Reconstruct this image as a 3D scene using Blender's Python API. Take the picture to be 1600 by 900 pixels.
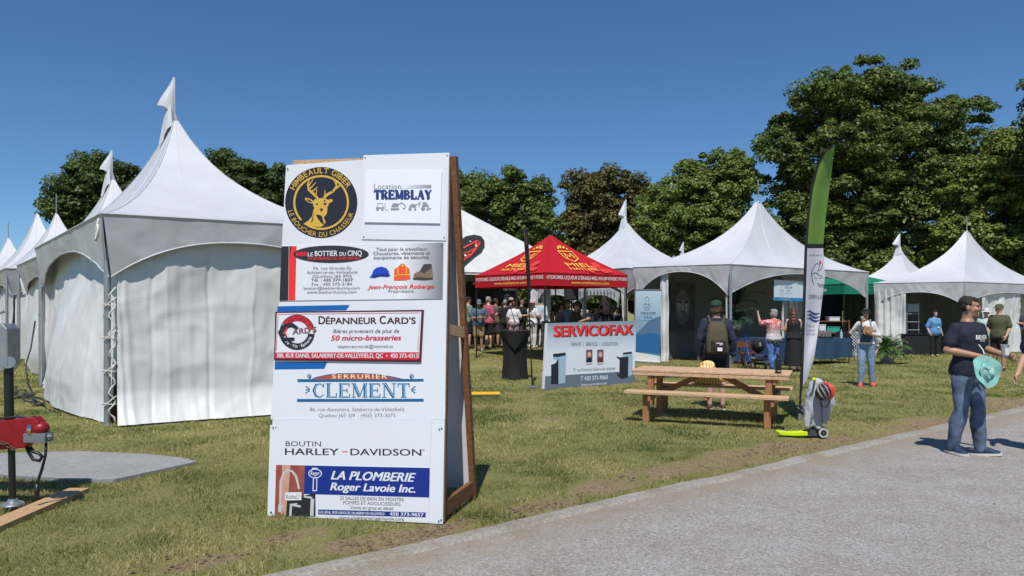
import bpy, bmesh, math, random
import numpy as np
from mathutils import Vector, Matrix, noise
R = math.radians
V = Vector
SC = bpy.context.scene
for o in list(bpy.data.objects):
    bpy.data.objects.remove(o)
# ------------------------------------------------------------------ camera, sky, sun, exposure
FPX, EYE, HX, HY = 1142.0, 1.65, 800.0, 484.0      # focal length in photo pixels, eye height, horizon
cam_d = bpy.data.cameras.new("camera")
cam = bpy.data.objects.new("camera", cam_d)
SC.collection.objects.link(cam)
SC.camera = cam
cam.location = (0, 0, EYE)
cam.rotation_euler = (R(90), 0, 0)
cam_d.sensor_width = 36
cam_d.lens = 36 * FPX / 1600
cam_d.shift_y = (HY - 450) / 1600
cam_d.clip_start = 0.05
cam_d.clip_end = 3000
SUN_EL, SUN_AZ = R(59.0), math.atan2(-0.125, -0.992)     # behind the camera, a little to its left
world = bpy.data.worlds.new("World")
SC.world = world
world.use_nodes = True
wn = world.node_tree
sky = wn.nodes.new("ShaderNodeTexSky")
sky.sky_type = 'NISHITA'
sky.sun_disc = False
sky.sun_elevation = SUN_EL
sky.sun_rotation = SUN_AZ
sky.altitude = 1200
sky.air_density = 1.0
sky.dust_density = 0.0
sky.ozone_density = 6.0
bg = wn.nodes["Background"]
bg.inputs["Strength"].default_value = 0.095
tint = wn.nodes.new("ShaderNodeMix")
tint.data_type = 'RGBA'
tint.blend_type = 'MULTIPLY'
tint.inputs[0].default_value = 1
tint.inputs[7].default_value = (0.66, 0.86, 0.97, 1)
wn.links.new(sky.outputs[0], tint.inputs[6])
wn.links.new(tint.outputs[2], bg.inputs["Color"])
sun_d = bpy.data.lights.new("sun", 'SUN')
sun_d.energy = 4.2
sun_d.angle = R(0.53)
sun_d.color = (1.0, 0.96, 0.90)
sun = bpy.data.objects.new("sun", sun_d)
SC.collection.objects.link(sun)
sdir = V((math.sin(SUN_AZ) * math.cos(SUN_EL), math.cos(SUN_AZ) * math.cos(SUN_EL), math.sin(SUN_EL)))
sun.rotation_euler = sdir.to_track_quat('Z', 'Y').to_euler()
sun.location = sdir * 60
SC.view_settings.view_transform = 'Standard'
SC.view_settings.look = 'None'
SC.view_settings.gamma = 1
SC.view_settings.exposure = 0.12
SC.view_settings.use_curve_mapping = False
SC.render.engine = 'CYCLES'
SC.cycles.max_bounces = 6
SC.cycles.diffuse_bounces = 3
SC.cycles.glossy_bounces = 2
SC.cycles.transparent_max_bounces = 6
SC.cycles.transmission_bounces = 4
SC.cycles.use_denoising = True
random.seed(7)
RNG = np.random.default_rng(11)
# ------------------------------------------------------------------ helpers
def sst(a, b, x):
    t = min(1, max(0, (x - a) / (b - a)))
    return t * t * (3 - 2 * t)
def gz(x, y):                      # gentle rise of the lawn towards the bar tents
    return 0.30 * sst(20, 27, y) * sst(5.0, 0.5, x) * sst(-9, -5, x)
def G(px, py):                     # flat-ground point seen at a photo pixel
    d = FPX * EYE / (py - HY)
    return V(((px - HX) / FPX * d, d, 0))
def P(px, py, d):
    return V(((px - HX) / FPX * d, d, EYE + (HY - py) / FPX * d))
def at(px, d):
    x = (px - HX) / FPX * d
    return V((x, d, gz(x, d)))
def S(r, g, b):
    def f(c):
        c /= 255.0
        return c / 12.92 if c <= 0.04045 else ((c + 0.055) / 1.055) ** 2.4
    return (f(r), f(g), f(b))
def rot2(a):
    return Matrix.Rotation(a, 4, 'Z')
MATS = {}
def M(name, col, rough=0.6, var=0.0, vs=6.0, bump=0.0, bs=40.0, metal=0.0, spec=0.5, trans=0.0, stretch=None, sheen=0.0):
    if name in MATS:
        return MATS[name]
    m = bpy.data.materials.new(name)
    m.use_nodes = True
    nt = m.node_tree
    N, L = nt.nodes, nt.links
    b = N["Principled BSDF"]
    b.inputs["Base Color"].default_value = (*col, 1)
    b.inputs["Roughness"].default_value = rough
    b.inputs["Metallic"].default_value = metal
    b.inputs["Specular IOR Level"].default_value = spec
    if sheen:
        b.inputs["Sheen Weight"].default_value = sheen
    tc = N.new("ShaderNodeTexCoord")
    vec = tc.outputs["Object"]
    if stretch:
        mp = N.new("ShaderNodeMapping")
        mp.inputs["Scale"].default_value = stretch
        L.new(vec, mp.inputs[0])
        vec = mp.outputs[0]
    if var:
        nz = N.new("ShaderNodeTexNoise")
        nz.inputs["Scale"].default_value = vs
        nz.inputs["Detail"].default_value = 5
        L.new(vec, nz.inputs["Vector"])
        rp = N.new("ShaderNodeMapRange")
        rp.inputs[1].default_value = 0.3
        rp.inputs[2].default_value = 0.7
        rp.inputs[3].default_value = 1 - var
        rp.inputs[4].default_value = 1 + var * 0.6
        L.new(nz.outputs["Fac"], rp.inputs[0])
        mx = N.new("ShaderNodeVectorMath")
        mx.operation = 'SCALE'
        mx.inputs[0].default_value = col
        L.new(rp.outputs[0], mx.inputs["Scale"])
        L.new(mx.outputs[0], b.inputs["Base Color"])
    if bump:
        n2 = N.new("ShaderNodeTexNoise")
        n2.inputs["Scale"].default_value = bs
        n2.inputs["Detail"].default_value = 4
        L.new(vec, n2.inputs["Vector"])
        bp = N.new("ShaderNodeBump")
        bp.inputs["Strength"].default_value = bump
        bp.inputs["Distance"].default_value = 0.02
        L.new(n2.outputs["Fac"], bp.inputs["Height"])
        L.new(bp.outputs[0], b.inputs["Normal"])
    if trans:
        tr = N.new("ShaderNodeBsdfTranslucent")
        tr.inputs["Color"].default_value = (*col, 1)
        ms = N.new("ShaderNodeMixShader")
        ms.inputs[0].default_value = trans
        L.new(b.outputs[0], ms.inputs[1])
        L.new(tr.outputs[0], ms.inputs[2])
        L.new(ms.outputs[0], N["Material Output"].inputs["Surface"])
    MATS[name] = m
    return m
def put(o, parent=None):
    SC.collection.objects.link(o)
    if parent is not None:
        o.parent = parent
    return o
def tag(o, label=None, cat=None, group=None, kind=None):
    if label: o["label"] = label
    if cat: o["category"] = cat
    if group: o["group"] = group
    if kind: o["kind"] = kind
    return o
def thing(name, label, cat, loc=(0, 0, 0), rz=0.0, group=None, mtx=None):
    o = bpy.data.objects.new(name, None)
    o.empty_display_size = 0.2
    put(o)
    o.matrix_basis = mtx if mtx is not None else Matrix.Translation(V(loc)) @ rot2(rz)
    return tag(o, label, cat, group)
def root_of(o):
    while o.parent is not None:
        o = o.parent
    return o
class MB:
    def __init__(s):
        s.v, s.f, s.mi, s.k = [], [], [], 0
    def slot(s, k):
        s.k = k
        return s
    def add(s, vs, fs):
        n = len(s.v)
        s.v.extend([V(p) for p in vs])
        for f in fs:
            s.f.append([i + n for i in f])
            s.mi.append(s.k)
        return s
    def box(s, c, d, rm=None):
        c = V(c)
        x, y, z = d[0] / 2, d[1] / 2, d[2] / 2
        vs = [V((a * x, b * y, e * z)) for a in (-1, 1) for b in (-1, 1) for e in (-1, 1)]
        if rm is not None:
            vs = [rm @ p for p in vs]
        return s.add([c + p for p in vs], [(0, 1, 3, 2), (4, 6, 7, 5), (0, 4, 5, 1), (2, 3, 7, 6), (0, 2, 6, 4), (1, 5, 7, 3)])
    def beam(s, p0, p1, w, h, up=(0, 0, 1)):
        p0, p1 = V(p0), V(p1)
        t = (p1 - p0).normalized()
        u = V(up)
        sd = t.cross(u)
        if sd.length < 1e-4:
            sd = t.cross(V((1, 0, 0)))
        sd.normalize()
        u = sd.cross(t).normalized()
        a, b = sd * w / 2, u * h / 2
        vs = [p0 - a - b, p0 + a - b, p0 + a + b, p0 - a + b, p1 - a - b, p1 + a - b, p1 + a + b, p1 - a + b]
        return s.add(vs, [(3, 2, 1, 0), (4, 5, 6, 7), (0, 1, 5, 4), (1, 2, 6, 5), (2, 3, 7, 6), (3, 0, 4, 7)])
    def tube(s, pts, rad, n=8, cap=True, flat=None):
        pts = [V(p) for p in pts]
        if not hasattr(rad, '__len__'):
            rad = [rad] * len(pts)
        vs, fs = [], []
        prev = None
        for i, p in enumerate(pts):
            t = (pts[min(i + 1, len(pts) - 1)] - pts[max(i - 1, 0)])
            if t.length < 1e-9:
                t = V((0, 0, 1))
            t.normalize()
            if prev is None:
                a = t.cross(V((0, 0, 1)))
                if a.length < 1e-3:
                    a = t.cross(V((0, 1, 0)))
            else:
                a = prev - t * prev.dot(t)
            a.normalize()
            prev = a
            b = t.cross(a)
            for k in range(n):
                an = 2 * math.pi * k / n
                vs.append(p + (a * math.cos(an) + b * math.sin(an)) * rad[i])
        for i in range(len(pts) - 1):
            for k in range(n):
                fs.append((i * n + k, i * n + (k + 1) % n, (i + 1) * n + (k + 1) % n, (i + 1) * n + k))
        if cap:
            fs.append(tuple(reversed(range(n))))
            fs.append(tuple(range((len(pts) - 1) * n, len(pts) * n)))
        return s.add(vs, fs)
    def cyl(s, p0, p1, r0, r1=None, n=12):
        return s.tube([p0, p1], [r0, r0 if r1 is None else r1], n)
    def ell(s, c, r, n=12, m=8, rm=None):
        c = V(c)
        if not hasattr(r, '__len__'):
            r = (r, r, r)
        vs, fs = [], []
        for j in range(1, m):
            th = math.pi * j / m
            for k in range(n):
                ph = 2 * math.pi * k / n
                p = V((r[0] * math.sin(th) * math.cos(ph), r[1] * math.sin(th) * math.sin(ph), r[2] * math.cos(th)))
                vs.append(c + (rm @ p if rm is not None else p))
        p = V((0, 0, r[2]))
        if rm is not None: p = rm @ p
        vs.append(c + p)
        vs.append(c - p)
        T, B = len(vs) - 2, len(vs) - 1
        for j in range(m - 2):
            for k in range(n):
                fs.append((j * n + k, (j + 1) * n + k, (j + 1) * n + (k + 1) % n, j * n + (k + 1) % n))
        for k in range(n):
            fs.append((T, k, (k + 1) % n))
            fs.append((B, (m - 2) * n + (k + 1) % n, (m - 2) * n + k))
        return s.add(vs, fs)
    def rings(s, rs, cap=True):
        n = len(rs[0])
        vs = [p for r in rs for p in r]
        fs = []
        for i in range(len(rs) - 1):
            for k in range(n):
                fs.append((i * n + k, i * n + (k + 1) % n, (i + 1) * n + (k + 1) % n, (i + 1) * n + k))
        if cap:
            fs.append(tuple(reversed(range(n))))
            fs.append(tuple(range((len(rs) - 1) * n, len(rs) * n)))
        return s.add(vs, fs)
    def lathe(s, c, prof, n=16):
        c = V(c)
        return s.rings([[c + V((r * math.cos(2 * math.pi * k / n), r * math.sin(2 * math.pi * k / n), z)) for k in range(n)] for r, z in prof])
    def grid(s, fn, nu, nv):
        vs = [fn(i / nu, j / nv) for j in range(nv + 1) for i in range(nu + 1)]
        w = nu + 1
        return s.add(vs, [(j * w + i, j * w + i + 1, (j + 1) * w + i + 1, (j + 1) * w + i) for j in range(nv) for i in range(nu)])
    def prism(s, pts, off):
        n = len(pts)
        pts = [V(p) for p in pts]
        off = V(off)
        fs = [tuple(range(n)), tuple(reversed(range(n, 2 * n)))]
        fs += [(i, n + i, n + (i + 1) % n, (i + 1) % n) for i in range(n)]
        return s.add(pts + [p + off for p in pts], fs)
    def mesh(s, name):
        me = bpy.data.meshes.new(name)
        me.from_pydata([tuple(p) for p in s.v], [], s.f)
        return me
    def build(s, name, mats, parent=None, smooth=False, local=False, fix=True, sharp=None):
        if parent is not None and not local:
            inv = root_of(parent).matrix_basis.inverted()
            s.v = [inv @ p for p in s.v]
        me = s.mesh(name)
        if fix:
            bm = bmesh.new()
            bm.from_mesh(me)
            bmesh.ops.recalc_face_normals(bm, faces=bm.faces)
            bm.to_mesh(me)
            bm.free()
        return finish(me, name, mats, parent, smooth, s.mi, sharp)
def finish(me, name, mats, parent=None, smooth=False, mi=None, sharp=None):
    if not isinstance(mats, (list, tuple)):
        mats = [mats]
    for m in mats:
        me.materials.append(m)
    if len(mats) > 1 and mi is not None:
        me.polygons.foreach_set("material_index", mi)
    if smooth:
        me.polygons.foreach_set("use_smooth", [True] * len(me.polygons))
        if sharp:
            me.set_sharp_from_angle(angle=R(sharp))
    me.update()
    return put(bpy.data.objects.new(name, me), parent)
def npmesh(name, verts, faces_n, k, mat, parent=None):
    """verts (n,3) numpy; faces (m,k) numpy of equal size k"""
    me = bpy.data.meshes.new(name)
    m = len(faces_n)
    me.vertices.add(len(verts))
    me.vertices.foreach_set("co", verts.astype(np.float32).ravel())
    me.loops.add(m * k)
    me.loops.foreach_set("vertex_index", faces_n.astype(np.int32).ravel())
    me.polygons.add(m)
    me.polygons.foreach_set("loop_start", np.arange(0, m * k, k, dtype=np.int32))
    me.update(calc_edges=True)
    me.validate()
    me.materials.append(mat)
    return put(bpy.data.objects.new(name, me), parent)
# a small scratch scene in which text and blended bodies are turned into plain meshes
TS = bpy.data.scenes.new("scratch")
def bake(ob):
    TS.collection.objects.link(ob)
    vl = TS.view_layers[0]
    vl.update()
    dg = vl.depsgraph
    dg.update()
    me = bpy.data.meshes.new_from_object(ob.evaluated_get(dg), depsgraph=dg)
    d = ob.data
    bpy.data.objects.remove(ob)
    if isinstance(d, bpy.types.Curve): bpy.data.curves.remove(d)
    else: bpy.data.meshes.remove(d)
    return me
def blend(mb, vox, smooth=4, wr=0.0, wf=9.0, seed=0, zs=1.0):
    """union of overlapping closed shapes as one continuous surface"""
    ob = bpy.data.objects.new("tmp", mb.mesh("tmp"))
    rm = ob.modifiers.new("r", 'REMESH')
    rm.mode = 'VOXEL'
    rm.voxel_size = vox
    if smooth:
        sm = ob.modifiers.new("s", 'SMOOTH')
        sm.factor = 0.5
        sm.iterations = smooth
    me = bake(ob)
    if wr:
        off = V((seed * 3.1, seed * 1.7, seed * 2.3))
        nr = [v.normal.copy() for v in me.vertices]
        for v, n in zip(me.vertices, nr):
            q = V((v.co.x * wf, v.co.y * wf, v.co.z * wf * zs)) + off
            v.co += n * wr * (noise.noise(q) + 0.5 * noise.noise(q * 2.3))
    return me
GLY = {}
def glyphs(s, bold=0.0, shear=0.0, space=1.0):
    key = (s, bold, shear, space)
    if key not in GLY:
        cu = bpy.data.curves.new("t", 'FONT')
        cu.body = s
        cu.size = 1.0
        cu.offset = bold
        cu.shear = shear
        cu.space_character = space
        cu.resolution_u = 3
        cu.fill_mode = 'BOTH' if False else 'FRONT'
        me = bake(bpy.data.objects.new("t", cu))
        co = [(v.co.x, v.co.y) for v in me.vertices]
        fs = [tuple(p.vertices) for p in me.polygons]
        bpy.data.meshes.remove(me)
        GLY[key] = (co, fs)
    return GLY[key]
CAPH = None
def cap_h():
    global CAPH
    if CAPH is None:
        co, _ = glyphs("H")
        CAPH = max(c[1] for c in co) - min(c[1] for c in co)
    return CAPH
class Board:
    """a flat sign standing at bl-br on the ground and leaning back; maps photo pixels to its own plane"""
    def __init__(s, bl, br, lean):
        s.o = V(bl)
        s.U = (V(br) - V(bl)).normalized()
        back = V((0, 0, 1)).cross(s.U).normalized()
        s.W = (V((0, 0, 1)) * math.cos(lean) + back * math.sin(lean)).normalized()
        s.W = (s.W - s.U * s.W.dot(s.U)).normalized()
        s.N = s.U.cross(s.W).normalized()            # towards the viewer
        s.mtx = Matrix(((s.U.x, s.W.x, s.N.x, s.o.x), (s.U.y, s.W.y, s.N.y, s.o.y), (s.U.z, s.W.z, s.N.z, s.o.z), (0, 0, 0, 1)))
    def uv(s, px, py):
        c = V((0, 0, EYE))
        r = V(((px - HX) / FPX, 1, (HY - py) / FPX))
        t = (s.o - c).dot(s.N) / r.dot(s.N)
        q = c + r * t - s.o
        return V((q.dot(s.U), q.dot(s.W)))
    def w(s, px, py, n=0.0):
        q = s.uv(px, py)
        return V((q.x, q.y, n))
    def plate(s, name, pts, n0, n1, mat, parent):
        mb = MB()
        a = [s.w(x, y, n0) for x, y in pts]
        mb.prism(a, (0, 0, n1 - n0))
        return mb.build(name, mat, parent, local=True)
    def shape(s, name, polys, n, mat, parent):
        mb = MB()
        for pl in polys:
            if isinstance(pl, tuple):
                k, pl = pl
                mb.slot(k)
            lv = n + 0.00013 * (len(mb.f) % 7)
            mb.add([s.w(x, y, lv) for x, y in pl], [tuple(range(len(pl)))])
        return mb.build(name, mat, parent, local=True)
    def strokes(s, name, lines, n, mat, parent):
        """lines: (width px, [(x,y)...]) as flat ribbons"""
        polys = []
        for wd, pts in lines:
            polys += ribbon(wd, pts)
        return s.shape(name, polys, n, mat, parent)
    def text(s, name, st, x0, x1, yb, h, n, mat, parent, y1=None, bold=0.0, shear=0.0, space=1.0):
        """fit the text between x0 and x1 on the baseline yb (y1 at its right end), capital height h, all in photo pixels"""
        co, fs = glyphs(st, 0.0, shear, space)
        mnx, mxx = min(c[0] for c in co), max(c[0] for c in co)
        y1 = yb if y1 is None else y1
        o = s.uv(x0, yb)
        ex = (s.uv(x1, y1) - o) / (mxx - mnx)
        ey = (s.uv(x0, yb - h) - o) / cap_h()
        mb = MB()
        b = bold * .8
        for k, (bx, by) in enumerate(((-b, -b * .4), (b, -b * .4), (-b, b * .4), (b, b * .4)) if bold > .006 else ((0, 0),)):
            vs = []
            for cx, cy in co:
                q = o + ex * (cx - mnx + bx) + ey * (cy + by)
                vs.append(V((q.x, q.y, n + .00012 * k)))
            mb.add(vs, fs)
        return mb.build(name, mat, parent, local=True, fix=False)
    def arc_text(s, name, st, cx, cy, r, a0, a1, h, n, mat, parent, bold=0.0, inward=False):
        """letters round a circle; a0..a1 degrees, clockwise from the top"""
        adv = []
        for ch in st:
            if ch == ' ':
                adv.append((None, 0.32, 0))
                continue
            co, fs = glyphs(ch, bold)
            a, b = min(c[0] for c in co), max(c[0] for c in co)
            adv.append(((co, fs), b - a + 0.12, a))
        tot = sum(x[1] for x in adv)
        mb = MB()
        pos = 0
        for g, w, a in adv:
            if g:
                mid = (pos + w / 2) / tot
                an = R(a0 + (a1 - a0) * mid)
                sc = h / cap_h()
                sx = abs(R(a1 - a0)) * r / tot
                vs = []
                for gx, gy in g[0]:
                    lx, ly = (gx - a - (w - 0.12) / 2) * sx, (gy - cap_h() / 2) * sc
                    if inward:
                        rr, da = r - ly, -lx / r
                    else:
                        rr, da = r + ly, lx / r
                    q = an + da
                    vs.append(s.w(cx + rr * math.sin(q), cy - rr * math.cos(q), n))
                mb.add(vs, g[1])
            pos += w
        return mb.build(name, mat, parent, local=True, fix=False)
def ribbon(wd, pts):
    out = []
    if not hasattr(wd, '__len__'):
        wd = [wd] * len(pts)
    L = []
    for i, p in enumerate(pts):
        a, b = pts[max(i - 1, 0)], pts[min(i + 1, len(pts) - 1)]
        dx, dy = b[0] - a[0], b[1] - a[1]
        l = math.hypot(dx, dy) or 1
        nx, ny = -dy / l * wd[i] / 2, dx / l * wd[i] / 2
        L.append(((p[0] + nx, p[1] + ny), (p[0] - nx, p[1] - ny)))
    for i in range(len(L) - 1):
        out.append([L[i][0], L[i + 1][0], L[i + 1][1], L[i][1]])
    return out
def circ(cx, cy, rx, ry=None, n=36, a0=0, a1=360):
    ry = rx if ry is None else ry
    full = abs(a1 - a0) >= 360
    m = n if full else n + 1
    return [(cx + rx * math.sin(R(a0 + (a1 - a0) * i / n)), cy - ry * math.cos(R(a0 + (a1 - a0) * i / n))) for i in range(m)]
# ------------------------------------------------------------------ ground, path, kerb, slab
ED0, EDT, EDN = V((-0.10, 5.57, 0)), V((0.79, 0.613, 0)).normalized(), V((-0.613, 0.79, 0)).normalized()
def edge_wob(a):
    return 0.05 * noise.noise(V((a * 0.55, 3.3, 0))) + 0.025 * noise.noise(V((a * 2.1, 7.1, 0)))
def dk(x, y):                                             # metres onto the lawn from the path edge
    q = V((x, y, 0)) - ED0
    return q.dot(EDN) - edge_wob(q.dot(EDT))
def dk_np(X, Y):
    return (X - ED0.x) * EDN.x + (Y - ED0.y) * EDN.y
SLAB = [G(*p) for p in [(-160, 716), (0, 712.5), (132, 709.5), (227, 714), (285, 720), (308, 726), (264, 736), (178, 754.5), (113, 754), (0, 747), (-160, 741)]]
SPOTS = [(G(1150, 715), 1.1, 0.42), (G(1290, 690), 1.2, .45), (G(1030, 738), .9, .3), (G(1210, 700), .8, .3), (G(1450, 664), 1.8, .55), (G(640, 838), .5, .22), (G(1580, 630), 2.0, .7), (G(560, 850), .45, .2),
         (G(470, 838), .3, .2), (G(300, 880), .45, .22), (G(850, 790), .5, .2), (G(940, 762), .5, .25),
         (G(700, 825), .3, .15), (G(862, 655), .35, .22)]
def wear(x, y):
    d = dk(x, y)
    w = max(0.0, 1 - d / 0.45) * 0.34
    for c, rx, ry in SPOTS:
        q = V((x, y, 0)) - c
        a, b = q.dot(EDT) / rx, q.dot(EDN) / ry
        w += max(0, 1.05 - a * a - b * b) * (0.75 + .6 * noise.noise(V((x * 4.3, y * 4.3, 9))))
    w += 0.5 * noise.noise(V((x * 1.6, y * 1.6, 0))) * (0.35 + w) + 0.75 * noise.noise(V((x * 5, y * 5, 2))) * min(1, w * 2)
    return max(0.0, min(1.0, w))
def axis(lo, hi, step, far):
    a = list(np.arange(lo, hi + 1e-6, step))
    g = step
    p, q = a[0], a[-1]
    L, Rr = [], []
    while abs(p) < far or abs(q) < far:
        g *= 1.5
        p -= g
        q += g
        L.insert(0, p)
        Rr.append(q)
    return L + a + Rr
def ground_material():
    m = bpy.data.materials.new("lawn soil")
    m.use_nodes = True
    N, L = m.node_tree.nodes, m.node_tree.links
    b = N["Principled BSDF"]
    b.inputs["Roughness"].default_value = 0.95
    b.inputs["Specular IOR Level"].default_value = 0.15
    tc = N.new("ShaderNodeTexCoord")
    def nz(sc, det=6, rough=.6):
        n = N.new("ShaderNodeTexNoise")
        n.inputs["Scale"].default_value = sc
        n.inputs["Detail"].default_value = det
        n.inputs["Roughness"].default_value = rough
        L.new(tc.outputs["Object"], n.inputs["Vector"])
        return n.outputs["Fac"]
    def ramp(fac, stops):
        r = N.new("ShaderNodeValToRGB")
        while len(r.color_ramp.elements) < len(stops):
            r.color_ramp.elements.new(0.5)
        for e, (p, c) in zip(r.color_ramp.elements, stops):
            e.position = p
            e.color = (*c, 1)
        L.new(fac, r.inputs[0])
        return r.outputs[0]
    def mix(f, a, c):
        x = N.new("ShaderNodeMix")
        x.data_type = 'RGBA'
        L.new(f, x.inputs[0])
        L.new(a, x.inputs[6])
        L.new(c, x.inputs[7])
        return x.outputs[2]
    fine = ramp(nz(38, 8, .75), [(0.32, (0.14, 0.16, 0.05)), (0.5, (0.28, 0.255, 0.09)), (0.68, (0.48, 0.41, 0.18))])
    mid = ramp(nz(1.3, 5), [(0.35, (0.14, 0.165, 0.048)), (0.62, (0.31, 0.285, 0.115))])
    fac = N.new("ShaderNodeValue")
    fac.outputs[0].default_value = 0.45
    grass = mix(fac.outputs[0], fine, mid)
    soil = ramp(nz(30, 8, .8), [(0.3, (0.14, 0.098, 0.055)), (0.5, (0.30, 0.225, 0.13)), (0.7, (0.52, 0.42, 0.25))])
    at_ = N.new("ShaderNodeAttribute")
    at_.attribute_name = "wear"
    mr = N.new("ShaderNodeMapRange")
    mr.inputs[1].default_value = 0.25
    mr.inputs[2].default_value = 0.7
    L.new(at_.outputs["Fac"], mr.inputs[0])
    L.new(mix(mr.outputs[0], grass, soil), b.inputs["Base Color"])
    bp = N.new("ShaderNodeBump")
    bp.inputs["Strength"].default_value = 0.8
    bp.inputs["Distance"].default_value = 0.05
    L.new(nz(30, 8, .8), bp.inputs["Height"])
    L.new(bp.outputs[0], b.inputs["Normal"])
    return m
xs, ys = axis(-10, 14, 0.12, 900), axis(2.5, 16, 0.12, 900)
vv, ww = [], []
for y in ys:
    for x in xs:
        z = gz(x, y)
        w = 0.0
        if -12 < x < 17 and 2 < y < 20:
            d = dk(x, y)
            if d > -0.1:
                z += (0.018 * noise.noise(V((x * 1.1, y * 1.1, 0))) + 0.02 * noise.noise(V((x * 3.3, y * 3.3, 5)))) * min(1, max(0, d / 0.5))
                w = wear(x, y)
            else:
                z -= 0.05
        elif -7.5 < dk_np(x, y) < -0.1:
            z -= 0.05
        vv.append((x, y, z))
        ww.append(w)
nx = len(xs)
ff = np.array([(j * nx + i, j * nx + i + 1, (j + 1) * nx + i + 1, (j + 1) * nx + i) for j in range(len(ys) - 1) for i in range(nx - 1)])
ground = npmesh("ground", np.array(vv), ff, 4, ground_material())
atr = ground.data.attributes.new("wear", 'FLOAT', 'POINT')
atr.data.foreach_set("value", ww)
tag(ground, kind="structure")

def path_material(name, stops, tint, sc=70):
    m = bpy.data.materials.new(name)
    m.use_nodes = True
    N, L = m.node_tree.nodes, m.node_tree.links
    b = N["Principled BSDF"]
    b.inputs["Roughness"].default_value = 0.9
    b.inputs["Specular IOR Level"].default_value = 0.25
    tc = N.new("ShaderNodeTexCoord")
    vo = N.new("ShaderNodeTexVoronoi")
    vo.inputs["Scale"].default_value = sc
    L.new(tc.outputs["Object"], vo.inputs["Vector"])
    n1 = N.new("ShaderNodeTexNoise")
    n1.inputs["Scale"].default_value = sc * 0.6
    n1.inputs["Detail"].default_value = 8
    n1.inputs["Roughness"].default_value = 0.8
    L.new(tc.outputs["Object"], n1.inputs["Vector"])
    sep = N.new("ShaderNodeSeparateColor")
    L.new(vo.outputs["Color"], sep.inputs[0])
    ad = N.new("ShaderNodeMath")
    ad.operation = 'MULTIPLY_ADD'
    L.new(sep.outputs[0], ad.inputs[0])
    ad.inputs[1].default_value = 0.35
    L.new(n1.outputs["Fac"], ad.inputs[2])
    r = N.new("ShaderNodeValToRGB")
    while len(r.color_ramp.elements) < len(stops):
        r.color_ramp.elements.new(0.5)
    for e, (p, c) in zip(r.color_ramp.elements, stops):
        e.position = p
        e.color = (*c, 1)
    L.new(ad.outputs[0], r.inputs[0])
    n2 = N.new("ShaderNodeTexNoise")
    n2.inputs["Scale"].default_value = 1.7
    n2.inputs["Detail"].default_value = 7
    n2.inputs["Roughness"].default_value = 0.65
    L.new(tc.outputs["Object"], n2.inputs["Vector"])
    mr = N.new("ShaderNodeMapRange")
    mr.inputs[1].default_value = 0.4
    mr.inputs[2].default_value = 0.68
    mr.inputs[4].default_value = 0.75
    L.new(n2.outputs["Fac"], mr.inputs[0])
    x = N.new("ShaderNodeMix")
    x.data_type = 'RGBA'
    x.blend_type = 'MULTIPLY'
    x.inputs[7].default_value = (*tint, 1)
    L.new(mr.outputs[0], x.inputs[0])
    L.new(r.outputs[0], x.inputs[6])
    L.new(x.outputs[2], b.inputs["Base Color"])
    bp = N.new("ShaderNodeBump")
    bp.inputs["Strength"].default_value = 0.7
    bp.inputs["Distance"].default_value = 0.012
    L.new(ad.outputs[0], bp.inputs["Height"])
    L.new(bp.outputs[0], b.inputs["Normal"])
    return m
PATHM = path_material("grey chip path", [(0.35, (0.15, 0.142, 0.134)), (0.6, (0.305, 0.29, 0.272)), (0.8, (0.41, 0.392, 0.37)), (0.97, (0.60, 0.575, 0.545))], (0.76, 0.72, 0.67), 88)
KERBM = path_material("worn concrete kerb", [(0.3, (0.20, 0.185, 0.16)), (0.6, (0.31, 0.29, 0.255)), (0.9, (0.41, 0.39, 0.35))], (0.66, 0.55, 0.42), 55)
SLABM = path_material("grey concrete slab", [(0.3, (0.21, 0.21, 0.215)), (0.6, (0.30, 0.30, 0.305)), (0.9, (0.36, 0.36, 0.36))], (0.80, 0.78, 0.74), 45)
def along(a, d, z):
    q = ED0 + EDT * a + EDN * d
    return V((q.x, q.y, z))
AA = list(np.arange(-9, 14, 0.12))
AA = [-400, -150, -60, -25, -14] + AA + [15, 20, 40, 80, 200, 500]
mb = MB()
def path_pt(a, t):
    d = -0.16 - t * 6.5
    return along(a, d + (edge_wob(a) if t == 0 else 0), 0.006 + 0.012 * sst(0, 2.0, t * 6.5))
rows = [0, .012, .03, .05, .08, .12, .2, .4, .7, 1]
vs, fs = [], []
for a in AA:
    for t in rows:
        vs.append(path_pt(a, t))
nr = len(rows)
for i in range(len(AA) - 1):
    for j in range(nr - 1):
        fs.append((i * nr + j, i * nr + j + 1, (i + 1) * nr + j + 1, (i + 1) * nr + j))
mb.add(vs, fs)
path = mb.build("path", PATHM, smooth=True)
ea_ = path.data.attributes.new("edge", 'FLOAT', 'POINT')
ea_.data.foreach_set("value", [max(0.0, 1 - t * 6.5 / 0.75) for a in AA for t in rows])
nt = PATHM.node_tree
bsd = nt.nodes["Principled BSDF"]
src = bsd.inputs["Base Color"].links[0].from_socket
an_ = nt.nodes.new("ShaderNodeAttribute"); an_.attribute_name = "edge"
nn = nt.nodes.new("ShaderNodeTexNoise"); nn.inputs["Scale"].default_value = 3.2; nn.inputs["Detail"].default_value = 8; nn.inputs["Roughness"].default_value = .7
tc_ = nt.nodes.new("ShaderNodeTexCoord"); nt.links.new(tc_.outputs["Object"], nn.inputs["Vector"])
ma = nt.nodes.new("ShaderNodeMath"); ma.operation = 'MULTIPLY'; nt.links.new(an_.outputs["Fac"], ma.inputs[0]); nt.links.new(nn.outputs["Fac"], ma.inputs[1])
mr_ = nt.nodes.new("ShaderNodeMapRange"); mr_.inputs[1].default_value = .12; mr_.inputs[2].default_value = .5; mr_.inputs[4].default_value = .8; nt.links.new(ma.outputs[0], mr_.inputs[0])
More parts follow.
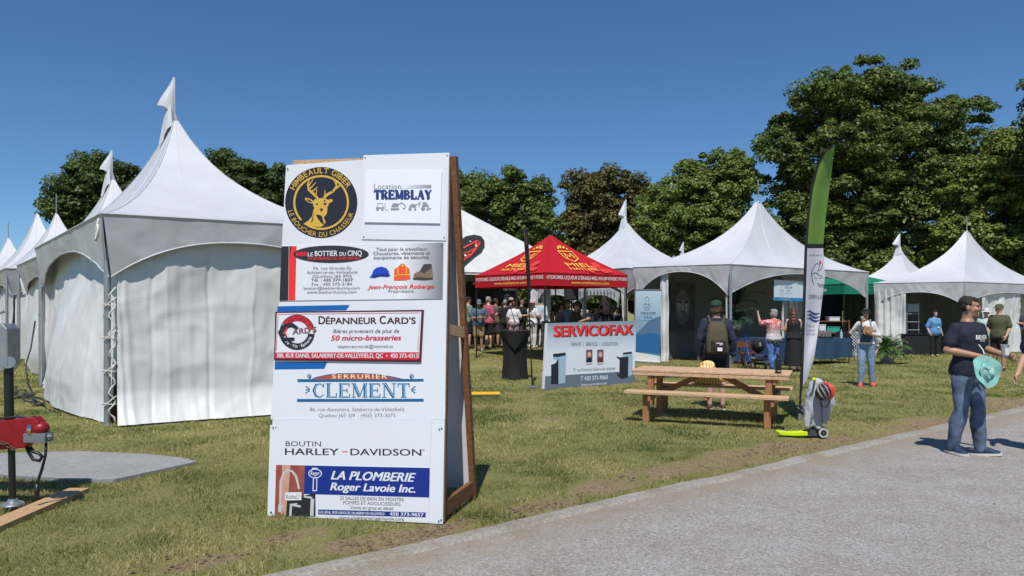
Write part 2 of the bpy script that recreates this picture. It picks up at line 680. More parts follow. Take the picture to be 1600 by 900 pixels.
mx_ = nt.nodes.new("ShaderNodeMix"); mx_.data_type = 'RGBA'; mx_.inputs[7].default_value = (.30, .235, .17, 1); nt.links.new(mr_.outputs[0], mx_.inputs[0]); nt.links.new(src, mx_.inputs[6])
nt.links.new(mx_.outputs[2], bsd.inputs["Base Color"])
tag(path, kind="structure")
mb = MB()
prof = [(0.0, -0.05), (0.0, 0.012), (-0.02, 0.028), (-0.13, 0.026), (-0.15, 0.015), (-0.19, -0.02)]
rs = []
for a in AA:
    w = edge_wob(a)
    rs.append([along(a, d + w + (0.012 * noise.noise(V((a * 6, d * 40, 1))) if z > 0 else 0), z + (0.007 * noise.noise(V((a * 4, d * 20, 3))) if z > 0 else 0)) for d, z in prof])
mb.rings(rs)
tag(mb.build("kerb", KERBM), kind="structure")
mb = MB()
c = sum((p for p in SLAB), V()) / len(SLAB)
mb.add([V((p.x, p.y, 0.035)) for p in SLAB] + [V((p.x, p.y, -0.05)) for p in SLAB],
       [tuple(range(len(SLAB)))] + [(i, (i + 1) % len(SLAB), len(SLAB) + (i + 1) % len(SLAB), len(SLAB) + i) for i in range(len(SLAB))])
tag(mb.build("paved_pad", SLABM), kind="structure")

# grass blades: nobody could count them
def grass_material(name="grass blades", greens=((0.085, 0.15, 0.030), (0.20, 0.25, 0.066), (0.42, 0.375, 0.14), (0.66, 0.555, 0.28))):
    m = bpy.data.materials.new(name)
    m.use_nodes = True
    N, L = m.node_tree.nodes, m.node_tree.links
    b = N["Principled BSDF"]
    b.inputs["Roughness"].default_value = 0.65
    b.inputs["Specular IOR Level"].default_value = 0.25
    g = N.new("ShaderNodeNewGeometry")
    tc = N.new("ShaderNodeTexCoord")
    n2 = N.new("ShaderNodeTexNoise")
    n2.inputs["Scale"].default_value = 0.75
    n2.inputs["Detail"].default_value = 5
    L.new(tc.outputs["Object"], n2.inputs["Vector"])
    ad = N.new("ShaderNodeMath")
    ad.operation = 'MULTIPLY_ADD'
    L.new(n2.outputs["Fac"], ad.inputs[0])
    ad.inputs[1].default_value = 2.1
    mm = N.new("ShaderNodeMath")
    mm.operation = 'MULTIPLY_ADD'
    L.new(g.outputs["Random Per Island"], mm.inputs[0])
    mm.inputs[1].default_value = 0.75
    mm.inputs[2].default_value = -0.90
    L.new(mm.outputs[0], ad.inputs[2])
    r = N.new("ShaderNodeValToRGB")
    while len(r.color_ramp.elements) < 4:
        r.color_ramp.elements.new(0.5)
    for e, p, c in zip(r.color_ramp.elements, (0.12, 0.42, 0.66, 0.95), greens):
        e.position = p
        e.color = (*c, 1)
    L.new(ad.outputs[0], r.inputs[0])
    L.new(r.outputs[0], b.inputs["Base Color"])
    tr = N.new("ShaderNodeBsdfTranslucent")
    L.new(r.outputs[0], tr.inputs["Color"])
    ms = N.new("ShaderNodeMixShader")
    ms.inputs[0].default_value = 0.45
    L.new(b.outputs[0], ms.inputs[1])
    L.new(tr.outputs[0], ms.inputs[2])
    L.new(ms.outputs[0], N["Material Output"].inputs["Surface"])
    return m
GRASSM = grass_material()
FLAT = []          # footprints (polygons) where no blade grows
def inside(X, Y, poly):
    r = np.zeros(len(X), bool)
    n = len(poly)
    for i in range(n):
        x0, y0, x1, y1 = poly[i][0], poly[i][1], poly[(i + 1) % n][0], poly[(i + 1) % n][1]
        c = ((y0 > Y) != (y1 > Y)) & (X < (x1 - x0) * (Y - y0) / (y1 - y0 + 1e-12) + x0)
        r ^= c
    return r
def vnoise(X, Y, sc, seed):
    rg = np.random.default_rng(seed)
    T = rg.random((64, 64))
    u, v = (X * sc) % 64, (Y * sc) % 64
    i, j = u.astype(int), v.astype(int)
    a, b = u - i, v - j
    a, b = a * a * (3 - 2 * a), b * b * (3 - 2 * b)
    i1, j1 = (i + 1) % 64, (j + 1) % 64
    return (T[i, j] * (1 - a) + T[i1, j] * a) * (1 - b) + (T[i, j1] * (1 - a) + T[i1, j1] * a) * b
def blades(d0, d1, dens, h0, h1, wd, seed):
    rg = np.random.default_rng(seed)
    side = 0.83
    area = side * (d1 * d1 - d0 * d0)
    n = int(area * dens)
    Y = np.sqrt(rg.random(n) * (d1 * d1 - d0 * d0) + d0 * d0)
    X = (rg.random(n) * 2 - 1) * side * Y
    D = dk_np(X, Y)
    k = D > 0.015 + 0.06 * rg.random(n)
    k &= ~inside(X, Y, [(p.x, p.y) for p in SLAB])
    for pl in FLAT:
        k &= ~inside(X, Y, pl)
    X, Y, D = X[k], Y[k], D[k]
    W = np.clip(1 - D / 0.5, 0, 1) * 0.3
    for c, rx, ry in SPOTS:
        a = ((X - c.x) * EDT.x + (Y - c.y) * EDT.y) / rx
        b = ((X - c.x) * EDN.x + (Y - c.y) * EDN.y) / ry
        W += np.clip(1.05 - a * a - b * b, 0, None) * 0.95
    pat = vnoise(X, Y, 2.2, 1) * 0.6 + vnoise(X, Y, 6.1, 2) * 0.4
    pf = vnoise(X, Y, 9.3, 7) * .55 + vnoise(X, Y, 23.0, 8) * .45
    W = W * (.25 + 1.5 * pf) + (pat - 0.5) * 0.9 * np.minimum(1, W * 2 + 0.3)
    k = rg.random(len(X)) > np.clip(W * 1.2, 0, 0.86)
    X, Y, W, pat, D = X[k], Y[k], W[k], pat[k], D[k]
    n = len(X)
    hh = (h0 + (h1 - h0) * rg.random(n) ** 1.6) * (0.45 + 1.1 * pat) * np.where(W > .35, .55, 1) * np.where((D < .35) & (pat > .45), 1.5, 1)
    az, ln = rg.random(n) * 6.283, (0.25 + 1.0 * rg.random(n))
    tilt = rg.random(n) * 6.283
    wv = wd * (0.6 + 0.8 * rg.random(n))
    Z = 0.30 * np.clip((Y - 20) / 7, 0, 1) ** 2 * (X < 3) * (X > -7) * (3 - 2 * np.clip((Y - 20) / 7, 0, 1)) * np.clip((5 - X) / 4.5, 0, 1) - 0.012
    bx, by = np.cos(az) * wv / 2, np.sin(az) * wv / 2
    lx, ly = np.cos(tilt) * hh * ln, np.sin(tilt) * hh * ln
    vz = hh / np.sqrt(1 + 0.45 * ln * ln)
    v = np.empty((n, 5, 3))
    v[:, 0] = np.stack([X - bx, Y - by, Z], 1)
    v[:, 1] = np.stack([X + bx, Y + by, Z], 1)
    v[:, 2] = np.stack([X - bx * .7 + lx * .35, Y - by * .7 + ly * .35, Z + vz * .62], 1)
    v[:, 3] = np.stack([X + bx * .7 + lx * .35, Y + by * .7 + ly * .35, Z + vz * .62], 1)
    v[:, 4] = np.stack([X + lx, Y + ly, Z + vz], 1)
    b = (np.arange(n) * 5)[:, None]
    f = np.concatenate([b + np.array([[0, 1, 3]]), b + np.array([[0, 3, 2]]), b + np.array([[2, 3, 4]])], 1).reshape(-1, 3)
    return v.reshape(-1, 3), f
def make_grass():
    a = [blades(3.8, 9, 4600, .018, .062, .0055, 1), blades(9, 15, 1700, .022, .068, .009, 2), blades(15, 24, 600, .03, .07, .014, 3), blades(24, 40, 150, .04, .08, .026, 4)]
    off, vs, fs = 0, [], []
    for v, f in a:
        vs.append(v)
        fs.append(f + off)
        off += len(v)
    g = npmesh("grass", np.concatenate(vs), np.concatenate(fs), 3, GRASSM)
    tag(g, "short sunburnt lawn grass between the path and the tents", "grass", kind="stuff")

def make_gravel():
    rg = np.random.default_rng(5)
    mb = MB()
    for k in range(2600):
        a = rg.uniform(-3, 11)
        d = -0.17 - abs(rg.normal()) * (.12 if k % 3 else 1.6)
        r = rg.uniform(.003, .009) * (1 if k % 12 else 1.6)
        p = along(a, d, 0.006 + 0.012 * sst(0, 2.0, -d - .16) + r * .3)
        q = [p + V((r * rg.uniform(.6, 1.2), 0, 0)), p + V((0, r * rg.uniform(.6, 1.2), 0)), p - V((r * rg.uniform(.6, 1.2), 0, 0)), p - V((0, r * rg.uniform(.6, 1.2), 0)), p + V((0, 0, r * .8)), p - V((0, 0, r * .5))]
        mb.add(q, [(0, 1, 4), (1, 2, 4), (2, 3, 4), (3, 0, 4), (1, 0, 5), (2, 1, 5), (3, 2, 5), (0, 3, 5)])
    cl = MB()
    for k in range(900):
        c, rx, ry = SPOTS[k % len(SPOTS)]
        q = c + EDT * (rg.normal() * rx * .55) + EDN * (rg.normal() * ry * .55)
        if dk(q.x, q.y) < .05: continue
        r = rg.uniform(.006, .020)
        p = V((q.x, q.y, r * .25))
        cl.add([p + V((r * rg.uniform(.6, 1.3), 0, 0)), p + V((0, r * rg.uniform(.6, 1.3), 0)), p - V((r * rg.uniform(.6, 1.3), 0, 0)), p - V((0, r * rg.uniform(.6, 1.3), 0)), p + V((r * .2, 0, r * .7)), p - V((0, 0, r * .5))], [(0, 1, 4), (1, 2, 4), (2, 3, 4), (3, 0, 4), (1, 0, 5), (2, 1, 5), (3, 2, 5), (0, 3, 5)])
    tag(cl.build("soil_clods", M("dry soil clod", (.17, .12, .075), .95, var=.4, vs=4), fix=False), "crumbled dry soil and clods on the worn lawn edge", "soil", kind="stuff")
    g = mb.build("gravel", M("loose gravel", (.36, .34, .31), .9, var=.4, vs=3), fix=False)
    tag(g, "loose grey gravel scattered on the path beside the kerb", "gravel", kind="stuff")
# ------------------------------------------------------------------ tents
VINYL = M("white vinyl", (0.61, 0.625, 0.655), 0.42, var=0.08, vs=1.1, bump=0.16, bs=4.0, trans=0.07)
VINYLW = M("white vinyl wall", (0.66, 0.665, 0.66), 0.48, var=0.12, vs=1.1, bump=0.30, bs=6.0, trans=0.05, stretch=(1, 1, 0.45))
VINYLSH = M("shaded vinyl valance", (0.50, 0.505, 0.53), 0.5, var=0.09, vs=1.5, bump=0.25, bs=7.0, trans=0.04)  # darker than the roof vinyl: shade of the inward tilt put into the colour
PALEFAB = M("off white pleated vinyl", (0.60, 0.61, 0.60), 0.6, var=0.10, vs=1.2, bump=0.35, bs=9.0, stretch=(2.5, 2.5, .5))
ALU = M("dull aluminium", (0.50, 0.51, 0.52), 0.42, var=0.08, metal=0.85)
DARKM = M("black steel", (0.012, 0.012, 0.013), 0.45)
STRAP = M("webbing strap", (0.62, 0.60, 0.55), 0.8)
BLACKC = M("black cloth", (0.010, 0.010, 0.012), 0.85, var=0.2, bump=.1, bs=20)
def gprof(t, k):
    c = 0.3 * t + 0.5 * t * t + 0.2 * t ** 6
    return c * (1 - k) + t * k
class Tent:
    def __init__(s, label, cs, eave, val, rise, apex, group="white peaked festival tents", straight=0.0, mat=None, inset=0.2, vmat=None, pole_r=0.045, cat="tent", name="festival_tent", curve_side=0.05, slit=0.0, sides=(0, 1, 2, 3), wv=1.0, pin=0):
        s.c = [V((p[0], p[1], 0)) for p in cs]
        s.C = sum(s.c, V()) / 4
        s.eave, s.val, s.rise, s.apex, s.inset = eave, val, rise, apex, inset
        z0 = gz(s.C.x, s.C.y)
        s.root = thing(name, label, cat, (s.C.x, s.C.y, 0), 0, group)
        mat = mat or VINYL
        vmat = vmat or VINYLSH
        mb = MB()
        for i in range(4):
            a, b = s.c[i], s.c[(i + 1) % 4]
            def fn(u, t, a=a, b=b):
                t = t ** 1.0
                q = a.lerp(b, u)
                p = q.lerp(s.C + (q - s.C) * 0.02, t)
                sag = curve_side * math.sin(math.pi * u) * math.sin(math.pi * min(1, t * 1.15)) if t < .87 else 0
                wr = 0.010 * noise.noise(V((p.x * 1.6, p.y * 1.6, t * 3))) * (1 - t)
                return V((p.x, p.y, eave + (apex - eave) * gprof(t, straight) - sag * (apex - eave) * .6 + wr))
            mb.grid(fn, 18, 20)
            for su in (.34, .67):
                mb.tube([fn(su, k / 14) + V((0, 0, .002)) for k in range(15)], .007, 5)
            mb.tube([fn(0, k / 14) + V((0, 0, .003)) for k in range(15)], .009, 5)
        s.roof = mb.build("roof", mat, s.root, smooth=True, sharp=60)
        s.vals = {}
        for i in sides:
            a, b = s.c[i], s.c[(i + 1) % 4]
            mb = MB()
            L = (b - a).length
            s0, s1 = slit / L, 1 - slit / L
            def fv(u, v, a=a, b=b, i=i, L=L):
                ar = 1 - abs(2 * u - 1) ** 2.3
                mm = inset * ((eave - (eave + (val + rise * ar - eave) * v)) / (eave - val)) / L * .8
                u2 = s0 + mm + (s1 - s0 - 2 * mm) * u
                top = s.side_pt(i, u2, 0.0)
                ar = 1 - abs(2 * u - 1) ** 2.3
                zb = val + rise * ar
                z = eave - 0.004 + (zb - eave) * v
                dr = (eave - z) / (eave - val)
                q = V((u * L * 1.2 + i * 9, z * .8, i))
                w = (0.035 * noise.noise(q * 1.3) + 0.016 * noise.noise(V((u * L * 7 + z * 3, z * 2, i))) + .012 * (1 - 4 * min(.25, abs(noise.noise(V((u * L * 2.2 - z * 1.8, z * 1.5 + u * L, i + 4))))))) * math.sin(math.pi * min(1, v * 1.0) * .5)
                n = s.nrm(i)
                return top - n * (inset * dr) + n * w * wv + V((0, 0, z))
            mb.grid(fv, 60, 12)
            # the rope hem along the arch and the seam at the eave
            mb.tube([fv(k / 34, 1.0) for k in range(35)], 0.014, 6)
            mb.tube([fv(k / 8, 0.0) + V((0, 0, .003)) for k in range(9)], 0.016, 6)
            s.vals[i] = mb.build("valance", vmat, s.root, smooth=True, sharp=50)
        for i in range(4):
            c = s.c[i]
            d = (s.C - c)
            d.z = 0
            d.normalize()
            p = c + d * (pin if pin else 0.10 if pole_r > .03 else 0.04)
            mb = MB()
            z = gz(p.x, p.y) - 0.02
            mb.cyl(V((p.x, p.y, z)), V((p.x, p.y, eave - 0.03)), pole_r, n=12)
            mb.cyl(V((p.x, p.y, z)), V((p.x, p.y, z + 0.03)), pole_r * 2.0, n=12)
            mb.cyl(V((p.x, p.y, val * .72)), V((p.x, p.y, val * .72 + .06)), pole_r * 1.16, n=12)
            mb.build("tent_pole", ALU if pole_r > .03 else DARKM, s.root, smooth=True, sharp=40)
    def nrm(s, i):
        a, b = s.c[i], s.c[(i + 1) % 4]
        n = V((b.y - a.y, a.x - b.x, 0)).normalized()
        m = (a + b) / 2 - s.C
        return n if n.dot(m) > 0 else -n
    def side_pt(s, i, u, out):
        return s.c[i].lerp(s.c[(i + 1) % 4], u) + s.nrm(i) * out
    def curtain(s, i, u0, u1, z1=None, z0=0.03, amp=0.03, nf=9, ins=None, bulge=0.0, flare=0.0, mat=None, swoop=0.0, seed=0, gather=0.0, fine=.08, top_drop=None):
        a = s.c[i]
        L = (s.c[(i + 1) % 4] - a).length * abs(u1 - u0)
        ins = s.inset + 0.06 if ins is None else ins
        z1 = z1 if z1 is not None else s.val + s.rise + 0.05
        Lf = (s.c[(i + 1) % 4] - a).length
        mg = (ins * .8 + .02) / Lf
        u0, u1 = max(u0, mg), min(u1, 1 - mg)
        n = s.nrm(i)
        sg = random.Random(seed * 13 + i)
        ph = [(sg.uniform(0.6, 1.5) * nf, sg.uniform(0, 6.28), sg.uniform(.4, 1)) for _ in range(4)]
        creases = [(sg.random(), sg.uniform(-.10, .10), sg.uniform(.018, .05), sg.uniform(-.8, .9)) for _ in range(int(L * 4))]
        def fn(u, v):
            uu = u0 + (u1 - u0) * u
            base = s.side_pt(i, uu, 0)
            zb = gz(base.x, base.y) + z0 + swoop * math.sin(math.pi * u) ** 2
            zt = z1
            if top_drop:
                zt = min(z1, top_drop(uu) )
            z = zt + (zb - zt) * v
            h = v
            f = sum(w * math.sin(k * u * math.pi + p + 0.8 * noise.noise(V((u * 3, v * 1.2, seed)))) for k, p, w in ph) / 2.6
            f *= amp * (1 - 0.35 * h + gather * h)
            for cu, cd, cw, ca in creases:
                f += ca * amp * math.exp(-(((u - cu) * L - cd * (z - 1.2) - .06 * noise.noise(V((z * 1.5, cu * 9, seed)))) / cw) ** 2)
            f += 0.2 * amp * (1 - abs(noise.noise(V((u * L * 1.1 + z * .7, z * 2.4 - u * L * .5, seed + 7.7)))) * 5 if abs(noise.noise(V((u * L * 1.1 + z * .7, z * 2.4 - u * L * .5, seed + 7.7)))) < .2 else 0)
            f += 0.05 * amp / .03 * noise.noise(V((u * L * 1.3, z * 1.1, seed + 2.2))) + 0.35 * amp * noise.noise(V((u * L * 5, z * 4, seed)))
            bl = bulge * math.sin(math.pi * u ** 1.5) * math.sin(math.pi * .5 * min(1, 1.15 * h ** 1.6)) * (1 - .25 * max(0, h - .85) / .15) if bulge else 0
            fl = flare * max(0, (h - 0.84) / 0.16) ** 1.5
            q = base + n * (-ins + ins * 0.3 * h + f + bl + fl)
            return V((q.x, q.y, z))
        mb = MB().grid(fn, max(10, int(nf * 7), int(L / fine)), 26 if fine > .05 else 60)
        return mb.build("side_curtain", mat or VINYLW, s.root, smooth=True)
    def spire(s, h=0.75):
        mb = MB()
        mb.cyl(V((s.C.x, s.C.y, s.apex - 0.15)), V((s.C.x, s.C.y, s.apex + h)), 0.022, 0.016, 8)
        mb.ell((s.C.x, s.C.y, s.apex), (.06, .06, .05), 10, 6)
        mb.build("mast_tip", ALU, s.root, smooth=True, sharp=40)
    def pennant(s, h=1.0, w=0.30, face=0.0, lean=0.0):
        """the loose vinyl sleeve folded up over the mast like a pointed hood, one edge hanging straight"""
        mb = MB()
        c = V((s.C.x, s.C.y, s.apex))
        ax = V((math.cos(face), math.sin(face), 0))
        ay = V((-math.sin(face), math.cos(face), 0))
        zb = h * .16
        def hood(u, v):
            an = R(20 + 320 * u)
            r = w * v * .5 + .012
            k = (1 - math.cos(an)) / 2                      # 0 on the straight edge, 1 on the flared edge
            zl = zb + h * (.22 * k + .03 * math.sin(an * 3))
            z = h + (zl - h) * v
            return c + ax * (-r + r * math.cos(an) + lean * v * w * .1) + ay * (r * math.sin(an) * .6 + .02 * math.sin(v * 6) * k) + V((0, 0, z))
        mb.grid(hood, 20, 10)
        def neck(u, v):
            an = R(360 * u)
            k = max(0, -math.cos(an))
            r = .05 + .04 * v + .05 * math.sin(an * 3) * v
            z = h * .40 - v * (h * .42 + .10 + .34 * k * w / .3)
            return c + ax * (r * math.cos(an) - w * .30 * (1 - v) * .6 - k * w * .62 * v ** .8 - .02) + ay * (r * 1.3 * math.sin(an)) + V((0, 0, z))
        mb.grid(neck, 18, 8)
        mb.cyl(c - V((0, 0, .1)), c + V((0, 0, h * .97)), .018, .010, 6)
        mb.build("pennant", VINYL, s.root, smooth=True, sharp=50)
def quad(n, r, l):
    n, r, l = V((*n, 0)), V((*r, 0)), V((*l, 0))
    f = r + l - n
    return [n.xy, r.xy, f.xy, l.xy]
# --- row of closed tents on the left
uN, vN = V((0.867, 0.498, 0)), V((-0.63, 0.776, 0))
def row_quad(cx, cy, a=3.75, b=7.6):
    c = V((cx, cy, 0))
    n = c - uN * a / 2 - vN * b / 2
    return [p.xy for p in (n, n + uN * a, n + uN * a + vN * b, n + vN * b)]
n1 = V((-5.74, 10.22, 0))
t1 = Tent("nearest white peaked tent with closed walls and a hood at its tip", [p.xy for p in (n1, n1 + uN * 3.75, n1 + uN * 3.75 + vN * 7.6, n1 + vN * 7.6)], 3.0, 2.12, 0.55, 5.28, slit=0.02, inset=.13, pin=.23)
t1.curtain(0, 0.045, 1.0, z1=2.85, amp=0.042, nf=8, flare=0.26, seed=1, ins=.22, fine=.025)
t1.curtain(3, 0.02, 0.985, z1=2.9, amp=0.030, fine=.05, nf=11, bulge=0.5, flare=0.1, seed=2, ins=.32, swoop=0.03)
t1.curtain(1, 0.0, 1.0, z1=2.75, amp=0.03, nf=9, seed=3)
t1.curtain(2, 0.0, 1.0, z1=2.75, amp=0.03, nf=7, seed=4)
t1.pennant(0.86, 0.29, R(8))
# straps lacing the front wall to the corner pole
mb = MB()
pc = n1 + (V((t1.C.x, t1.C.y, 0)) - n1).normalized() * .23
for k in range(4):
    z = 0.30 + k * 0.47
    q = t1.side_pt(0, 0.05, -0.20)
    for dz, sg in ((0, 1), (0.12, -1)):
        mb.tube([pc + V((-.055, -.03, z)), pc + V((0.0, -.075, z + .02 * sg)), pc + V((.07, -.03, z + dz * .5)), V((q.x, q.y, z + dz)) + t1.nrm(0) * .05], 0.009, 6)
zz = 0.05
pts = []
while zz < 2.0:
    q = t1.side_pt(0, 0.036 + 0.012 * math.sin(zz * 23), -0.16 + .02 * math.sin(zz * 31))
    pts.append(V((q.x, q.y, zz)))
    zz += 0.06
mb.tube(pts, 0.013, 6)
mb.build("lacing", STRAP, t1.root, smooth=True)
mb = MB()
mb.tube([n1 + V((-.05, .02, 2.93)), n1 + V((-.10, .05, 2.8)), n1 + V((-.13, .08, 2.62)), n1 + V((-.07, .02, 2.66)), n1 + V((-.05, .01, 2.85))], .018, 6)
mb.build("strap", STRAP, t1.root, smooth=True)
t2 = Tent("second closed white tent of the left row, its hooded tip beyond the nearest tent", row_quad(-11.1, 20.3), 3.0, 2.12, 0.42, 5.25, inset=.22)
for i in range(4): t2.curtain(i, 0.02, 0.98, z1=2.75, amp=0.03, nf=8, bulge=.3 if i == 3 else 0, seed=10 + i)
t2.pennant(0.84, 0.30, R(10))
for (px, d, hh, lb, sd) in ((88, 27.6, 5.24, "third white tent of the left row with a thin rod on its peak", 20), (58, 31.5, 5.75, "tall white tent peak with a thin rod between its two row neighbours", 30), (13, 36.5, 5.2, "farthest white tent at the left end of the row", 40)):
    c = at(px, d)
    t = Tent(lb, row_quad(c.x, c.y), 3.0, 2.12, 0.42, hh, inset=.22)
    for i in range(4): t.curtain(i, 0.02, 0.98, z1=2.75, amp=0.03, nf=8, seed=sd + i)
    t.spire(0.8)
# --- the big open tent on the right
nb, lb_, rb = (6.43, 21.6), (3.84, 23.2), (12.80, 26.2)
tb = Tent("large open white tent behind the picnic table", quad(nb, rb, lb_), 3.0, 2.10, 0.72, 5.28, inset=.12)
tb.spire(0.75)
DIMW = M("shaded tent curtain", (0.12, 0.125, 0.11), 0.8, var=.12, vs=1.2)  # wall vinyl darkened: the shade inside the tents is put into the colour
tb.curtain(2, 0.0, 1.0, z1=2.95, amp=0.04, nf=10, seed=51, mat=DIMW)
tb.curtain(3, 0.0, 0.10, z1=2.9, amp=0.05, nf=4, seed=52)
tb.curtain(3, 0.285, 0.365, z1=2.8, amp=0.06, nf=4, seed=53, gather=-.3)
tb.curtain(3, 0.965, 1.0, z1=2.3, amp=0.03, nf=3, seed=54)
tb.curtain(1, 0.75, 1.0, z1=2.8, amp=0.06, nf=4, seed=55)
# --- tent behind the red canopy
n4 = (3.66, 23.55)
t4 = Tent("white tent with a hooded tip rising behind the red canopy", quad(n4, (7.6, 26.6), (0.9, 27.8)), 3.0, 2.15, 0.62, 4.86, inset=.1)
t4.pennant(0.90, 0.28, R(8))
t4.curtain(3, 0.93, 1.0, z1=2.9, amp=0.06, nf=4, seed=61)
t6 = Tent("low white tent seen under the red canopy, bottles printed on its valance", quad((2.75, 33), (5.2, 35.2), (1.2, 35.2)), 2.75, 1.95, 0.42, 4.0, inset=.05, vmat=VINYL)
t7 = Tent("distant white tent whose hooded tip shows above the large open tent", quad((8.0, 34), (11.0, 36.2), (6.0, 36.2)), 2.8, 2.1, 0.4, 4.35, inset=.1)
t7.pennant(0.66, 0.2, 0)
t8 = Tent("white tent with a bent hooded tip behind the far right tent", quad((17.6, 31.6), (20.6, 34.0), (15.3, 33.6)), 2.85, 2.05, 0.5, 4.4, inset=.1)
t8.pennant(0.78, 0.36, R(5))
# --- far right tent with half open curtains
t3 = Tent("far right white tent with curtains tied back beside the navy shirted man", quad((16.07, 26.0), (22.0, 29.7), (13.6, 27.5)), 2.65, 1.84, 0.46, 4.70, inset=.06)
t3.spire(0.6)
t3.curtain(3, 0.02, 0.37, z1=2.45, amp=0.05, nf=8, seed=71, ins=.10, flare=.10)
t3.curtain(0, 0.20, 0.66, z1=2.45, amp=0.07, nf=7, seed=72, ins=.12, gather=.4)
t3.curtain(1, 0, 1, z1=2.5, amp=.04, nf=8, seed=73, mat=VINYLW)
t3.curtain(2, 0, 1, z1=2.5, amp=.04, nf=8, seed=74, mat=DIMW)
# --- pale grey tent with the black badge, behind the sponsor board
t5 = Tent("pale grey pleated tent with a black badge on its roof", quad((-5.2, 24.4), (2.95, 28.4), (-8.5, 29.4)), 3.0, 2.86, 0.06, 5.95, straight=0.97, mat=PALEFAB, vmat=PALEFAB, inset=.02, curve_side=0.0)
t5.curtain(0, 0.735, 0.83, z1=2.85, amp=0.06, nf=6, seed=81, ins=.3)
t5.curtain(2, 0, 1, z1=2.9, amp=.05, nf=12, seed=82, mat=M("dark shaded tent curtain", (0.055, 0.058, 0.06), .8))  # near-black colour stands in for the shade under the eave
t5.curtain(3, 0, 1, z1=2.9, amp=.05, nf=12, seed=83, mat=M("dark shaded tent curtain", (0.055, 0.058, 0.06), .8))
# --- pop-up canopies
REDF = M("red canopy fabric", S(188, 14, 32), 0.62, var=0.08, vs=2.0, bump=.06, bs=14, trans=.12)
REDL = M("lighter red print", S(216, 62, 58), 0.62, trans=.1)
GOLDP = M("yellow canopy print", S(236, 196, 76), 0.6)
WHITEP = M("white canopy print", (0.75, 0.74, 0.72), 0.6)
GREENF = M("teal canopy fabric", S(16, 128, 100), 0.62, var=.08, trans=.15)
nr_ = V((0.94, 21.0, 0))
tr_ = Tent("red pop up canopy with yellow shield prints and bar people beneath", quad(nr_.xy, (3.60, 22.75), (-1.17, 23.15)), 2.72, 2.36, 0.0, 3.98, name="popup_canopy", cat="canopy", group="pop up canopies", straight=.70, mat=REDF, vmat=REDF, inset=.0, pole_r=.024, curve_side=.03, wv=.2)
tg = Tent("teal pop up canopy seen through the large white tent", quad((12.4, 27.3), (15.6, 28.6), (11.0, 30.0)), 2.62, 2.25, 0.0, 3.2, name="popup_canopy", cat="canopy", group="pop up canopies", straight=.7, mat=GREENF, vmat=GREENF, inset=0, pole_r=.024, wv=.2)
tg.curtain(1, 0, .42, z1=2.3, amp=.06, nf=6, seed=91, mat=VINYLW)
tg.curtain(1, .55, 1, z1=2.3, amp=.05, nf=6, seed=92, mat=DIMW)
tg.curtain(2, 0, .5, z1=2.3, amp=.06, nf=6, seed=93, mat=M("navy drape", (.012, .03, .08), .8))
tg.curtain(2, .6, 1, z1=2.3, amp=.06, nf=6, seed=94, mat=VINYLW)
tq = Tent("red canopy beyond the far right tent at the picture edge", quad((20.6, 30.6), (23.6, 32.2), (19.2, 33.4)), 2.15, 1.78, 0.0, 3.0, name="popup_canopy", cat="canopy", group="pop up canopies", straight=.7, mat=REDF, vmat=REDF, inset=0, pole_r=.024)
def on_valance(t, i, st, u0, u1, z, h, mat, bold=0.0, name="lettering"):
    co, fs = glyphs(st, bold)
    x0, x1 = min(c[0] for c in co), max(c[0] for c in co)
    n = t.nrm(i)
    mb = MB()
    vs = []
    for cx, cy in co:
        u = u0 + (u1 - u0) * (cx - x0) / (x1 - x0)
        q = t.side_pt(i, u, 0.014)
        vs.append(V((q.x, q.y, z + h * cy / cap_h())))
    return mb.add(vs, fs).build(name, mat, t.vals[i], fix=False)
def on_roof(t, i, polys, u0, u1, mat, name="print", lift=0.03, straight=.70):
    """polys in a unit panel: x across (-1..1 at the eave), y 0 at the eave to 1 at the peak"""
    mb = MB()
    a, b = t.c[i], t.c[(i + 1) % 4]
    nn = t.nrm(i) * .02
    for pl in polys:
        vs = []
        for x, y in pl:
            w = max(0.03, 1 - y)
            q = a.lerp(b, 0.5 + x * 0.5 / w)
            p = q.lerp(t.C, y)
            vs.append(V((p.x, p.y, t.eave + (t.apex - t.eave) * gprof(y, straight) + lift)) + nn)
        mb.add(vs, [tuple(range(len(vs)))])
    return mb.build(name, mat, t.roof, fix=True)
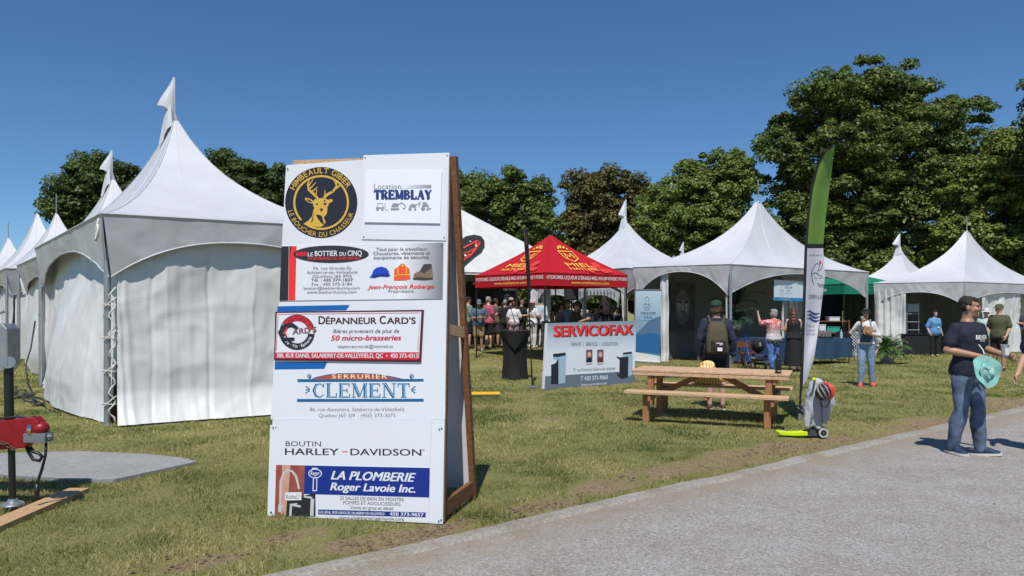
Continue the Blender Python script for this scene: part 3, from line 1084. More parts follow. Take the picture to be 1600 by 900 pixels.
for i, rev in ((0, 0), (3, 0)):
    on_valance(tr_, i, "HYDROMEL·LIQUEUR D'ÉRABLE·MIEL·RHUM·WHISKY·POIRE", 0.02, 0.985, 2.545, 0.10, WHITEP, .01)
    on_valance(tr_, i, "www.mielnature.com", 0.30, 0.76, 2.415, 0.085, GOLDP, .01)
    hexs = []
    for hx, hy, hr in ((.30, .16, .11), (.48, .10, .10), (.44, .27, .10), (.62, .10, .07), (.15, .07, .07)):
        hexs.append([(hx + hr * math.cos(R(60 * k)), hy + hr * .9 * math.sin(R(60 * k))) for k in range(6)])
    on_roof(tr_, i, hexs, 0, 1, REDL, "honeycomb_print", .028)
    em = []
    sh = [(-.17, .62), (-.155, .43), (0, .34), (.155, .43), (.17, .62), (-.17, .62)]
    em += ribbon(.022, sh)
    em += ribbon(.032, [(-.085, .44), (-.085, .57), (0, .48), (.085, .57), (.085, .44)])
    for k in range(7):
        em.append(circ(-.10 + .035 * k, .69 + .03 * (k % 2) + .012 * k * (1 if k < 4 else -1) + (.07 if k > 3 else 0), .022, .02, 8))
    for st, y, h, wd in (("MIEL", .185, .105, .62), ("NATURE", .085, .065, .66)):
        co, fs = glyphs(st, 0.0)
        x0, x1 = min(c[0] for c in co), max(c[0] for c in co)
        for f in fs:
            em.append([((co[k][0] - x0) / (x1 - x0) * wd - wd / 2, y + h * co[k][1] / cap_h()) for k in f])
    on_roof(tr_, i, em, 0, 1, GOLDP, "shield_print", .04)
on_valance(tg, 3, "Desjardins", .25, .75, 2.36, .13, WHITEP, .02)
# red canopy struts
mb = MB()
for i in range(4):
    a, b = tr_.c[i], tr_.c[(i + 1) % 4]
    pts = [(a.lerp(b, .03 + .94 * k / 4)).lerp(tr_.C, .06) + V((0, 0, 2.40 + (.18 if k % 2 else 0.0))) for k in range(5)]
    for k in range(4): mb.beam(pts[k], pts[k + 1], .03, .03)
mb.build("truss", DARKM, tr_.root)
# black rounded badge on the pale tent roof
def roof_fr(t, i, px, py, lift=.05):
    """world point where the ray through a pixel meets the flat chord plane of roof panel i"""
    a, b = t.c[i] + V((0, 0, t.eave)), t.c[(i + 1) % 4] + V((0, 0, t.eave))
    ap = t.C + V((0, 0, t.apex))
    n = (b - a).cross(ap - a).normalized()
    if n.z < 0: n = -n
    o = V((0, 0, EYE))
    r = V(((px - HX) / FPX, 1, (HY - py) / FPX))
    tt = (a + n * lift - o).dot(n) / r.dot(n)
    return o + r * tt
BADGE = M("black badge print", (0.015, 0.014, 0.016), .6)
BRED = M("orange red badge print", S(214, 58, 44), .6)
def badge(polys, mat, name, lift):
    mb = MB()
    for pl in polys:
        mb.add([roof_fr(t5, 0, x, y, lift) for x, y in pl], [tuple(range(len(pl)))])
    mb.build(name, mat, t5.roof)
cap = [(721, 417), (700, 440), (690, 400), (712, 380), (722, 373)] 
badge([[(690, 436), (694, 402), (716, 378), (728, 369), (741, 366.5), (752, 369), (757, 376), (757, 384), (752, 393), (742, 400), (728, 412), (710, 430)]], BADGE, "badge", .07)
badge(ribbon(2.2, [(722, 388), (734, 382), (745, 376), (750, 379), (744, 388), (736, 398), (726, 405), (716, 416)]) + ribbon(1.6, [(724, 396), (734, 393), (741, 389), (746, 384)]) + ribbon(3, [(722, 409), (731, 400), (734, 396)]) + [circ(744, 381, 2.4), circ(738, 391, 2)], BRED, "badge_lettering", .09)
badge([circ(735, 377, 1, n=8), circ(727, 399, 1.6, n=8), circ(744, 384, 1.3, n=8), circ(722, 404, 2, n=8)], WHITEP, "badge_sparkle", .10)
# bottles printed on the low tent valance
for k in range(11):
    mb = MB()
    u = 0.12 + k * 0.072
    q = t6.side_pt(0, u, .04)
    d = t6.side_pt(0, u + .03, .04) - q
    for (a, b, z0, z1) in ((0, 1, 2.36, 2.50), (.33, .66, 2.50, 2.60)):
        mb.add([q + d * a + V((0, 0, z0)), q + d * b + V((0, 0, z0)), q + d * b + V((0, 0, z1)), q + d * a + V((0, 0, z1))], [(0, 1, 2, 3)])
    mb.build("bottle_print", M("grey print", (0.12, 0.12, 0.13), .7), t6.vals[0])
# ------------------------------------------------------------------ sponsor board (A-frame)
WHT = M("white coroplast", (0.68, 0.70, 0.74), 0.38, var=0.025, vs=1.5)
WHT2 = M("white painted board", (0.66, 0.675, 0.705), 0.5, var=0.035, vs=2.5)
INK = M("black print", (0.014, 0.014, 0.017), .5)
GREYI = M("grey print ink", (0.13, 0.13, 0.14), .5)
GREYL = M("light grey print", (0.36, 0.37, 0.38), .5)
NAVY = M("navy print", S(24, 52, 112), .45)
BLUEP = M("blue print", S(8, 92, 164), .45)
CLEMB = M("steel blue print", S(20, 92, 136), .45)
REDP = M("red print", S(196, 28, 44), .45)
REDB = M("bright red print", S(226, 46, 40), .45)
MAROON = M("maroon print", S(74, 20, 34), .45)
GOLD = M("gold print", S(204, 164, 62), .45)
CREAM = M("cream print", S(246, 226, 170), .5)
BRICKP = M("terracotta print", S(176, 74, 52), .5)
ROYAL = M("royal blue print", S(16, 42, 128), .4)
WOOD = M("pine lumber", S(186, 150, 110), .7, var=.25, vs=7, bump=.15, bs=30, stretch=(6, 6, .8))
WOODD = M("weathered lumber", S(124, 82, 50), .75, var=.35, vs=6, bump=.2, bs=30, stretch=(6, 6, .7))
PLYG = M("grey painted plywood", S(222, 222, 226), .7, var=.07, vs=3, bump=.05, bs=25)
ORNG = M("orange print", S(228, 84, 40), .5)
BROWNP = M("brown boot print", S(120, 98, 76), .6)
DKB = M("dark boot print", S(54, 50, 48), .6)
YELLO = M("yellow print", S(220, 200, 60), .5)
BRK = M("red brick print", S(150, 74, 58), .6, var=.35, vs=14)
CHR = M("silver print", (0.50, 0.50, 0.50), .4)
def grad_mat(name, c0, c1, axis, a, b, extra=None):
    m = bpy.data.materials.new(name)
    m.use_nodes = True
    N, L = m.node_tree.nodes, m.node_tree.links
    bs = N["Principled BSDF"]
    bs.inputs["Roughness"].default_value = .45
    tc = N.new("ShaderNodeTexCoord")
    sp = N.new("ShaderNodeSeparateXYZ")
    L.new(tc.outputs["Object"], sp.inputs[0])
    mr = N.new("ShaderNodeMapRange")
    mr.inputs[1].default_value, mr.inputs[2].default_value = a, b
    L.new(sp.outputs[axis], mr.inputs[0])
    r = N.new("ShaderNodeValToRGB")
    r.color_ramp.elements[0].color = (*c0, 1)
    r.color_ramp.elements[1].color = (*c1, 1)
    for p, c in (extra or []):
        e = r.color_ramp.elements.new(p)
        e.color = (*c, 1)
    L.new(mr.outputs[0], r.inputs[0])
    L.new(r.outputs[0], bs.inputs["Base Color"])
    return m
bl, br = G(418, 806), G(692, 821)
B = Board(bl, br, R(7.0))
sb = thing("sponsor_board", "tall A-frame board covered in white sponsor panels, standing on the grass by the path", "sign board", mtx=B.mtx)
front = B.plate("front_panel", [(447, 258), (702, 240), (692, 818), (418, 806)], -0.018, 0, WHT2, sb)
TLw, TRw, BLw, BRw = [B.w(*p) for p in ((447, 258), (702, 240), (418, 806), (692, 819))]
# timber frame: front stiles, rear leaf, braces (local frame: x along, y up the panel, z to the viewer)
inv = B.mtx.inverted()
apexR = B.mtx @ V((TRw.x + .03, TRw.y - .03, -0.05))
apexL = B.mtx @ V((TLw.x + .02, TLw.y - .03, -0.05))
footR = G(740, 779)
footL = footR - B.U * 1.42
footR.z = footL.z = 0.02
mb = MB()
F_ = lambda p: B.mtx @ V(p)
mb.beam(F_((BRw.x - .02, .02, -.045)), F_((TRw.x - .02, TRw.y - .02, -.045)), .05, .05, B.N)
mb.build("front_stile", WOODD, sb)
mb = MB()
mb.beam(F_((BLw.x + .03, .02, -.045)), F_((TLw.x + .03, TLw.y - .02, -.045)), .05, .05, B.N)
mb.build("front_stile", WOODD, sb)
for a, b in ((apexR, footR), (apexL, footL)):
    d = (a - b).normalized()
    mb = MB().beam(b, a + d * .02, .045, .09, B.N)
    mb.build("rear_leg", WOODD, sb)
mb = MB()
bk = (B.N * -1)
bk.z = 0
bk.normalize()
q0, q1, q2, q3 = footL + B.U * .02, footR - B.U * .02, apexR - B.U * .02, apexL + B.U * .02
up4 = [q0 + V((0, 0, .06)) + bk * .035, q1 + V((0, 0, .06)) + bk * .035, q2 + bk * .05, q3 + bk * .05]
mb.prism(up4, bk * .015)
mb.build("rear_panel", PLYG, sb)
mb = MB()
mb.beam(F_((BRw.x - .03, .10, -.02)), footR.lerp(apexR, .03), .04, .12)
mb.build("bottom_brace", WOODD, sb)
mb = MB()
mb.beam(F_((BRw.x - .05, 1.52, -.05)), footR.lerp(apexR, .50), .04, .085)
mb.build("middle_brace", WOOD, sb)
mb = MB()
a, b = B.w(455, 257.5, -.05), B.w(569, 255, -.05)
mb.beam(F_((a.x, a.y, -.072)), F_((b.x + .5, b.y, -.072)), .10, .085, B.N)
mb.build("top_rail", WOOD, sb)
SCREWS = []
# -- upper right white panel with the card on it
up = B.plate("sponsor_panel", [(568.5, 243), (702.5, 239), (697.5, 376), (565.5, 374)], .002, .008, WHT, sb)
card = B.plate("sponsor_panel", [(573, 268.5), (691.5, 269), (688.5, 350), (570.5, 348)], .009, .022, M("pale printed card", S(226, 228, 240), .4, var=.02), sb)
n = .0235
B.text("lettering", "Location", 586, 628, 297, 8.5, n, M("grey word print", S(120, 124, 134), .5), card, 296.7, space=1.0)
gb = [[(629 + k * 4.6, 290.3), (633.6 + k * 4.6, 290.3), (633.6 + k * 4.6, 295.2), (629 + k * 4.6, 295.2)] for k in range(10)]
for k, pl in enumerate(gb):
    pass
u0, u1 = B.uv(629, 293).x, B.uv(675, 293).x
B.shape("grey_bar", [[(629, 290.3), (675.2, 290.0), (675.0, 295.4), (629, 295.5)]], n, grad_mat("grey bar print", S(226, 228, 238), S(130, 134, 144), 0, u0, u1), card)
# slab lettering drawn stroke by stroke
def slab(bd, st, x0, x1, yt, yb, n, mat, parent, thick, thin, name="lettering", ser=1.0, gap=.16, stencil=False):
    W = dict(T=.86, R=.92, E=.82, M=1.12, B=.86, L=.78, A=.96, Y=.94, C=.86, N=1.0)
    tot = sum(W[c] for c in st) + gap * (len(st) - 1)
    sc = (x1 - x0) / tot
    h = yb - yt
    x = x0
    polys = []
    for c in st:
        w = W[c] * sc
        t2, t1 = thick, thin
        def L_(wd, *pts):
            polys.extend(ribbon(wd, [(x + a * w, yt + b * h) for a, b in pts]))
        def serif(cx, top, half=.2):
            y = .035 if top else .965
            L_(t1 * ser, (cx - half / W[c], y), (cx + half / W[c], y))
        if c == 'T':
            L_(t2, (.5, 0), (.5, 1)); L_(t1 * 1.2, (0, .05), (1, .05)); serif(.5, 0); L_(t1, (.03, .0), (.03, .28)); L_(t1, (.97, 0), (.97, .28))
        elif c == 'E':
            L_(t2, (.2, 0), (.2, 1)); L_(t1 * 1.2, (0, .05), (.95, .05)); L_(t1 * 1.2, (0, .95), (1, .95)); L_(t1 * 1.2, (.2, .5), (.75, .5)); L_(t1, (.93, 0), (.93, .26)); L_(t1, (.97, .74), (.97, 1)); L_(t1, (.75, .36), (.75, .64))
        elif c == 'L':
            L_(t2, (.22, 0), (.22, 1)); L_(t1 * 1.2, (0, .95), (1, .95)); L_(t1, (.96, .68), (.96, 1)); serif(.22, 1)
        elif c == 'R':
            L_(t2, (.2, 0), (.2, 1)); serif(.2, 1); serif(.2, 0)
            L_([t1, t1 * 1.3, t2, t1 * 1.3, t1], (.2, .05), (.6, .05), (.8, .26), (.6, .5), (.2, .52)); L_(t2, (.5, .52), (.9, 1)); serif(.88, 0, .13)
        elif c == 'B':
            L_(t2, (.2, 0), (.2, 1)); L_([t1, t1 * 1.3, t2, t1 * 1.3, t1], (0, .05), (.6, .05), (.78, .25), (.6, .46), (.2, .48)); L_([t1, t1 * 1.3, t2, t1 * 1.3, t1], (.2, .48), (.66, .5), (.86, .72), (.66, .95), (0, .95))
        elif c == 'M':
            L_(t1, (.12, 0), (.12, 1)); L_(t2, (.86, 0), (.86, 1)); L_(t2, (.14, 0), (.5, .95)); L_(t1, (.5, .95), (.84, 0)); serif(.12, 0, .15); serif(.86, 0, .18); serif(.1, 1, .14); serif(.88, 1, .14)
        elif c == 'N':
            L_(t1, (.15, 0), (.15, 1)); L_(t1, (.86, 0), (.86, 1)); L_(t2, (.17, 0), (.84, 1)); serif(.15, 0, .16); serif(.86, 1, .16); serif(.1, 1, .12)
        elif c == 'A':
            L_(t1, (.5, 0), (.12, 1)); L_(t2, (.5, 0), (.86, 1)); L_(t1, (.26, .66), (.72, .66)); serif(.12, 0, .15); serif(.87, 0, .17)
        elif c == 'Y':
            L_(t2, (.14, 0), (.5, .55)); L_(t1, (.86, 0), (.5, .55)); L_(t2, (.5, .5), (.5, 1)); serif(.14, 1, .17); serif(.86, 1, .14); serif(.5, 0, .18)
        elif c == 'C':
            L_([t1, t1 * 1.2, t2 * .8, t2, t2 * .8, t1 * 1.2, t1], (.92, .22), (.66, .04), (.3, .12), (.12, .5), (.3, .88), (.66, .97), (.96, .78)); L_(t1, (.94, .02), (.94, .3))
        x += w + gap * sc
    if stencil:
        pass
    return bd.shape(name, polys, n, mat, parent)
slab(B, "TREMBLAY", 586.5, 675.5, 298.5, 312.5, n, NAVY, card, 4.6, 2.3, gap=.13)
mach = []
def truck(x, y):
    pass
mach += ribbon(2.2, [(589, 326), (601, 326)]) + ribbon(1.2, [(591, 326), (592, 319), (599, 319), (601, 326)]) + [circ(591.5, 328.5, 2.2, n=10), circ(599, 328.8, 1.8, n=10)] + ribbon(1.1, [(603, 318), (603.4, 329), (608, 329.6)])
mach += ribbon(3.2, [(612, 328), (625, 328)]) + [[(613, 325), (624, 325), (623, 319), (617, 318.5), (614, 321)]] + ribbon(1.7, [(622, 322), (629, 318), (635, 322.5), (634, 327), (631, 327)])
mach += [circ(642, 328, 2.5, n=10), circ(650, 328.3, 2, n=10)] + [[(640, 325), (652, 325.5), (650, 320), (644, 320)]] + ribbon(1.3, [(650, 322), (655, 320), (658, 316.5), (656, 324)])
mach += [circ(662.5, 327, 3.3, n=12), circ(670, 328.3, 2.1, n=10)] + [[(661, 323), (672, 325.5), (670, 321), (667, 317), (662, 317)]] + ribbon(1.4, [(671, 326), (675, 328)])
B.shape("machine_icons", mach, n, M("mid grey print", S(138, 140, 148), .5), card)
# -- round butcher emblem
cx, cy = 502.0, 316.5
em = B.shape("round_emblem", [circ(cx, cy, 56.5, 55.5, 56)], .0015, M("black emblem vinyl", (0.017, 0.018, 0.024), .35), sb)
ring = [[(cx + 43.5 * math.sin(R(a)), cy - 42.8 * math.cos(R(a))), (cx + 43.5 * math.sin(R(a + 6)), cy - 42.8 * math.cos(R(a + 6))), (cx + 40.3 * math.sin(R(a + 6)), cy - 39.6 * math.cos(R(a + 6))), (cx + 40.3 * math.sin(R(a)), cy - 39.6 * math.cos(R(a)))] for a in range(0, 360, 6) if not 204 < a < 225]
B.shape("emblem_ring", ring, .003, GOLD, em)
B.arc_text("lettering", "HIMBEAULT GIBIER", cx, cy, 50, -66, 62, 8.6, .003, GOLD, em, bold=.012)
B.arc_text("lettering", "LE BOUCHER DU CHASSEUR", cx, cy, 50, 256, 108, 7.2, .003, GOLD, em, bold=.004, inward=True)
deer = [
    [(474, 350), (482, 345), (488, 338), (490, 328), (493, 322), (500, 320), (507, 321), (512, 326), (511, 334), (506, 340), (509, 347), (506, 352), (501, 355), (488, 354), (480, 353)],
    [(490, 323), (489, 315), (493, 311), (502, 309.5), (511, 311), (515, 315), (513, 322), (508, 329), (504, 333), (500, 333), (496, 329)],
    [(489, 318), (483, 317), (477, 312), (477, 309), (483, 310), (489, 313)], [(514, 318), (520, 315), (520, 312), (516, 311), (511, 314)]]
ant = []
ant += ribbon([3.6, 4, 3.6, 2.6, 1.2], [(497, 310), (490, 303), (483, 297), (481, 288), (484, 280)]) + ribbon([3.6, 4, 3.6, 2.6, 1.2], [(506, 310), (512, 304), (521, 299), (526, 291), (526, 281)])
ant += ribbon([2.6, .8], [(483, 297), (494, 285)]) + ribbon([2.6, .8], [(487, 300), (497, 292)]) + ribbon([2.4, .8], [(482, 291), (490, 280)])
ant += ribbon([2.6, .8], [(523, 296), (534, 286)]) + ribbon([2.6, .8], [(518, 300), (533, 290)]) + ribbon([2.4, .8], [(526, 289), (521, 280)]) + ribbon([2.4, .8], [(494, 307), (495, 296)]) + ribbon([2.4, .8], [(508, 307), (508, 297)])
B.shape("stag_emblem", deer + ant, .003, GOLD, em)
B.shape("stag_shading", [[(493, 318), (497, 318.5), (497, 320.5), (494, 320)], [(506, 318), (511, 317), (510, 320), (506, 320.5)], [(500, 326), (505, 326), (504, 330), (501.5, 330.5)], [(494, 335), (503, 337), (507, 352), (501, 347), (496, 340)], [(506, 313), (509, 312.5), (507, 317)], [(479.5, 311), (485, 313), (488, 316), (483, 315.5)], [(486, 349), (489, 339), (491, 331), (489, 345)]], .0042, M("black emblem vinyl", (0.017, 0.018, 0.024), .35), em)
# -- boots and workwear panel
pb = B.plate("sponsor_panel", [(440.5, 385), (693.5, 379), (692, 467), (437, 470)], .002, .007, WHT, sb)
n = .0082
g0, g1 = B.uv(628, 420).x, B.uv(693, 420).x
B.shape("grey_fade", [[(620, 380.9), (693.2, 379.2), (691.8, 466.8), (620, 467.6)]], .0076, grad_mat("grey fade print", (0.74, 0.75, 0.78), S(112, 116, 120), 0, g0, g1), pb)
B.shape("black_band", [[(440.6, 385.2), (452, 385), (451, 469.5), (437.2, 470)], [(453.6, 385), (456, 384.8), (452.6, 410)]], n, INK, pb)
B.shape("red_band", [[(452.4, 385), (464, 384.7), (462, 469.3), (451.4, 469.5)]], .0079, REDB, pb)
B.shape("oval", [circ(518, 397.5, 59, 13.6, 40)], .0095, M("black oval print", (0.02, 0.02, 0.022), .5), pb)
n = .0108
B.shape("red_tag", [[(463, 394.5), (480, 394), (480.5, 400), (463.5, 400.4)]], n, REDP, pb)
B.text("lettering", "LE", 482, 490, 401, 6, n, WHT, pb, bold=.02)
B.text("lettering", "BOTTIER", 493, 528, 400.6, 8, n, WHT, pb, 400.2, bold=.025)
B.text("lettering", "DU", 531.5, 541, 400.3, 6, n, WHT, pb, bold=.02)
B.text("lettering", "CINQ", 544, 566, 400, 8, n, WHT, pb, bold=.025)
B.text("lettering", "LES ENTREPRISES DE CUIR CNR INC.", 482, 564, 406.4, 4.2, n, REDB, pb, 405.8, bold=.02)
for st, x0, x1, y, h, bo in (("74, rue Grande-Île", 490, 550, 421.6, 4.2, .0), ("Salaberry-de-Valleyfield", 481, 559, 427.9, 4.2, 0), ("(Québec) J6S 3M2", 489, 550.5, 434.0, 4.1, 0), ("Tél. : 450 377-1837", 487, 552, 440, 4.2, .02), ("Fax : 450 373-2184", 488, 551, 446.4, 4.2, 0), ("bottier@bottierducinq.com", 475.5, 562.5, 452.6, 4.2, 0), ("www.bottierducinq.com", 480, 558, 458.8, 4.2, 0)):
    B.text("lettering", st, x0, x1, y, h, n, GREYI, pb, y - .5, bold=bo)
for st, x0, x1, y in (("Tout pour le travailleur.", 588.5, 669, 392.2), ("Chaussures, vêtements et", 584, 673, 398.7), ("équipements de sécurité.", 584.5, 672, 405.2)):
    B.text("lettering", st, x0, x1, y, 4.8, n, GREYI, pb, y - .8, bold=.014)
B.text("lettering", "Jean-François Roberge", 575, 679, 451.6, 6, n, REDB, pb, 450.6, bold=.018, shear=.3)
B.text("lettering", "Propriétaire", 607.5, 647, 457.6, 4.8, n, GREYI, pb, 457.2)
B.shape("hard_hat_picture", [[(578, 434), (582, 429), (584, 423), (589, 418.5), (597, 417), (604, 419), (608, 424), (609, 429), (611, 431), (606, 433), (594, 432), (586, 434.5)]], n, M("blue helmet print", S(24, 66, 176), .4), pb)
B.shape("hard_hat_picture", [[(584, 430), (608, 428), (610, 430.5), (597, 431.5), (583, 434)]], n + .001, M("deep blue helmet print", S(14, 38, 120), .4), pb)
B.shape("jacket_picture", [[(616, 438), (617, 421), (623, 417), (627, 412.5), (632, 412.5), (635, 417), (640, 420), (642, 436), (637, 437), (636.5, 438), (622, 438.5)]], n, ORNG, pb)
B.shape("jacket_stripes", ribbon(1.3, [(622, 419), (623, 430), (636, 429.5), (635.5, 419)]) + ribbon(1.3, [(617, 431), (621.5, 431)]) + ribbon(1.3, [(637, 430), (641, 429.5)]) + [[(627, 414), (632, 414), (630, 418)]], n + .001, YELLO, pb)
B.shape("boot_picture", [[(646, 433), (648, 428), (657, 423), (663, 413), (675, 412.5), (676, 420), (677, 434), (670, 435.5), (660, 433.5)]], n, BROWNP, pb)
B.shape("boot_picture", [[(657, 424), (662.5, 413.5), (675, 413), (674, 420), (666, 424), (664, 428)], [(646, 434.5), (660, 433.5), (664, 435), (677, 434), (677.2, 436.5), (664, 438), (646, 437)]], n + .001, DKB, pb)
# -- blue corner bands and lower left card store panel
B.shape("blue_band", [[(433.6, 478.6), (546.5, 476.4), (541, 485), (433.1, 487.5)]], .0016, BLUEP, sb)
B.shape("blue_band", [[(429.6, 566), (511.5, 565.5), (507, 576.5), (429.2, 577.5)]], .0016, BLUEP, sb)
B.plate("sponsor_panel", [(433, 484.5), (697, 484), (695.5, 655), (423, 655)], .0003, .0012, WHT, sb)
pc_ = B.plate("sponsor_panel", [(431.5, 487.5), (662.8, 484.4), (658.6, 565.8), (429.8, 563)], .0025, .016, MAROON, sb)
B.shape("white_field", [[(434.2, 489.6), (659.4, 487.2), (655.6, 560.4), (431.8, 558.2)]], .0168, WHT, pc_)
B.shape("red_line", ribbon(.9, [(436.2, 491.6), (657, 489.2), (654, 548)]) + ribbon(.9, [(436.2, 491.6), (433.4, 548)]), .0178, REDP, pc_)
B.shape("red_band", [[(432, 551), (655.2, 550.6), (655, 562.3), (431, 560.4)]], .0178, REDP, pc_)
n = .019
B.text("lettering", "380, RUE DANIS, SALABERRY-DE-VALLEYFIELD, QC  •  450 373-4313", 434, 654, 558.8, 6.4, n, WHT, pc_, 559.4, bold=.028)
def small_caps(bd, parts, yb, dy, n, mat, parent, bold):
    for st, x0, x1, h in parts:
        bd.text("lettering", st, x0, x1, yb + dy * (x0 - parts[0][1]) / 100, h, n, mat, parent, yb + dy * (x1 - parts[0][1]) / 100, bold=bold)
small_caps(B, [("D", 499.6, 509.5, 12), ("ÉPANNEUR", 511, 589.5, 9.6), ("C", 594.5, 604, 12), ("ARD'S", 606, 650.5, 9.6)], 506.6, -.3, n, MAROON, pc_, .03)
B.text("lettering", "Bières provenant de plus de", 521.8, 625, 520.6, 5.8, n, GREYI, pc_, 520.2, bold=.008, shear=.25)
B.text("lettering", "50 micro-brasseries", 518.6, 628, 532.4, 8, n, REDP, pc_, 531.8, bold=.03, shear=.22)
B.text("lettering", "depanneurcards@hotmail.ca", 529.6, 615.5, 544, 4.8, n, GREYI, pc_, 543.8, bold=.004)
def band(cx, cy, r0, r1, a0, a1, st=8):
    return [[(cx + r0 * math.sin(R(a)), cy - r0 * math.cos(R(a))), (cx + r1 * math.sin(R(a)), cy - r1 * math.cos(R(a))), (cx + r1 * math.sin(R(a + st)), cy - r1 * math.cos(R(a + st))), (cx + r0 * math.sin(R(a + st)), cy - r0 * math.cos(R(a + st)))] for a in range(a0, a1, st)]
B.shape("round_logo", [(1, p) for p in band(466, 519.5, 17.5, 26, -56, 80)] + [(0, p) for p in band(466, 519.5, 17.2, 26.4, 96, 264)] + [(0, p) for p in band(466, 519.5, 26, 27.4, 0, 360)], n, INK, pc_)
B.shape("round_logo", band(466, 519.5, 17.8, 25.8, -56, 80), n + .0006, REDP, pc_)
B.arc_text("lettering", "Bière · Vin · Épicerie", 466, 519.5, 21.6, 252, 108, 4.6, n + .001, WHT, pc_, bold=.02, inward=True)
B.arc_text("lettering", "DÉPANNEUR", 466, 519.5, 21.6, -40, 66, 4.4, n + .0012, MAROON, pc_, bold=.01)
B.shape("letter_mark", ribbon([5, 7, 8, 8, 7, 5], [(467, 514), (458, 508), (447, 510), (440, 520), (444, 531), (462, 530)]), n + .0015, INK, pc_)
B.text("lettering", "ARD'S", 459, 496, 523, 8.4, n + .002, M("rose grey print", S(126, 84, 92), .5), pc_, 519, bold=.03)
B.shape("letter_mark", ribbon(3, [(451, 512), (446, 519), (449, 526)]), n + .002, REDP, pc_)
# -- locksmith lettering printed on the board
n = .0018
arch = [(486, 592.5), (494, 589), (512, 585), (530, 583.2), (562, 583), (590, 584.4), (612, 588), (632, 592.5)]
B.shape("arch_print", [arch], n, CLEMB, sb)
B.shape("arch_print", [[(490, 592.6), (498, 589.8), (514, 586.6), (532, 584.8), (562, 584.6), (588, 586), (609, 589.6), (625, 592.8)]], n + .0008, BRICKP, sb)
B.text("lettering", "SERRURIER", 519.5, 605, 591.4, 6.3, n + .0016, CREAM, sb, bold=.012, space=1.3)
B.shape("blue_bars", [[(465, 592.4), (662, 592), (662, 596.2), (465, 597)], [(464.4, 623.4), (662, 623), (662, 627.6), (464.2, 628)]], n + .0004, CLEMB, sb)
scr = ribbon(1.6, [(483 + 3.6 * math.sin(t) * (1 - t / 12), 588 + 3.6 * math.cos(t) * (1 - t / 12)) for t in np.arange(0, 9, .5)]) + ribbon(1.6, [(644 - 3.6 * math.sin(t) * (1 - t / 12), 588 + 3.6 * math.cos(t) * (1 - t / 12)) for t in np.arange(0, 9, .5)])
B.shape("scrolls", scr, n, CLEMB, sb)
fl = []
for sx, x in ((1, 484), (-1, 643)):
    for a in (-.9, 0, .9):
        fl += ribbon([2.4, 1.2, 2.6], [(x - sx * 6, 609 + a * 6), (x - sx * 3, 609 + a * 3.4), (x, 609 + a * .8)])
B.shape("fleurons", fl, n, CLEMB, sb)
slab(B, "CLEMENT", 488.5, 640, 598.8, 621.4, n, CLEMB, sb, 4.8, 1.7, ser=.9, gap=.14)
slab(B, "CLEMENT", 489.3, 640.8, 599.2, 621.0, n + .0006, M("pale blue print", S(150, 190, 214), .5), sb, 1.1, .4, ser=.3, gap=.14, name="letter_shine")
B.text("lettering", "86, rue Alexandre, Salaberry-de-Valleyfield,", 484.5, 633, 642.6, 5.6, n, GREYI, sb, 642.4)
B.text("lettering", "Quebec J6S 3J9", 498, 554.5, 652, 5.6, n, GREYI, sb, 652)
B.text("lettering", "(450) 373-3075", 564, 618, 652, 5.6, n, GREYI, sb, 652)
# -- lower panels
lp = B.plate("sponsor_panel", [(422.5, 664), (694.5, 664.5), (692, 818.5), (418, 806.5)], .0013, .004, WHT, sb)
ph = B.plate("sponsor_panel", [(430.5, 655.2), (675.5, 657), (672.5, 730.5), (432, 726.6)], .0045, .011, WHT, sb)
n = .0122
B.text("lettering", "BOUTIN", 447.4, 502.6, 696.8, 7.6, n, M("charcoal print", S(52, 52, 60), .5), ph, 697.4, bold=.006)
B.text("lettering", "HARLEY", 446.6, 530, 710.4, 10, n, INK, ph, 711, bold=.012)
B.text("lettering", "DAVIDSON", 548.6, 659, 711, 10, n, INK, ph, 711.8, bold=.012)
B.text("lettering", "®", 660.5, 664, 704.6, 2.6, n, INK, ph)
B.shape("orange_dash", [[(535, 704.8), (544.4, 704.9), (544.3, 706.5), (535, 706.4)]], n, M("salmon print", S(222, 110, 84), .5), ph)
pp = B.plate("sponsor_panel", [(432.5, 725.4), (672.5, 730.4), (671, 816.8), (430, 805.5)], .0045, .0125, WHT, sb)
n = .0134
B.shape("blue_field", [[(477.4, 727), (672.3, 730.9), (671.4, 777), (476, 771.6)]], n, ROYAL, pp)
B.shape("brick_picture", [[(432.7, 726), (477.4, 726.9), (476, 771), (476, 806.8), (430.3, 805)]], n, BRK, pp)
B.shape("brick_picture", [[(442, 726.4), (455, 726.6), (452, 770), (448, 805), (440, 804.6), (441, 770)]], n + .0005, M("pale brick print", S(196, 150, 130), .6, var=.2, vs=16), pp)
B.shape("black_counter", [[(450, 779), (464, 776), (494, 770.8), (494.3, 807), (448, 806)]], n + .001, INK, pp)
tap = ribbon(3.2, [(439, 798), (439.5, 770), (440, 752), (444, 740), (451, 734.5), (458, 736), (464, 744), (467, 756), (468.5, 764)]) + ribbon(5.2, [(438.6, 800), (439, 788)]) + ribbon(1.8, [(440, 794), (445, 789)])
tap += ribbon(3.4, [(455, 806), (456, 790), (458, 788.5), (471, 791)]) + ribbon(2, [(454, 788), (466, 786.6)]) + ribbon(5.5, [(488.5, 806), (489.5, 779)]) + ribbon(3, [(489, 777.5), (476, 775.4)])
B.shape("tap_picture", tap, n + .0016, CHR, pp)
B.shape("name_tag", [[(447, 769), (472.6, 768.6), (472.4, 781), (446.8, 781.6)]], n + .0024, WHT, pp)
B.text("lettering", "Riobel", 448.4, 465, 779, 6.6, n + .003, GREYI, pp)
B.shape("name_mark", ribbon(.7, [(466.5, 771.5), (468.8, 773.5), (468.6, 777.5), (466.4, 779)]), n + .003, GREYI, pp)
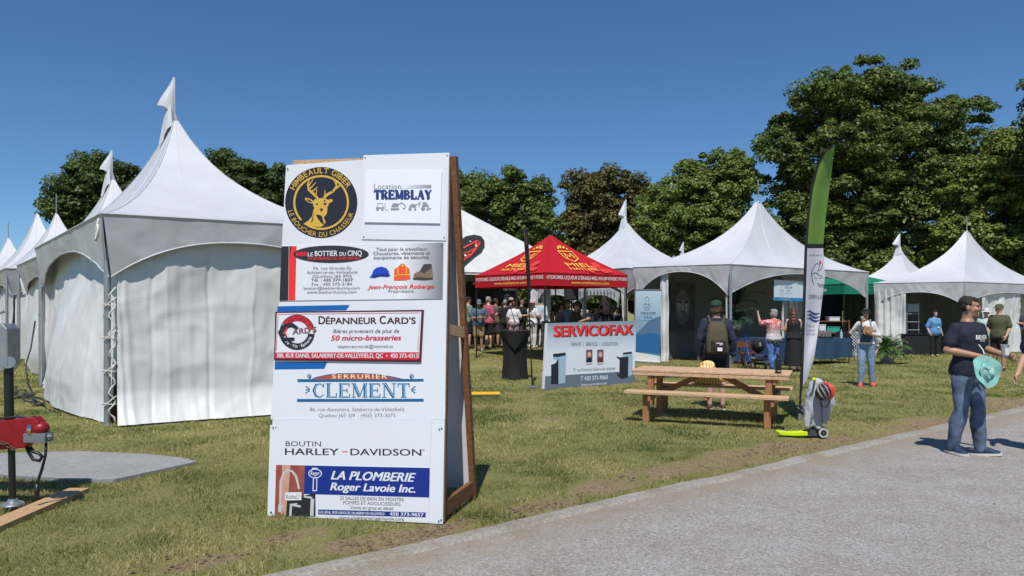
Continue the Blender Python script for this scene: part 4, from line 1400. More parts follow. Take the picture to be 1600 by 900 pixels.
B.shape("tap_emblem", [circ(493.6, 739.5, 10.6, 7.4, 24), [(490.4, 746), (497, 746), (496.6, 767), (489.6, 767)], [(489, 730.6), (497.5, 730.8), (497.2, 733), (489, 732.8)]], n + .001, WHT, pp)
B.shape("tap_emblem", [circ(493.6, 739.5, 9.2, 6, 24), [(491.8, 747), (495.6, 747), (495.4, 765.6), (491.2, 765.4)]], n + .0016, ROYAL, pp)
B.text("lettering", "Roger", 486.6, 500.6, 742, 6, n + .0022, WHT, pp, bold=.02, shear=.25)
B.text("lettering", "LA PLOMBERIE", 518.6, 650.4, 748.6, 13, n + .001, WHT, pp, 752.4, bold=.035, shear=.32)
B.text("lettering", "Roger Lavoie Inc.", 517.4, 649.4, 765.4, 11.6, n + .001, WHT, pp, 769.4, bold=.035, shear=.26)
for st, x0, x1, y, y1 in (("25 SALLES DE BAIN EN MONTRE", 532, 632, 780.4, 783), ("POMPES ET ADOUCISSEURS", 537.4, 626.6, 787.6, 790), ("Vente en gros et détail", 548, 615, 795, 796.8)):
    B.text("lettering", st, x0, x1, y, 5.2, n, GREYI, pp, y1, bold=.012)
B.shape("blue_strip", [[(498.6, 795.6), (666, 800.4), (665.8, 808), (498.2, 803.4)]], n, ROYAL, pp)
B.text("lettering", "610, BOUL. MGR LANGLOIS, SALABERRY-DE-VALLEYFIELD", 500.4, 602, 801.7, 4, n + .001, WHT, pp, 804.6, bold=.025)
B.text("lettering", "450 373-9657", 610, 662.6, 805, 5.2, n + .001, WHT, pp, 806.8, bold=.03)
B.text("lettering", "www.plomberierogerlavoie.com", 531, 632, 810.2, 4.8, n, GREYI, pp, 813, bold=.014)
mb = MB()
for x, y in ((571.5, 247), (699, 243.5), (694.5, 371.5), (569, 370.5), (690, 384), (427.5, 668), (432, 668), (687, 670.5), (690.5, 669), (689.5, 812), (686, 814), (424, 800), (450, 264)):
    q = B.w(x, y, 0)
    mb.cyl(F_((q.x, q.y, .004)), F_((q.x, q.y, .012)), .006, n=8)
mb.build("screws", M("screw steel", (.25, .25, .25), .4, metal=.9), sb)

# ------------------------------------------------------------------ copier firm's sign in the grass
B2 = Board(G(850, 609.5), G(991.5, 598.5), R(9))
sv = thing("lawn_sign", "low grey photocopier sign leaning on the grass before the black tall table", "sign board", mtx=B2.mtx)
quad2 = [(855.5, 505), (994.5, 501), (991.2, 598), (850.3, 609)]
v0, v1 = 0, B2.uv(860, 505).y
fp = B2.plate("sign_panel", quad2, -.02, 0, grad_mat("grey sign print", S(206, 212, 218), S(128, 144, 156), 1, v0, v1, [(0.55, S(206, 212, 218)), (.8, S(172, 184, 194))]), sv)
B2.shape("slate_band", [[(851.6, 588), (991.7, 579.4), (991.2, 597.6), (850.5, 608.6)]], .0025, M("slate print", S(96, 108, 120), .5), fp)
B2.text("lettering", "SERVICOFAX", 866.2, 989.6, 526.8, 16.6, .003, INK, fp, 523.4, bold=.055)
B2.text("lettering", "SERVICOFAX", 865, 988, 526, 16.6, .005, REDB, fp, 522.6, bold=.04)
B2.text("lettering", "VENTE  |  SERVICE  |  LOCATION", 892, 965.5, 541, 5.6, .003, INK, fp, 540, bold=.004)
B2.text("lettering", "77, rue Grande-Île, Salaberry-de-Valleyfield", 895.5, 961, 580.6, 4.6, .003, GREYI, fp, 577.6)
B2.text("lettering", "T 450 373-9060", 907, 949.5, 595, 6.6, .005, WHT, fp, 592.6, bold=.012)
B2.text("lettering", "www.servicofax.com", 907.5, 948, 603.4, 4.2, .005, WHT, fp, 600.4)
for x in (915.6, 933):
    B2.shape("portrait_photo", [[(x, 546.5), (x + 10, 546), (x + 9.8, 566), (x - .2, 566.6)]], .003, M("photo backdrop print", S(96, 84, 84), .5), fp)
    B2.shape("portrait_face", [circ(x + 5, 554, 2.9, 4.2, 16)], .004, M("skin print", S(206, 158, 134), .5), fp)
    B2.shape("portrait_suit", [[(x + .4, 566), (x + 1.4, 560.5), (x + 4, 558.5), (x + 6, 558.5), (x + 8.8, 560.5), (x + 9.5, 565.7)]], .0036, INK if x < 920 else M("dark red print", S(96, 40, 44), .5), fp)
    B2.shape("caption", [[(x, 568.6), (x + 9.6, 568.1), (x + 9.6, 569.2), (x, 569.8)]], .003, GREYI, fp)
LB = M("pale blue copier print", S(150, 176, 190), .5)
B2.shape("copier_picture", [[(864, 553), (883.5, 551), (884.5, 555), (872, 558), (864, 557.5)], [(861, 570), (868, 567.5), (872, 560), (877, 560), (876, 600), (861, 600.5)]], .003, INK, fp)
B2.shape("copier_picture", [[(864, 557.6), (872, 558), (884.5, 555), (884.8, 560), (864.4, 561.5)], [(872.5, 561), (884.5, 559), (883, 598), (872.5, 600)]], .0035, LB, fp)
B2.shape("copier_picture", [[(973.5, 551), (987, 549.4), (987.5, 553), (973.5, 556)], [(968, 558), (982, 557), (981, 590), (970, 592), (967.5, 590)], [(964, 556), (969, 560), (968, 562), (963.4, 558.6)], [(964, 581), (969, 588), (967, 590), (963.5, 585)]], .003, INK, fp)
B2.shape("copier_picture", [[(974, 554), (987.6, 552.6), (987.4, 556), (974, 558)], [(982, 556.4), (988.4, 555.4), (987.6, 586), (981.4, 588)]], .0035, LB, fp)
mb = MB()
tl, tr = B2.w(855.5, 505), B2.w(994.5, 501)
for q in (tl, tr):
    a = B2.mtx @ V((q.x + (-.2 if q.x > 1 else .7), q.y - .1, -.04))
    b = V((a.x, a.y, 0)) - V((B2.N.x, B2.N.y, 0)).normalized() * .25
    mb.beam(a, b, .04, .04)
mb.build("rear_frame", WOODD, sv)
B2.plate("edge_trim", [(853.6, 505.2), (855.6, 505), (850.4, 609), (848.8, 608.4)], -.05, 0.001, WHT2, sv)
# ------------------------------------------------------------------ people
SKIN = M("skin", (0.50, 0.29, 0.19), .5, var=.06, vs=9)
SKINT = M("tanned skin", (0.40, 0.215, 0.135), .5, var=.06, vs=9)
SKINP = M("fair skin", (0.58, 0.36, 0.27), .5, var=.06, vs=9)
HAIRB = M("dark brown hair", (0.014, 0.009, 0.007), .75, bump=.5, bs=60)
HAIRM = M("brown hair", (0.06, 0.032, 0.018), .7, bump=.5, bs=60)
HAIRR = M("auburn hair", (0.10, 0.03, 0.018), .5, bump=.5, bs=60)
HAIRG = M("grey hair", (0.26, 0.25, 0.24), .6, bump=.5, bs=60)
HAIRY = M("blond hair", (0.44, 0.31, 0.15), .55, bump=.5, bs=60)
EYEW = M("eye", (0.03, 0.02, 0.015), .2)
LIP = M("lips", (0.42, 0.17, 0.14), .5)
WTEETH = M("teeth", (.72, .70, .66), .4)
def cloth(nm, c, **k):
    k.setdefault("rough", .85); k.setdefault("var", .12); k.setdefault("vs", 7); k.setdefault("bump", .12); k.setdefault("bs", 55)
    return M(nm + " cloth", c, **k)
CL = dict(
    navy=cloth("navy", (0.010, 0.014, 0.030)), jeans=cloth("blue denim", (0.11, 0.155, 0.235), var=.75, vs=5), black=cloth("black", (0.011, 0.011, 0.013)),
    sage=cloth("sage green", (0.16, 0.26, 0.18)), teal=cloth("dull teal", (0.07, 0.13, 0.16)), pink=cloth("raspberry", (0.44, 0.09, 0.15)), olive=cloth("olive", (0.085, 0.09, 0.045)),
    khaki=cloth("khaki", (0.33, 0.22, 0.10)), white=cloth("white", (0.72, 0.71, 0.72)), pale=cloth("pale blue grey", (0.50, 0.56, 0.62)), grey=cloth("grey", (0.16, 0.16, 0.17)), mauve=cloth("mauve", (0.40, 0.28, 0.33)),
    sky=cloth("sky blue", (0.10, 0.27, 0.52)), lblue=cloth("light blue", (0.20, 0.32, 0.52)), brown=cloth("dark brown", (0.05, 0.032, 0.026)), hoodie=cloth("dark navy fleece", (0.018, 0.026, 0.055)),
    lightdenim=cloth("light denim", (0.20, 0.30, 0.44), var=.3, vs=5), dkdenim=cloth("dark denim bib", (0.05, 0.075, 0.12)), offw=cloth("off white", (0.66, 0.63, 0.62)), green=cloth("bottle green", (0.012, 0.05, 0.035)),
    mint=cloth("pale mint", (0.45, 0.58, 0.56)), red=cloth("red", (0.5, 0.03, 0.03)), beige=cloth("beige", (0.42, 0.36, 0.27)), dgrey=cloth("charcoal", (0.045, 0.045, 0.05)), coral=cloth("coral pink", (0.60, 0.12, 0.10)))
SHOEB = M("blue running shoe", (0.010, 0.032, 0.085), .7, var=.3, vs=30)
SOLEW = M("white sole", (.62, .58, .52), .6)
SHOED = M("dark shoe", (.02, .02, .022), .6)
SHOER = M("coral shoe", (.60, .10, .07), .6)
SHOEW = M("white shoe", (.65, .64, .62), .6)
SHOEBR = M("brown shoe", (.10, .05, .03), .6)
class Fig:
    def __init__(s, label, px=None, d=None, h=1.72, face=0.0, skin=SKIN, lean=0.0, sex='m', w=1.0, hy=0.0, hp=0.0, eL=(.235, .03, 1.14), wL=(.25, -.07, .90), eR=(-.235, .03, 1.14), wR=(-.25, -.07, .90),
                 kL=(.10, -.015, .49), aL=(.10, .02, .085), kR=(-.10, -.015, .49), aR=(-.10, .02, .085), tL=8, tR=-8, group=None, loc=None, vox=.014, detail=False, curlL=.6, curlR=.6, palmL=None, palmR=None, splay=False):
        s.__dict__.update(dict(h=h, sex=sex, w=w, lean=lean, hy=hy, hp=hp, vox=vox, detail=detail, label=label, skin=skin))
        p = loc if loc is not None else at(px, d)
        k = h / 1.75
        s.k = k
        # face = 0 looks at the camera; positive turns towards the picture's right
        s.mtx = Matrix.Translation(p) @ rot2(R(face)) @ Matrix.Scale(k, 4)
        s.place = Matrix.Translation(p) @ rot2(R(face))
        sw = (.176 if sex == 'm' else .150) * (0.6 + .4 * w)
        s.J = dict(sL=V((sw, .01, 1.398)), sR=V((-sw, .01, 1.398)), eL=V(eL), eR=V(eR), wL=V(wL), wR=V(wR), hL=V((.088, 0, .92)), hR=V((-.088, 0, .92)), kL=V(kL), kR=V(kR), aL=V(aL), aR=V(aR))
        s.toe = dict(L=tL, R=tR)
        s.curl = dict(L=curlL, R=curlR)
        s.palm = dict(L=palmL, R=palmR)
        f = sex == 'f'
        # z, rx, ry, forward offset
        s.torso = [(.80, .07, .07, 0), (.86, .155, .112, .005), (.93, .178 if f else .168, .128, .01), (1.00, .165, .118, .0), (1.08, .135 if f else .148, .105, -.005), (1.18, .142 if f else .158, .108, -.006),
                   (1.28, .158 if f else .174, .118 if not f else .125, -.008), (1.36, .165 if f else .184, .108, .0), (1.415, .135 if f else .155, .088, .008), (1.445, .095 if f else .108, .072, .012), (1.472, .072, .062, .012), (1.50, .058, .056, .012)]
        s.body_parts()
    # bend above the hips
    def T(s, p):
        p = V(p)
        a = R(s.lean) * sst(.9, 1.12, p.z)
        if a:
            q = p - V((0, 0, .95))
            q = Matrix.Rotation(a, 3, 'X') @ q if False else V((q.x, q.y * math.cos(a) - q.z * math.sin(a), q.z * math.cos(a) + q.y * math.sin(a)))
            p = q + V((0, 0, .95))
        return p
    def H(s, p):
        """head turn and nod, then the bend"""
        c = V((0, .01, 1.55))
        q = Matrix.Rotation(R(s.hy), 3, 'Z') @ (Matrix.Rotation(R(s.hp), 3, 'X') @ (V(p) - c)) + c
        return s.T(q)
    def hrot(s):
        return Matrix.Rotation(R(s.lean), 3, 'X') @ Matrix.Rotation(R(s.hy), 3, 'Z') @ Matrix.Rotation(R(s.hp), 3, 'X')
    def rings(s, mb, z0, z1, inf, n=20, hem=0.0, sc=1.0):
        rs = []
        zs = [z0] + [t[0] for t in s.torso if z0 + .02 < t[0] < z1 - .01] + [z1]
        for z in zs:
            for a, b in zip(s.torso, s.torso[1:]):
                if a[0] <= z <= b[0]:
                    t = (z - a[0]) / (b[0] - a[0])
                    rx, ry, yo = [a[i] + (b[i] - a[i]) * t for i in (1, 2, 3)]
                    break
            else:
                rx, ry, yo = s.torso[0][1:] if z < s.torso[0][0] else s.torso[-1][1:]
            g = s.w if z < 1.38 else 1 + (s.w - 1) * .3
            bl = 1.0 + (max(0, s.w - 1) * 1.0 * math.exp(-((z - 1.05) / .16) ** 2))
            e = inf + hem * max(0, 1 - (z - z0) / .18)
            r = []
            for k in range(n):
                an = 2 * math.pi * k / n
                cx, cy = math.cos(an), math.sin(an)
                px = (abs(cx) ** .85) * (1 if cx > 0 else -1) * (rx * g * sc + e)
                py = (abs(cy) ** .85) * (1 if cy > 0 else -1) * (ry * g * sc * (bl if cy < 0 else 1) + e)
                r.append(s.T((px, py + yo, z)))
            rs.append(r)
        mb.rings(rs)
        return mb
    def chain(s, mb, pts, rad, n=12):
        """rounded limb through points"""
        P_, R_ = [], []
        for i in range(len(pts) - 1):
            for t in (0, .33, .66):
                P_.append(V(pts[i]).lerp(V(pts[i + 1]), t))
                R_.append(rad[i] + (rad[i + 1] - rad[i]) * t)
        P_.append(V(pts[-1])); R_.append(rad[-1])
        mb.tube(P_, R_, n)
        for p, r in ((pts[0], rad[0]), (pts[-1], rad[-1])) + tuple((pts[i], rad[i]) for i in range(1, len(pts) - 1)):
            mb.ell(p, r * .995, 10, 6)
    def arm(s, mb, S_, inf=0.0, to=1.0):
        a, e, w = s.T(s.J['s' + S_]), s.J['e' + S_], s.J['w' + S_]
        g = .85 + .15 * s.w if s.sex == 'm' else .78 + .14 * s.w
        if to >= 1:
            m = a.lerp(e, .45)
            m2 = e.lerp(w, .3)
            s.chain(mb, [a, m, e, m2, w], [.053 * g + inf, .049 * g + inf, .041 * g + inf, .042 * g + inf, .029 * g + inf])
        elif to > .55:
            q = e.lerp(w, (to - .55) / .45)
            s.chain(mb, [a, e, q], [.054 * g + inf, .045 * g + inf, .037 * g + inf * 1.1])
        else:
            q = a.lerp(e, to / .55)
            s.chain(mb, [a, q], [.055 * g + inf, .052 * g + inf * 1.3])
    def leg(s, mb, S_, inf=0.0, to=1.0, calf=1.0):
        h, k, a = s.J['h' + S_], s.J['k' + S_], s.J['a' + S_]
        g = .8 + .2 * s.w
        if to >= 1:
            m = k.lerp(a, .3) + V((0, .012, 0))
            s.chain(mb, [h, h.lerp(k, .5), k, m, a], [.092 * g + inf, .078 * g + inf, .057 * g + inf, .056 * g + inf * calf, .036 * g + inf * calf], 14)
        else:
            s.chain(mb, [h, h.lerp(k, to)], [.096 * g + inf, (.088 - .03 * to) * g + inf * 1.5], 14)
    def hand(s, mb, S_):
        e, w = s.J['e' + S_], s.J['w' + S_]
        d = (w - e).normalized()
        pn = s.palm[S_]
        if pn is None:
            pn = V((-1 if S_ == 'L' else 1, 0, 0))
        pn = V(pn)
        pn = (pn - d * pn.dot(d)).normalized()          # palm side normal
        ac = d.cross(pn).normalized()                   # across the palm
        # make +ac point to the thumb side (forward / up for a hanging hand)
        if ac.dot(V((0, -1, .4))) < 0:
            ac = -ac
        rs = []
        for t, wd, th in ((-.01, .026, .022), (.03, .033, .019), (.065, .041, .016), (.092, .040, .013)):
            c = w + d * t
            rs.append([c + ac * wd * math.cos(2 * math.pi * k / 12) + pn * th * math.sin(2 * math.pi * k / 12) for k in range(12)])
        mb.rings(rs)
        cu = s.curl[S_]
        for i, (o, L) in enumerate(((.029, .072), (.010, .08), (-.010, .075), (-.028, .058))):
            p = w + d * .082 + ac * o
            dirv = d.copy()
            pts = [w + d * .05 + ac * o * .9, p]
            for seg, fr in ((0, .45), (1, .32), (2, .23)):
                an = cu * (.55 + .35 * seg) * (1 + .08 * i)
                q = d * math.cos(min(an * 1.15 * (1 if seg else .6) + (cu * .35 * seg), 2.9)) + pn * math.sin(min(an * 1.15 * (1 if seg else .6) + (cu * .35 * seg), 2.9))
                p = p + (q + ac * (o * (.9 if cu < .5 else .2))).normalized() * L * fr
                pts.append(p)
            mb.tube(pts, [.0105, .0100, .0092, .0085, .0072], 8)
            mb.ell(pts[-1], .0072, 8, 5)
        b = w + d * .022 + ac * .026
        td = (ac * .75 + d * .7 + pn * .35).normalized()
        t1 = b + td * .042
        t2 = t1 + (d * .8 + ac * .15 + pn * (.25 + .5 * cu)).normalized() * .032
        t3 = t2 + (d * .75 + pn * (.3 + .5 * cu)).normalized() * .024
        mb.tube([w + d * .012 + ac * .008, b, t1, t2, t3], [.017, .0155, .0125, .011, .0085], 8)
        mb.ell(t3, .0085, 8, 5)
    def headshape(s, mb):
        hr = s.hrot()
        g = 1.0 if s.sex == 'm' else .95
        E = lambda c, r, n=14, m=10: mb.ell(s.H(c), r, n, m, hr)
        E((0, .014, 1.668), (.075 * g, .094, .083))
        E((0, -.022, 1.615), (.062 * g, .068, .075))
        E((0, -.042, 1.562), (.044 * g, .045, .034))
        E((0, -.078, 1.548), (.022, .018, .016))
        for sx in (-1, 1):
            E((sx * .036 * g, -.066, 1.612), (.028, .026, .024))
            E((sx * .076 * g, .012, 1.625), (.011, .022, .032), 10, 8)
            E((sx * .030, -.080, 1.666), (.026, .014, .010), 10, 6)
            E((sx * .012, -.094, 1.613), (.008, .009, .008), 8, 6)
        E((0, -.090, 1.632), (.010, .015, .028), 10, 8)
        E((0, -.100, 1.617), (.0125, .012, .011), 10, 8)
        E((0, -.086, 1.577), (.023, .011, .007), 10, 6)
        E((0, -.085, 1.567), (.021, .011, .007), 10, 6)
        s.chain(mb, [s.T((0, .022, 1.43)), s.T((0, .018, 1.50)), s.H((0, .006, 1.575))], [.064 * g, .056 * g * (1 if s.sex == 'm' else .9), .056 * g])
    def body_parts(s):
        mb = MB()
        s.rings(mb, .80, 1.50, 0)
        for q in 'LR':
            mb.ell(s.T(s.J['s' + q] + V((0, 0, -.005))), (.052, .054, .056), 12, 8)
            s.arm(mb, q)
            s.leg(mb, q)
            s.hand(mb, q)
            s.footshape(mb, q, 0)
        s.headshape(mb)
        me = blend(mb, s.vox, 3 if not s.detail else 2)
        s.obj = s.fin(me, "person", s.skin, None)
        s.obj.matrix_basis = s.place
        tag(s.obj, s.label, "person")
    def fin(s, me, name, mat, parent, smooth=True):
        me.transform(Matrix.Scale(s.k, 4))
        return finish(me, name, mat, parent, smooth)
    def part(s, mb, name, mat, vox=None, sm=3, wr=.006, wf=9, parent=None, seed=1):
        me = blend(mb, vox or s.vox, sm, wr, wf, seed)
        return s.fin(me, name, mat, parent or s.obj)
    def solid(s, mb, name, mat, parent=None, smooth=True, sharp=45):
        me = mb.mesh(name)
        bm = bmesh.new(); bm.from_mesh(me); bmesh.ops.recalc_face_normals(bm, faces=bm.faces); bm.to_mesh(me); bm.free()
        me.transform(Matrix.Scale(s.k, 4))
        return finish(me, name, mat, parent or s.obj, smooth, mb.mi if isinstance(mat, (list, tuple)) else None, sharp)
    def footshape(s, mb, S_, inf):
        a = s.J['a' + S_]
        an = R(s.toe[S_])
        k = s.J['k' + S_]
        f = V((math.sin(an), -math.cos(an), 0))
        sh = (k - a)
        pitch = max(-.6, min(.6, (a.z - .085) * 2.2))
        def pt(fw, z):                       # along the foot from the ankle
            q = f * fw
            dz = -fw * pitch * .9 if False else 0
            return V((a.x, a.y, a.z)) + q + V((0, 0, z - .085 + getattr(s, 'toeup' + S_, 0) * fw))
        r = V((f.y * -1, f.x, 0))
        rs = []
        for fw, z, wd, th in ((-.075, .045, .022, .030), (-.055, .047, .034, .044), (0, .052, .037, .056), (.06, .048, .040, .046), (.11, .036, .044, .034), (.16, .027, .040, .024), (.188, .024, .022, .016)):
            c = pt(fw, z)
            rs.append([c + r * (wd + inf) * math.cos(2 * math.pi * i / 12) + V((0, 0, max(-(z - .004), (th + inf) * math.sin(2 * math.pi * i / 12)))) for i in range(12)])
        mb.rings(rs)
        return rs
    # ---- clothing
    def shirt(s, mat, hem=.86, sleeve=.42, inf=.016, name="shirt", neck=1.475, wr=.006, flare=.014, seed=1):
        mb = MB()
        s.rings(mb, hem, neck, inf, hem=flare)
        for q in 'LR':
            if sleeve > 0:
                mb.ell(s.T(s.J['s' + q]), (.053 + inf * .7, .055 + inf * .7, .056 + inf * .6), 12, 8)
                s.arm(mb, q, inf, sleeve)
        return s.part(mb, name, mat, wr=wr, seed=seed)
    def trousers(s, mat, to=1.0, inf=.014, name="trousers", top=.96, wr=.005, calf=1.4, seed=3):
        mb = MB()
        s.rings(mb, .80, top, .007)
        for q in 'LR':
            s.leg(mb, q, inf, to, calf)
        mb.ell((0, .0, .845), (.13 * s.w, .118 * s.w, .075), 14, 8)
        return s.part(mb, name, mat, wr=wr, wf=7, seed=seed)
    def skirt(s, mat, z0=.12, z1=1.0, r0=.24, name="skirt"):
        mb = MB()
        rs = []
        for i in range(8):
            z = z1 + (z0 - z1) * i / 7
            t = i / 7
            rr = .165 * s.w + (r0 - .165 * s.w) * t ** .8
            rs.append([V((rr * math.cos(a) * (1 + .05 * math.sin(7 * a) * t), .8 * rr * math.sin(a) * (1 + .05 * math.sin(6 * a) * t), z)) for a in [2 * math.pi * k / 36 for k in range(36)]])
        mb.rings(rs)
        return s.solid(mb, name, mat)
    def shoes(s, mat, sole=None):
        for q in 'LR':
            mb = MB()
            s.footshape(mb, q, .005)
            me = blend(mb, .009, 2)
            o = s.fin(me, "shoe", mat, s.obj)
            if sole:
                a = s.J['a' + q]; an = R(s.toe[q]); f = V((math.sin(an), -math.cos(an), 0)); r = V((-f.y, f.x, 0)); tu = getattr(s, 'toeup' + q, 0)
                mb = MB()
                ou = [(-.088, .026), (-.07, .040), (0, .046), (.08, .052), (.13, .052), (.175, .044), (.202, .020)]
                pts = [(fw, wd) for fw, wd in ou] + [(fw, -wd) for fw, wd in reversed(ou)]
                lo = [V((a.x, a.y, a.z - .085 + .001 + tu * fw)) + f * fw + r * wd for fw, wd in pts]
                mb.prism(lo, (0, 0, .026))
                s.solid(mb, "sole", sole, o)
    def hair(s, mat, style="short"):
        hr = s.hrot()
        mb = MB()
        E = lambda c, r: mb.ell(s.H(c), r, 14, 10, hr)
        g = 1.0 if s.sex == 'm' else .96
        if style == "short":
            E((0, .024, 1.680), (.0775, .0905, .078)); E((0, .042, 1.640), (.074, .068, .066))
            E((0, -.028, 1.713), (.060, .052, .036))
            for sx in (-1, 1): E((sx * .066, .010, 1.668), (.013, .032, .030))
        else:
            E((0, .028, 1.682), (.080 * g, .092, .080)); E((0, .045, 1.640), (.078 * g, .070, .070))
        if style == "long":
            E((0, -.02, 1.715), (.066, .066, .046))
            for z, y, rx, ry in ((1.58, .05, .088, .058), (1.50, .062, .094, .05), (1.42, .075, .096, .045), (1.34, .085, .080, .04), (1.28, .09, .05, .03)):
                mb.ell(s.T((0, y + .01, z)), (rx, ry, .066), 14, 8)
            for sx in (-1, 1):
                E((sx * .072, .0, 1.62), (.026, .05, .075))
        elif style == "bob":
            E((0, -.02, 1.715), (.07, .068, .048))
            for sx in (-1, 1):
                E((sx * .072, .008, 1.62), (.028, .055, .075))
            E((0, .05, 1.585), (.080, .055, .06))
        elif style == "pony":
            E((0, -.02, 1.715), (.066, .064, .044))
            E((0, .125, 1.70), (.036, .04, .045)); E((0, .15, 1.64), (.034, .03, .06)); E((0, .15, 1.57), (.022, .022, .06))
            for sx in (-1, 1): E((sx * .07, -.02, 1.63), (.014, .03, .055))
        elif style == "shaggy":
            for sx in (-1, 1): E((sx * .07, .02, 1.62), (.026, .06, .065))
            E((0, .065, 1.585), (.085, .05, .06)); E((0, -.03, 1.71), (.065, .06, .04))
        return s.part(mb, "hair", mat, vox=min(s.vox, .011), sm=2, wr=.006, wf=30)
    def cap(s, mat, brim=True, back=False, name="cap"):
        hr = s.hrot()
        mb = MB()
        def dome(u, v):
            th, ph = v * math.pi * .50, u * 2 * math.pi
            return s.H((.093 * math.sin(th) * math.cos(ph), .014 + .114 * math.sin(th) * math.sin(ph), 1.672 + .092 * math.cos(th) ** .8))
        mb.grid(dome, 22, 7)
        mb.ell(s.H((0, .012, 1.766)), (.010, .010, .006), 8, 5, hr)
        o = s.solid(mb, name, mat)
        if brim:
            mb = MB()
            sg = -1 if not back else 1
            up, dn = [], []
            for k in range(13):
                an = R(-72 + 144 * k / 12)
                for j, rr in enumerate((1.0, 1.72)):
                    x, y = .088 * math.sin(an), sg * math.cos(an)
                    L = rr if j == 0 else rr * (1 - .12 * abs(math.sin(an)))
                    up.append(s.H((x * (1 + .12 * j), .012 + y * .105 * L, 1.676 - .014 * j - .012 * abs(math.sin(an)) * j)))
            mb.add(up + [p - V((0, 0, .006)) for p in up], [(2 * k, 2 * k + 1, 2 * k + 3, 2 * k + 2) for k in range(12)] + [(26 + 2 * k, 26 + 2 * k + 2, 26 + 2 * k + 3, 26 + 2 * k + 1) for k in range(12)] + [(2 * k + 1, 26 + 2 * k + 1, 26 + 2 * k + 3, 2 * k + 3) for k in range(12)])
            s.solid(mb, "brim", mat, o)
        return o
    def sunhat(s, mat):
        mb = MB()
        n = 24
        prof = [(.19, 1.675), (.15, 1.685), (.10, 1.69), (.098, 1.73), (.09, 1.77), (.05, 1.79), (.01, 1.792), (.01, 1.785), (.085, 1.755), (.094, 1.70), (.15, 1.679)]
        mb.rings([[s.H((r * math.cos(2 * math.pi * k / n) * .92, .012 + r * math.sin(2 * math.pi * k / n) * 1.05, z)) for k in range(n)] for r, z in prof], cap=False)
        return s.solid(mb, "sun_hat", mat)
    def face_bits(s, glasses=False, smile=False):
        hr = s.hrot()
        for sx in (-1, 1):
            mb = MB()
            mb.ell(s.H((sx * .031, -.0835, 1.648)), (.012, .008, .0062), 10, 6, hr)
            s.solid(mb, "eye", EYEW)
        mb = MB()
        mb.ell(s.H((0, -.0875, 1.5725)), (.023, .009, .006 if smile else .0045), 12, 6, hr)
        s.solid(mb, "mouth", WTEETH if smile else LIP)
        mb = MB()
        for sx in (-1, 1): mb.ell(s.H((sx * .032, -.0885, 1.669)), (.019, .006, .004), 10, 6, hr)
        s.solid(mb, "eyebrow", HAIRB)
        if glasses:
            mb = MB()
            for sx in (-1, 1): mb.ell(s.H((sx * .033, -.104, 1.648)), (.026, .004, .018), 12, 6, hr)
            mb.tube([s.H((-.06, -.10, 1.652)), s.H((.06, -.10, 1.652))], .003, 6)
            for sx in (-1, 1): mb.tube([s.H((sx * .058, -.10, 1.652)), s.H((sx * .076, .01, 1.648))], .003, 6)
            s.solid(mb, "glasses", M("dark lens", (.01, .01, .012), .15))
    def pt(s, p):
        return s.place @ (V(p) * s.k)
DOWN = dict(eL=(.235, .03, 1.14), wL=(.25, -.07, .90), eR=(-.235, .03, 1.14), wR=(-.25, -.07, .90))
HOLD_R = dict(eR=(-.235, .0, 1.13), wR=(-.12, -.24, 1.16))
HOLD_L = dict(eL=(.235, .0, 1.13), wL=(.12, -.24, 1.16))
CROWD = "festival visitors by the bar tents"
# --- navy shirted man walking on the path, hat in one hand and cup in the other
man = Fig("smiling man in navy lettered t-shirt and jeans, holding a mint sun hat and cup", px=1512, d=8.28, h=1.80, face=20, skin=SKINT, w=1.04, hy=40, hp=3, vox=.0075, detail=True, lean=1,
          eR=(-.275, .03, 1.165), wR=(-.045, -.185, 1.10), eL=(.265, .02, 1.175), wL=(.275, -.235, 1.105), kR=(-.108, -.01, .50), aR=(-.115, .09, .10), kL=(.098, -.05, .50), aL=(.098, -.07, .09), tR=-8, tL=40,
          curlR=.95, curlL=1.0, palmR=(.2, .1, -1), palmL=(-1, .1, -.2))
man.toeupL = 0.10
man.shirt(CL['navy'], hem=.885, sleeve=.37, inf=.014, flare=.012, wr=.007, seed=5)
man.trousers(CL['jeans'], inf=.016, wr=.009, calf=1.5, top=.95)
man.shoes(SHOEB, SOLEW)
man.hair(HAIRB, "short")
man.face_bits(smile=True)
# chest print, wrapped on the shirt front
def chest_text(f, st, x0, x1, z, h, mat, bold=0, rx=.195, ry=.158, yo=-.008):
    co, fs = glyphs(st, bold)
    a, b = min(c[0] for c in co), max(c[0] for c in co)
    mb = MB()
    vs = []
    for cx, cy in co:
        x = x0 + (x1 - x0) * (cx - a) / (b - a)
        t = min(.98, abs(x) / rx)
        vs.append(f.T((x, yo - ry * (1 - t ** 2.353) ** .425, z + h * cy / cap_h())))
    mb.add(vs, fs)
    f.solid(mb, "shirt_print", mat, smooth=False)
chest_text(man, "BE:ER", -.075, .095, 1.288, .044, WHITEP, .03, rx=.197, ry=.1465)
chest_text(man, "SPECIALISTE", -.02, .06, 1.264, .013, WHITEP, .02, rx=.197, ry=.1465)
# the person just leaving the frame
side = Fig("person in a blue top cut off by the right picture edge, forearm showing", loc=V((6.04, 8.22, 0)), h=1.76, face=-55, skin=SKIN, vox=.010, eL=(.235, .05, 1.15), wL=(.24, -.12, .92), eR=(-.245, .045, 1.15), wR=(-.27, -.11, .90), kL=(.10, -.10, .5), aL=(.10, -.12, .085), kR=(-.1, .05, .5), aR=(-.1, .2, .11))
side.shirt(CL['hoodie'], sleeve=.42); side.trousers(CL['grey'], to=.98, name="shorts"); side.shoes(SHOED, SOLEW); side.hair(HAIRM)
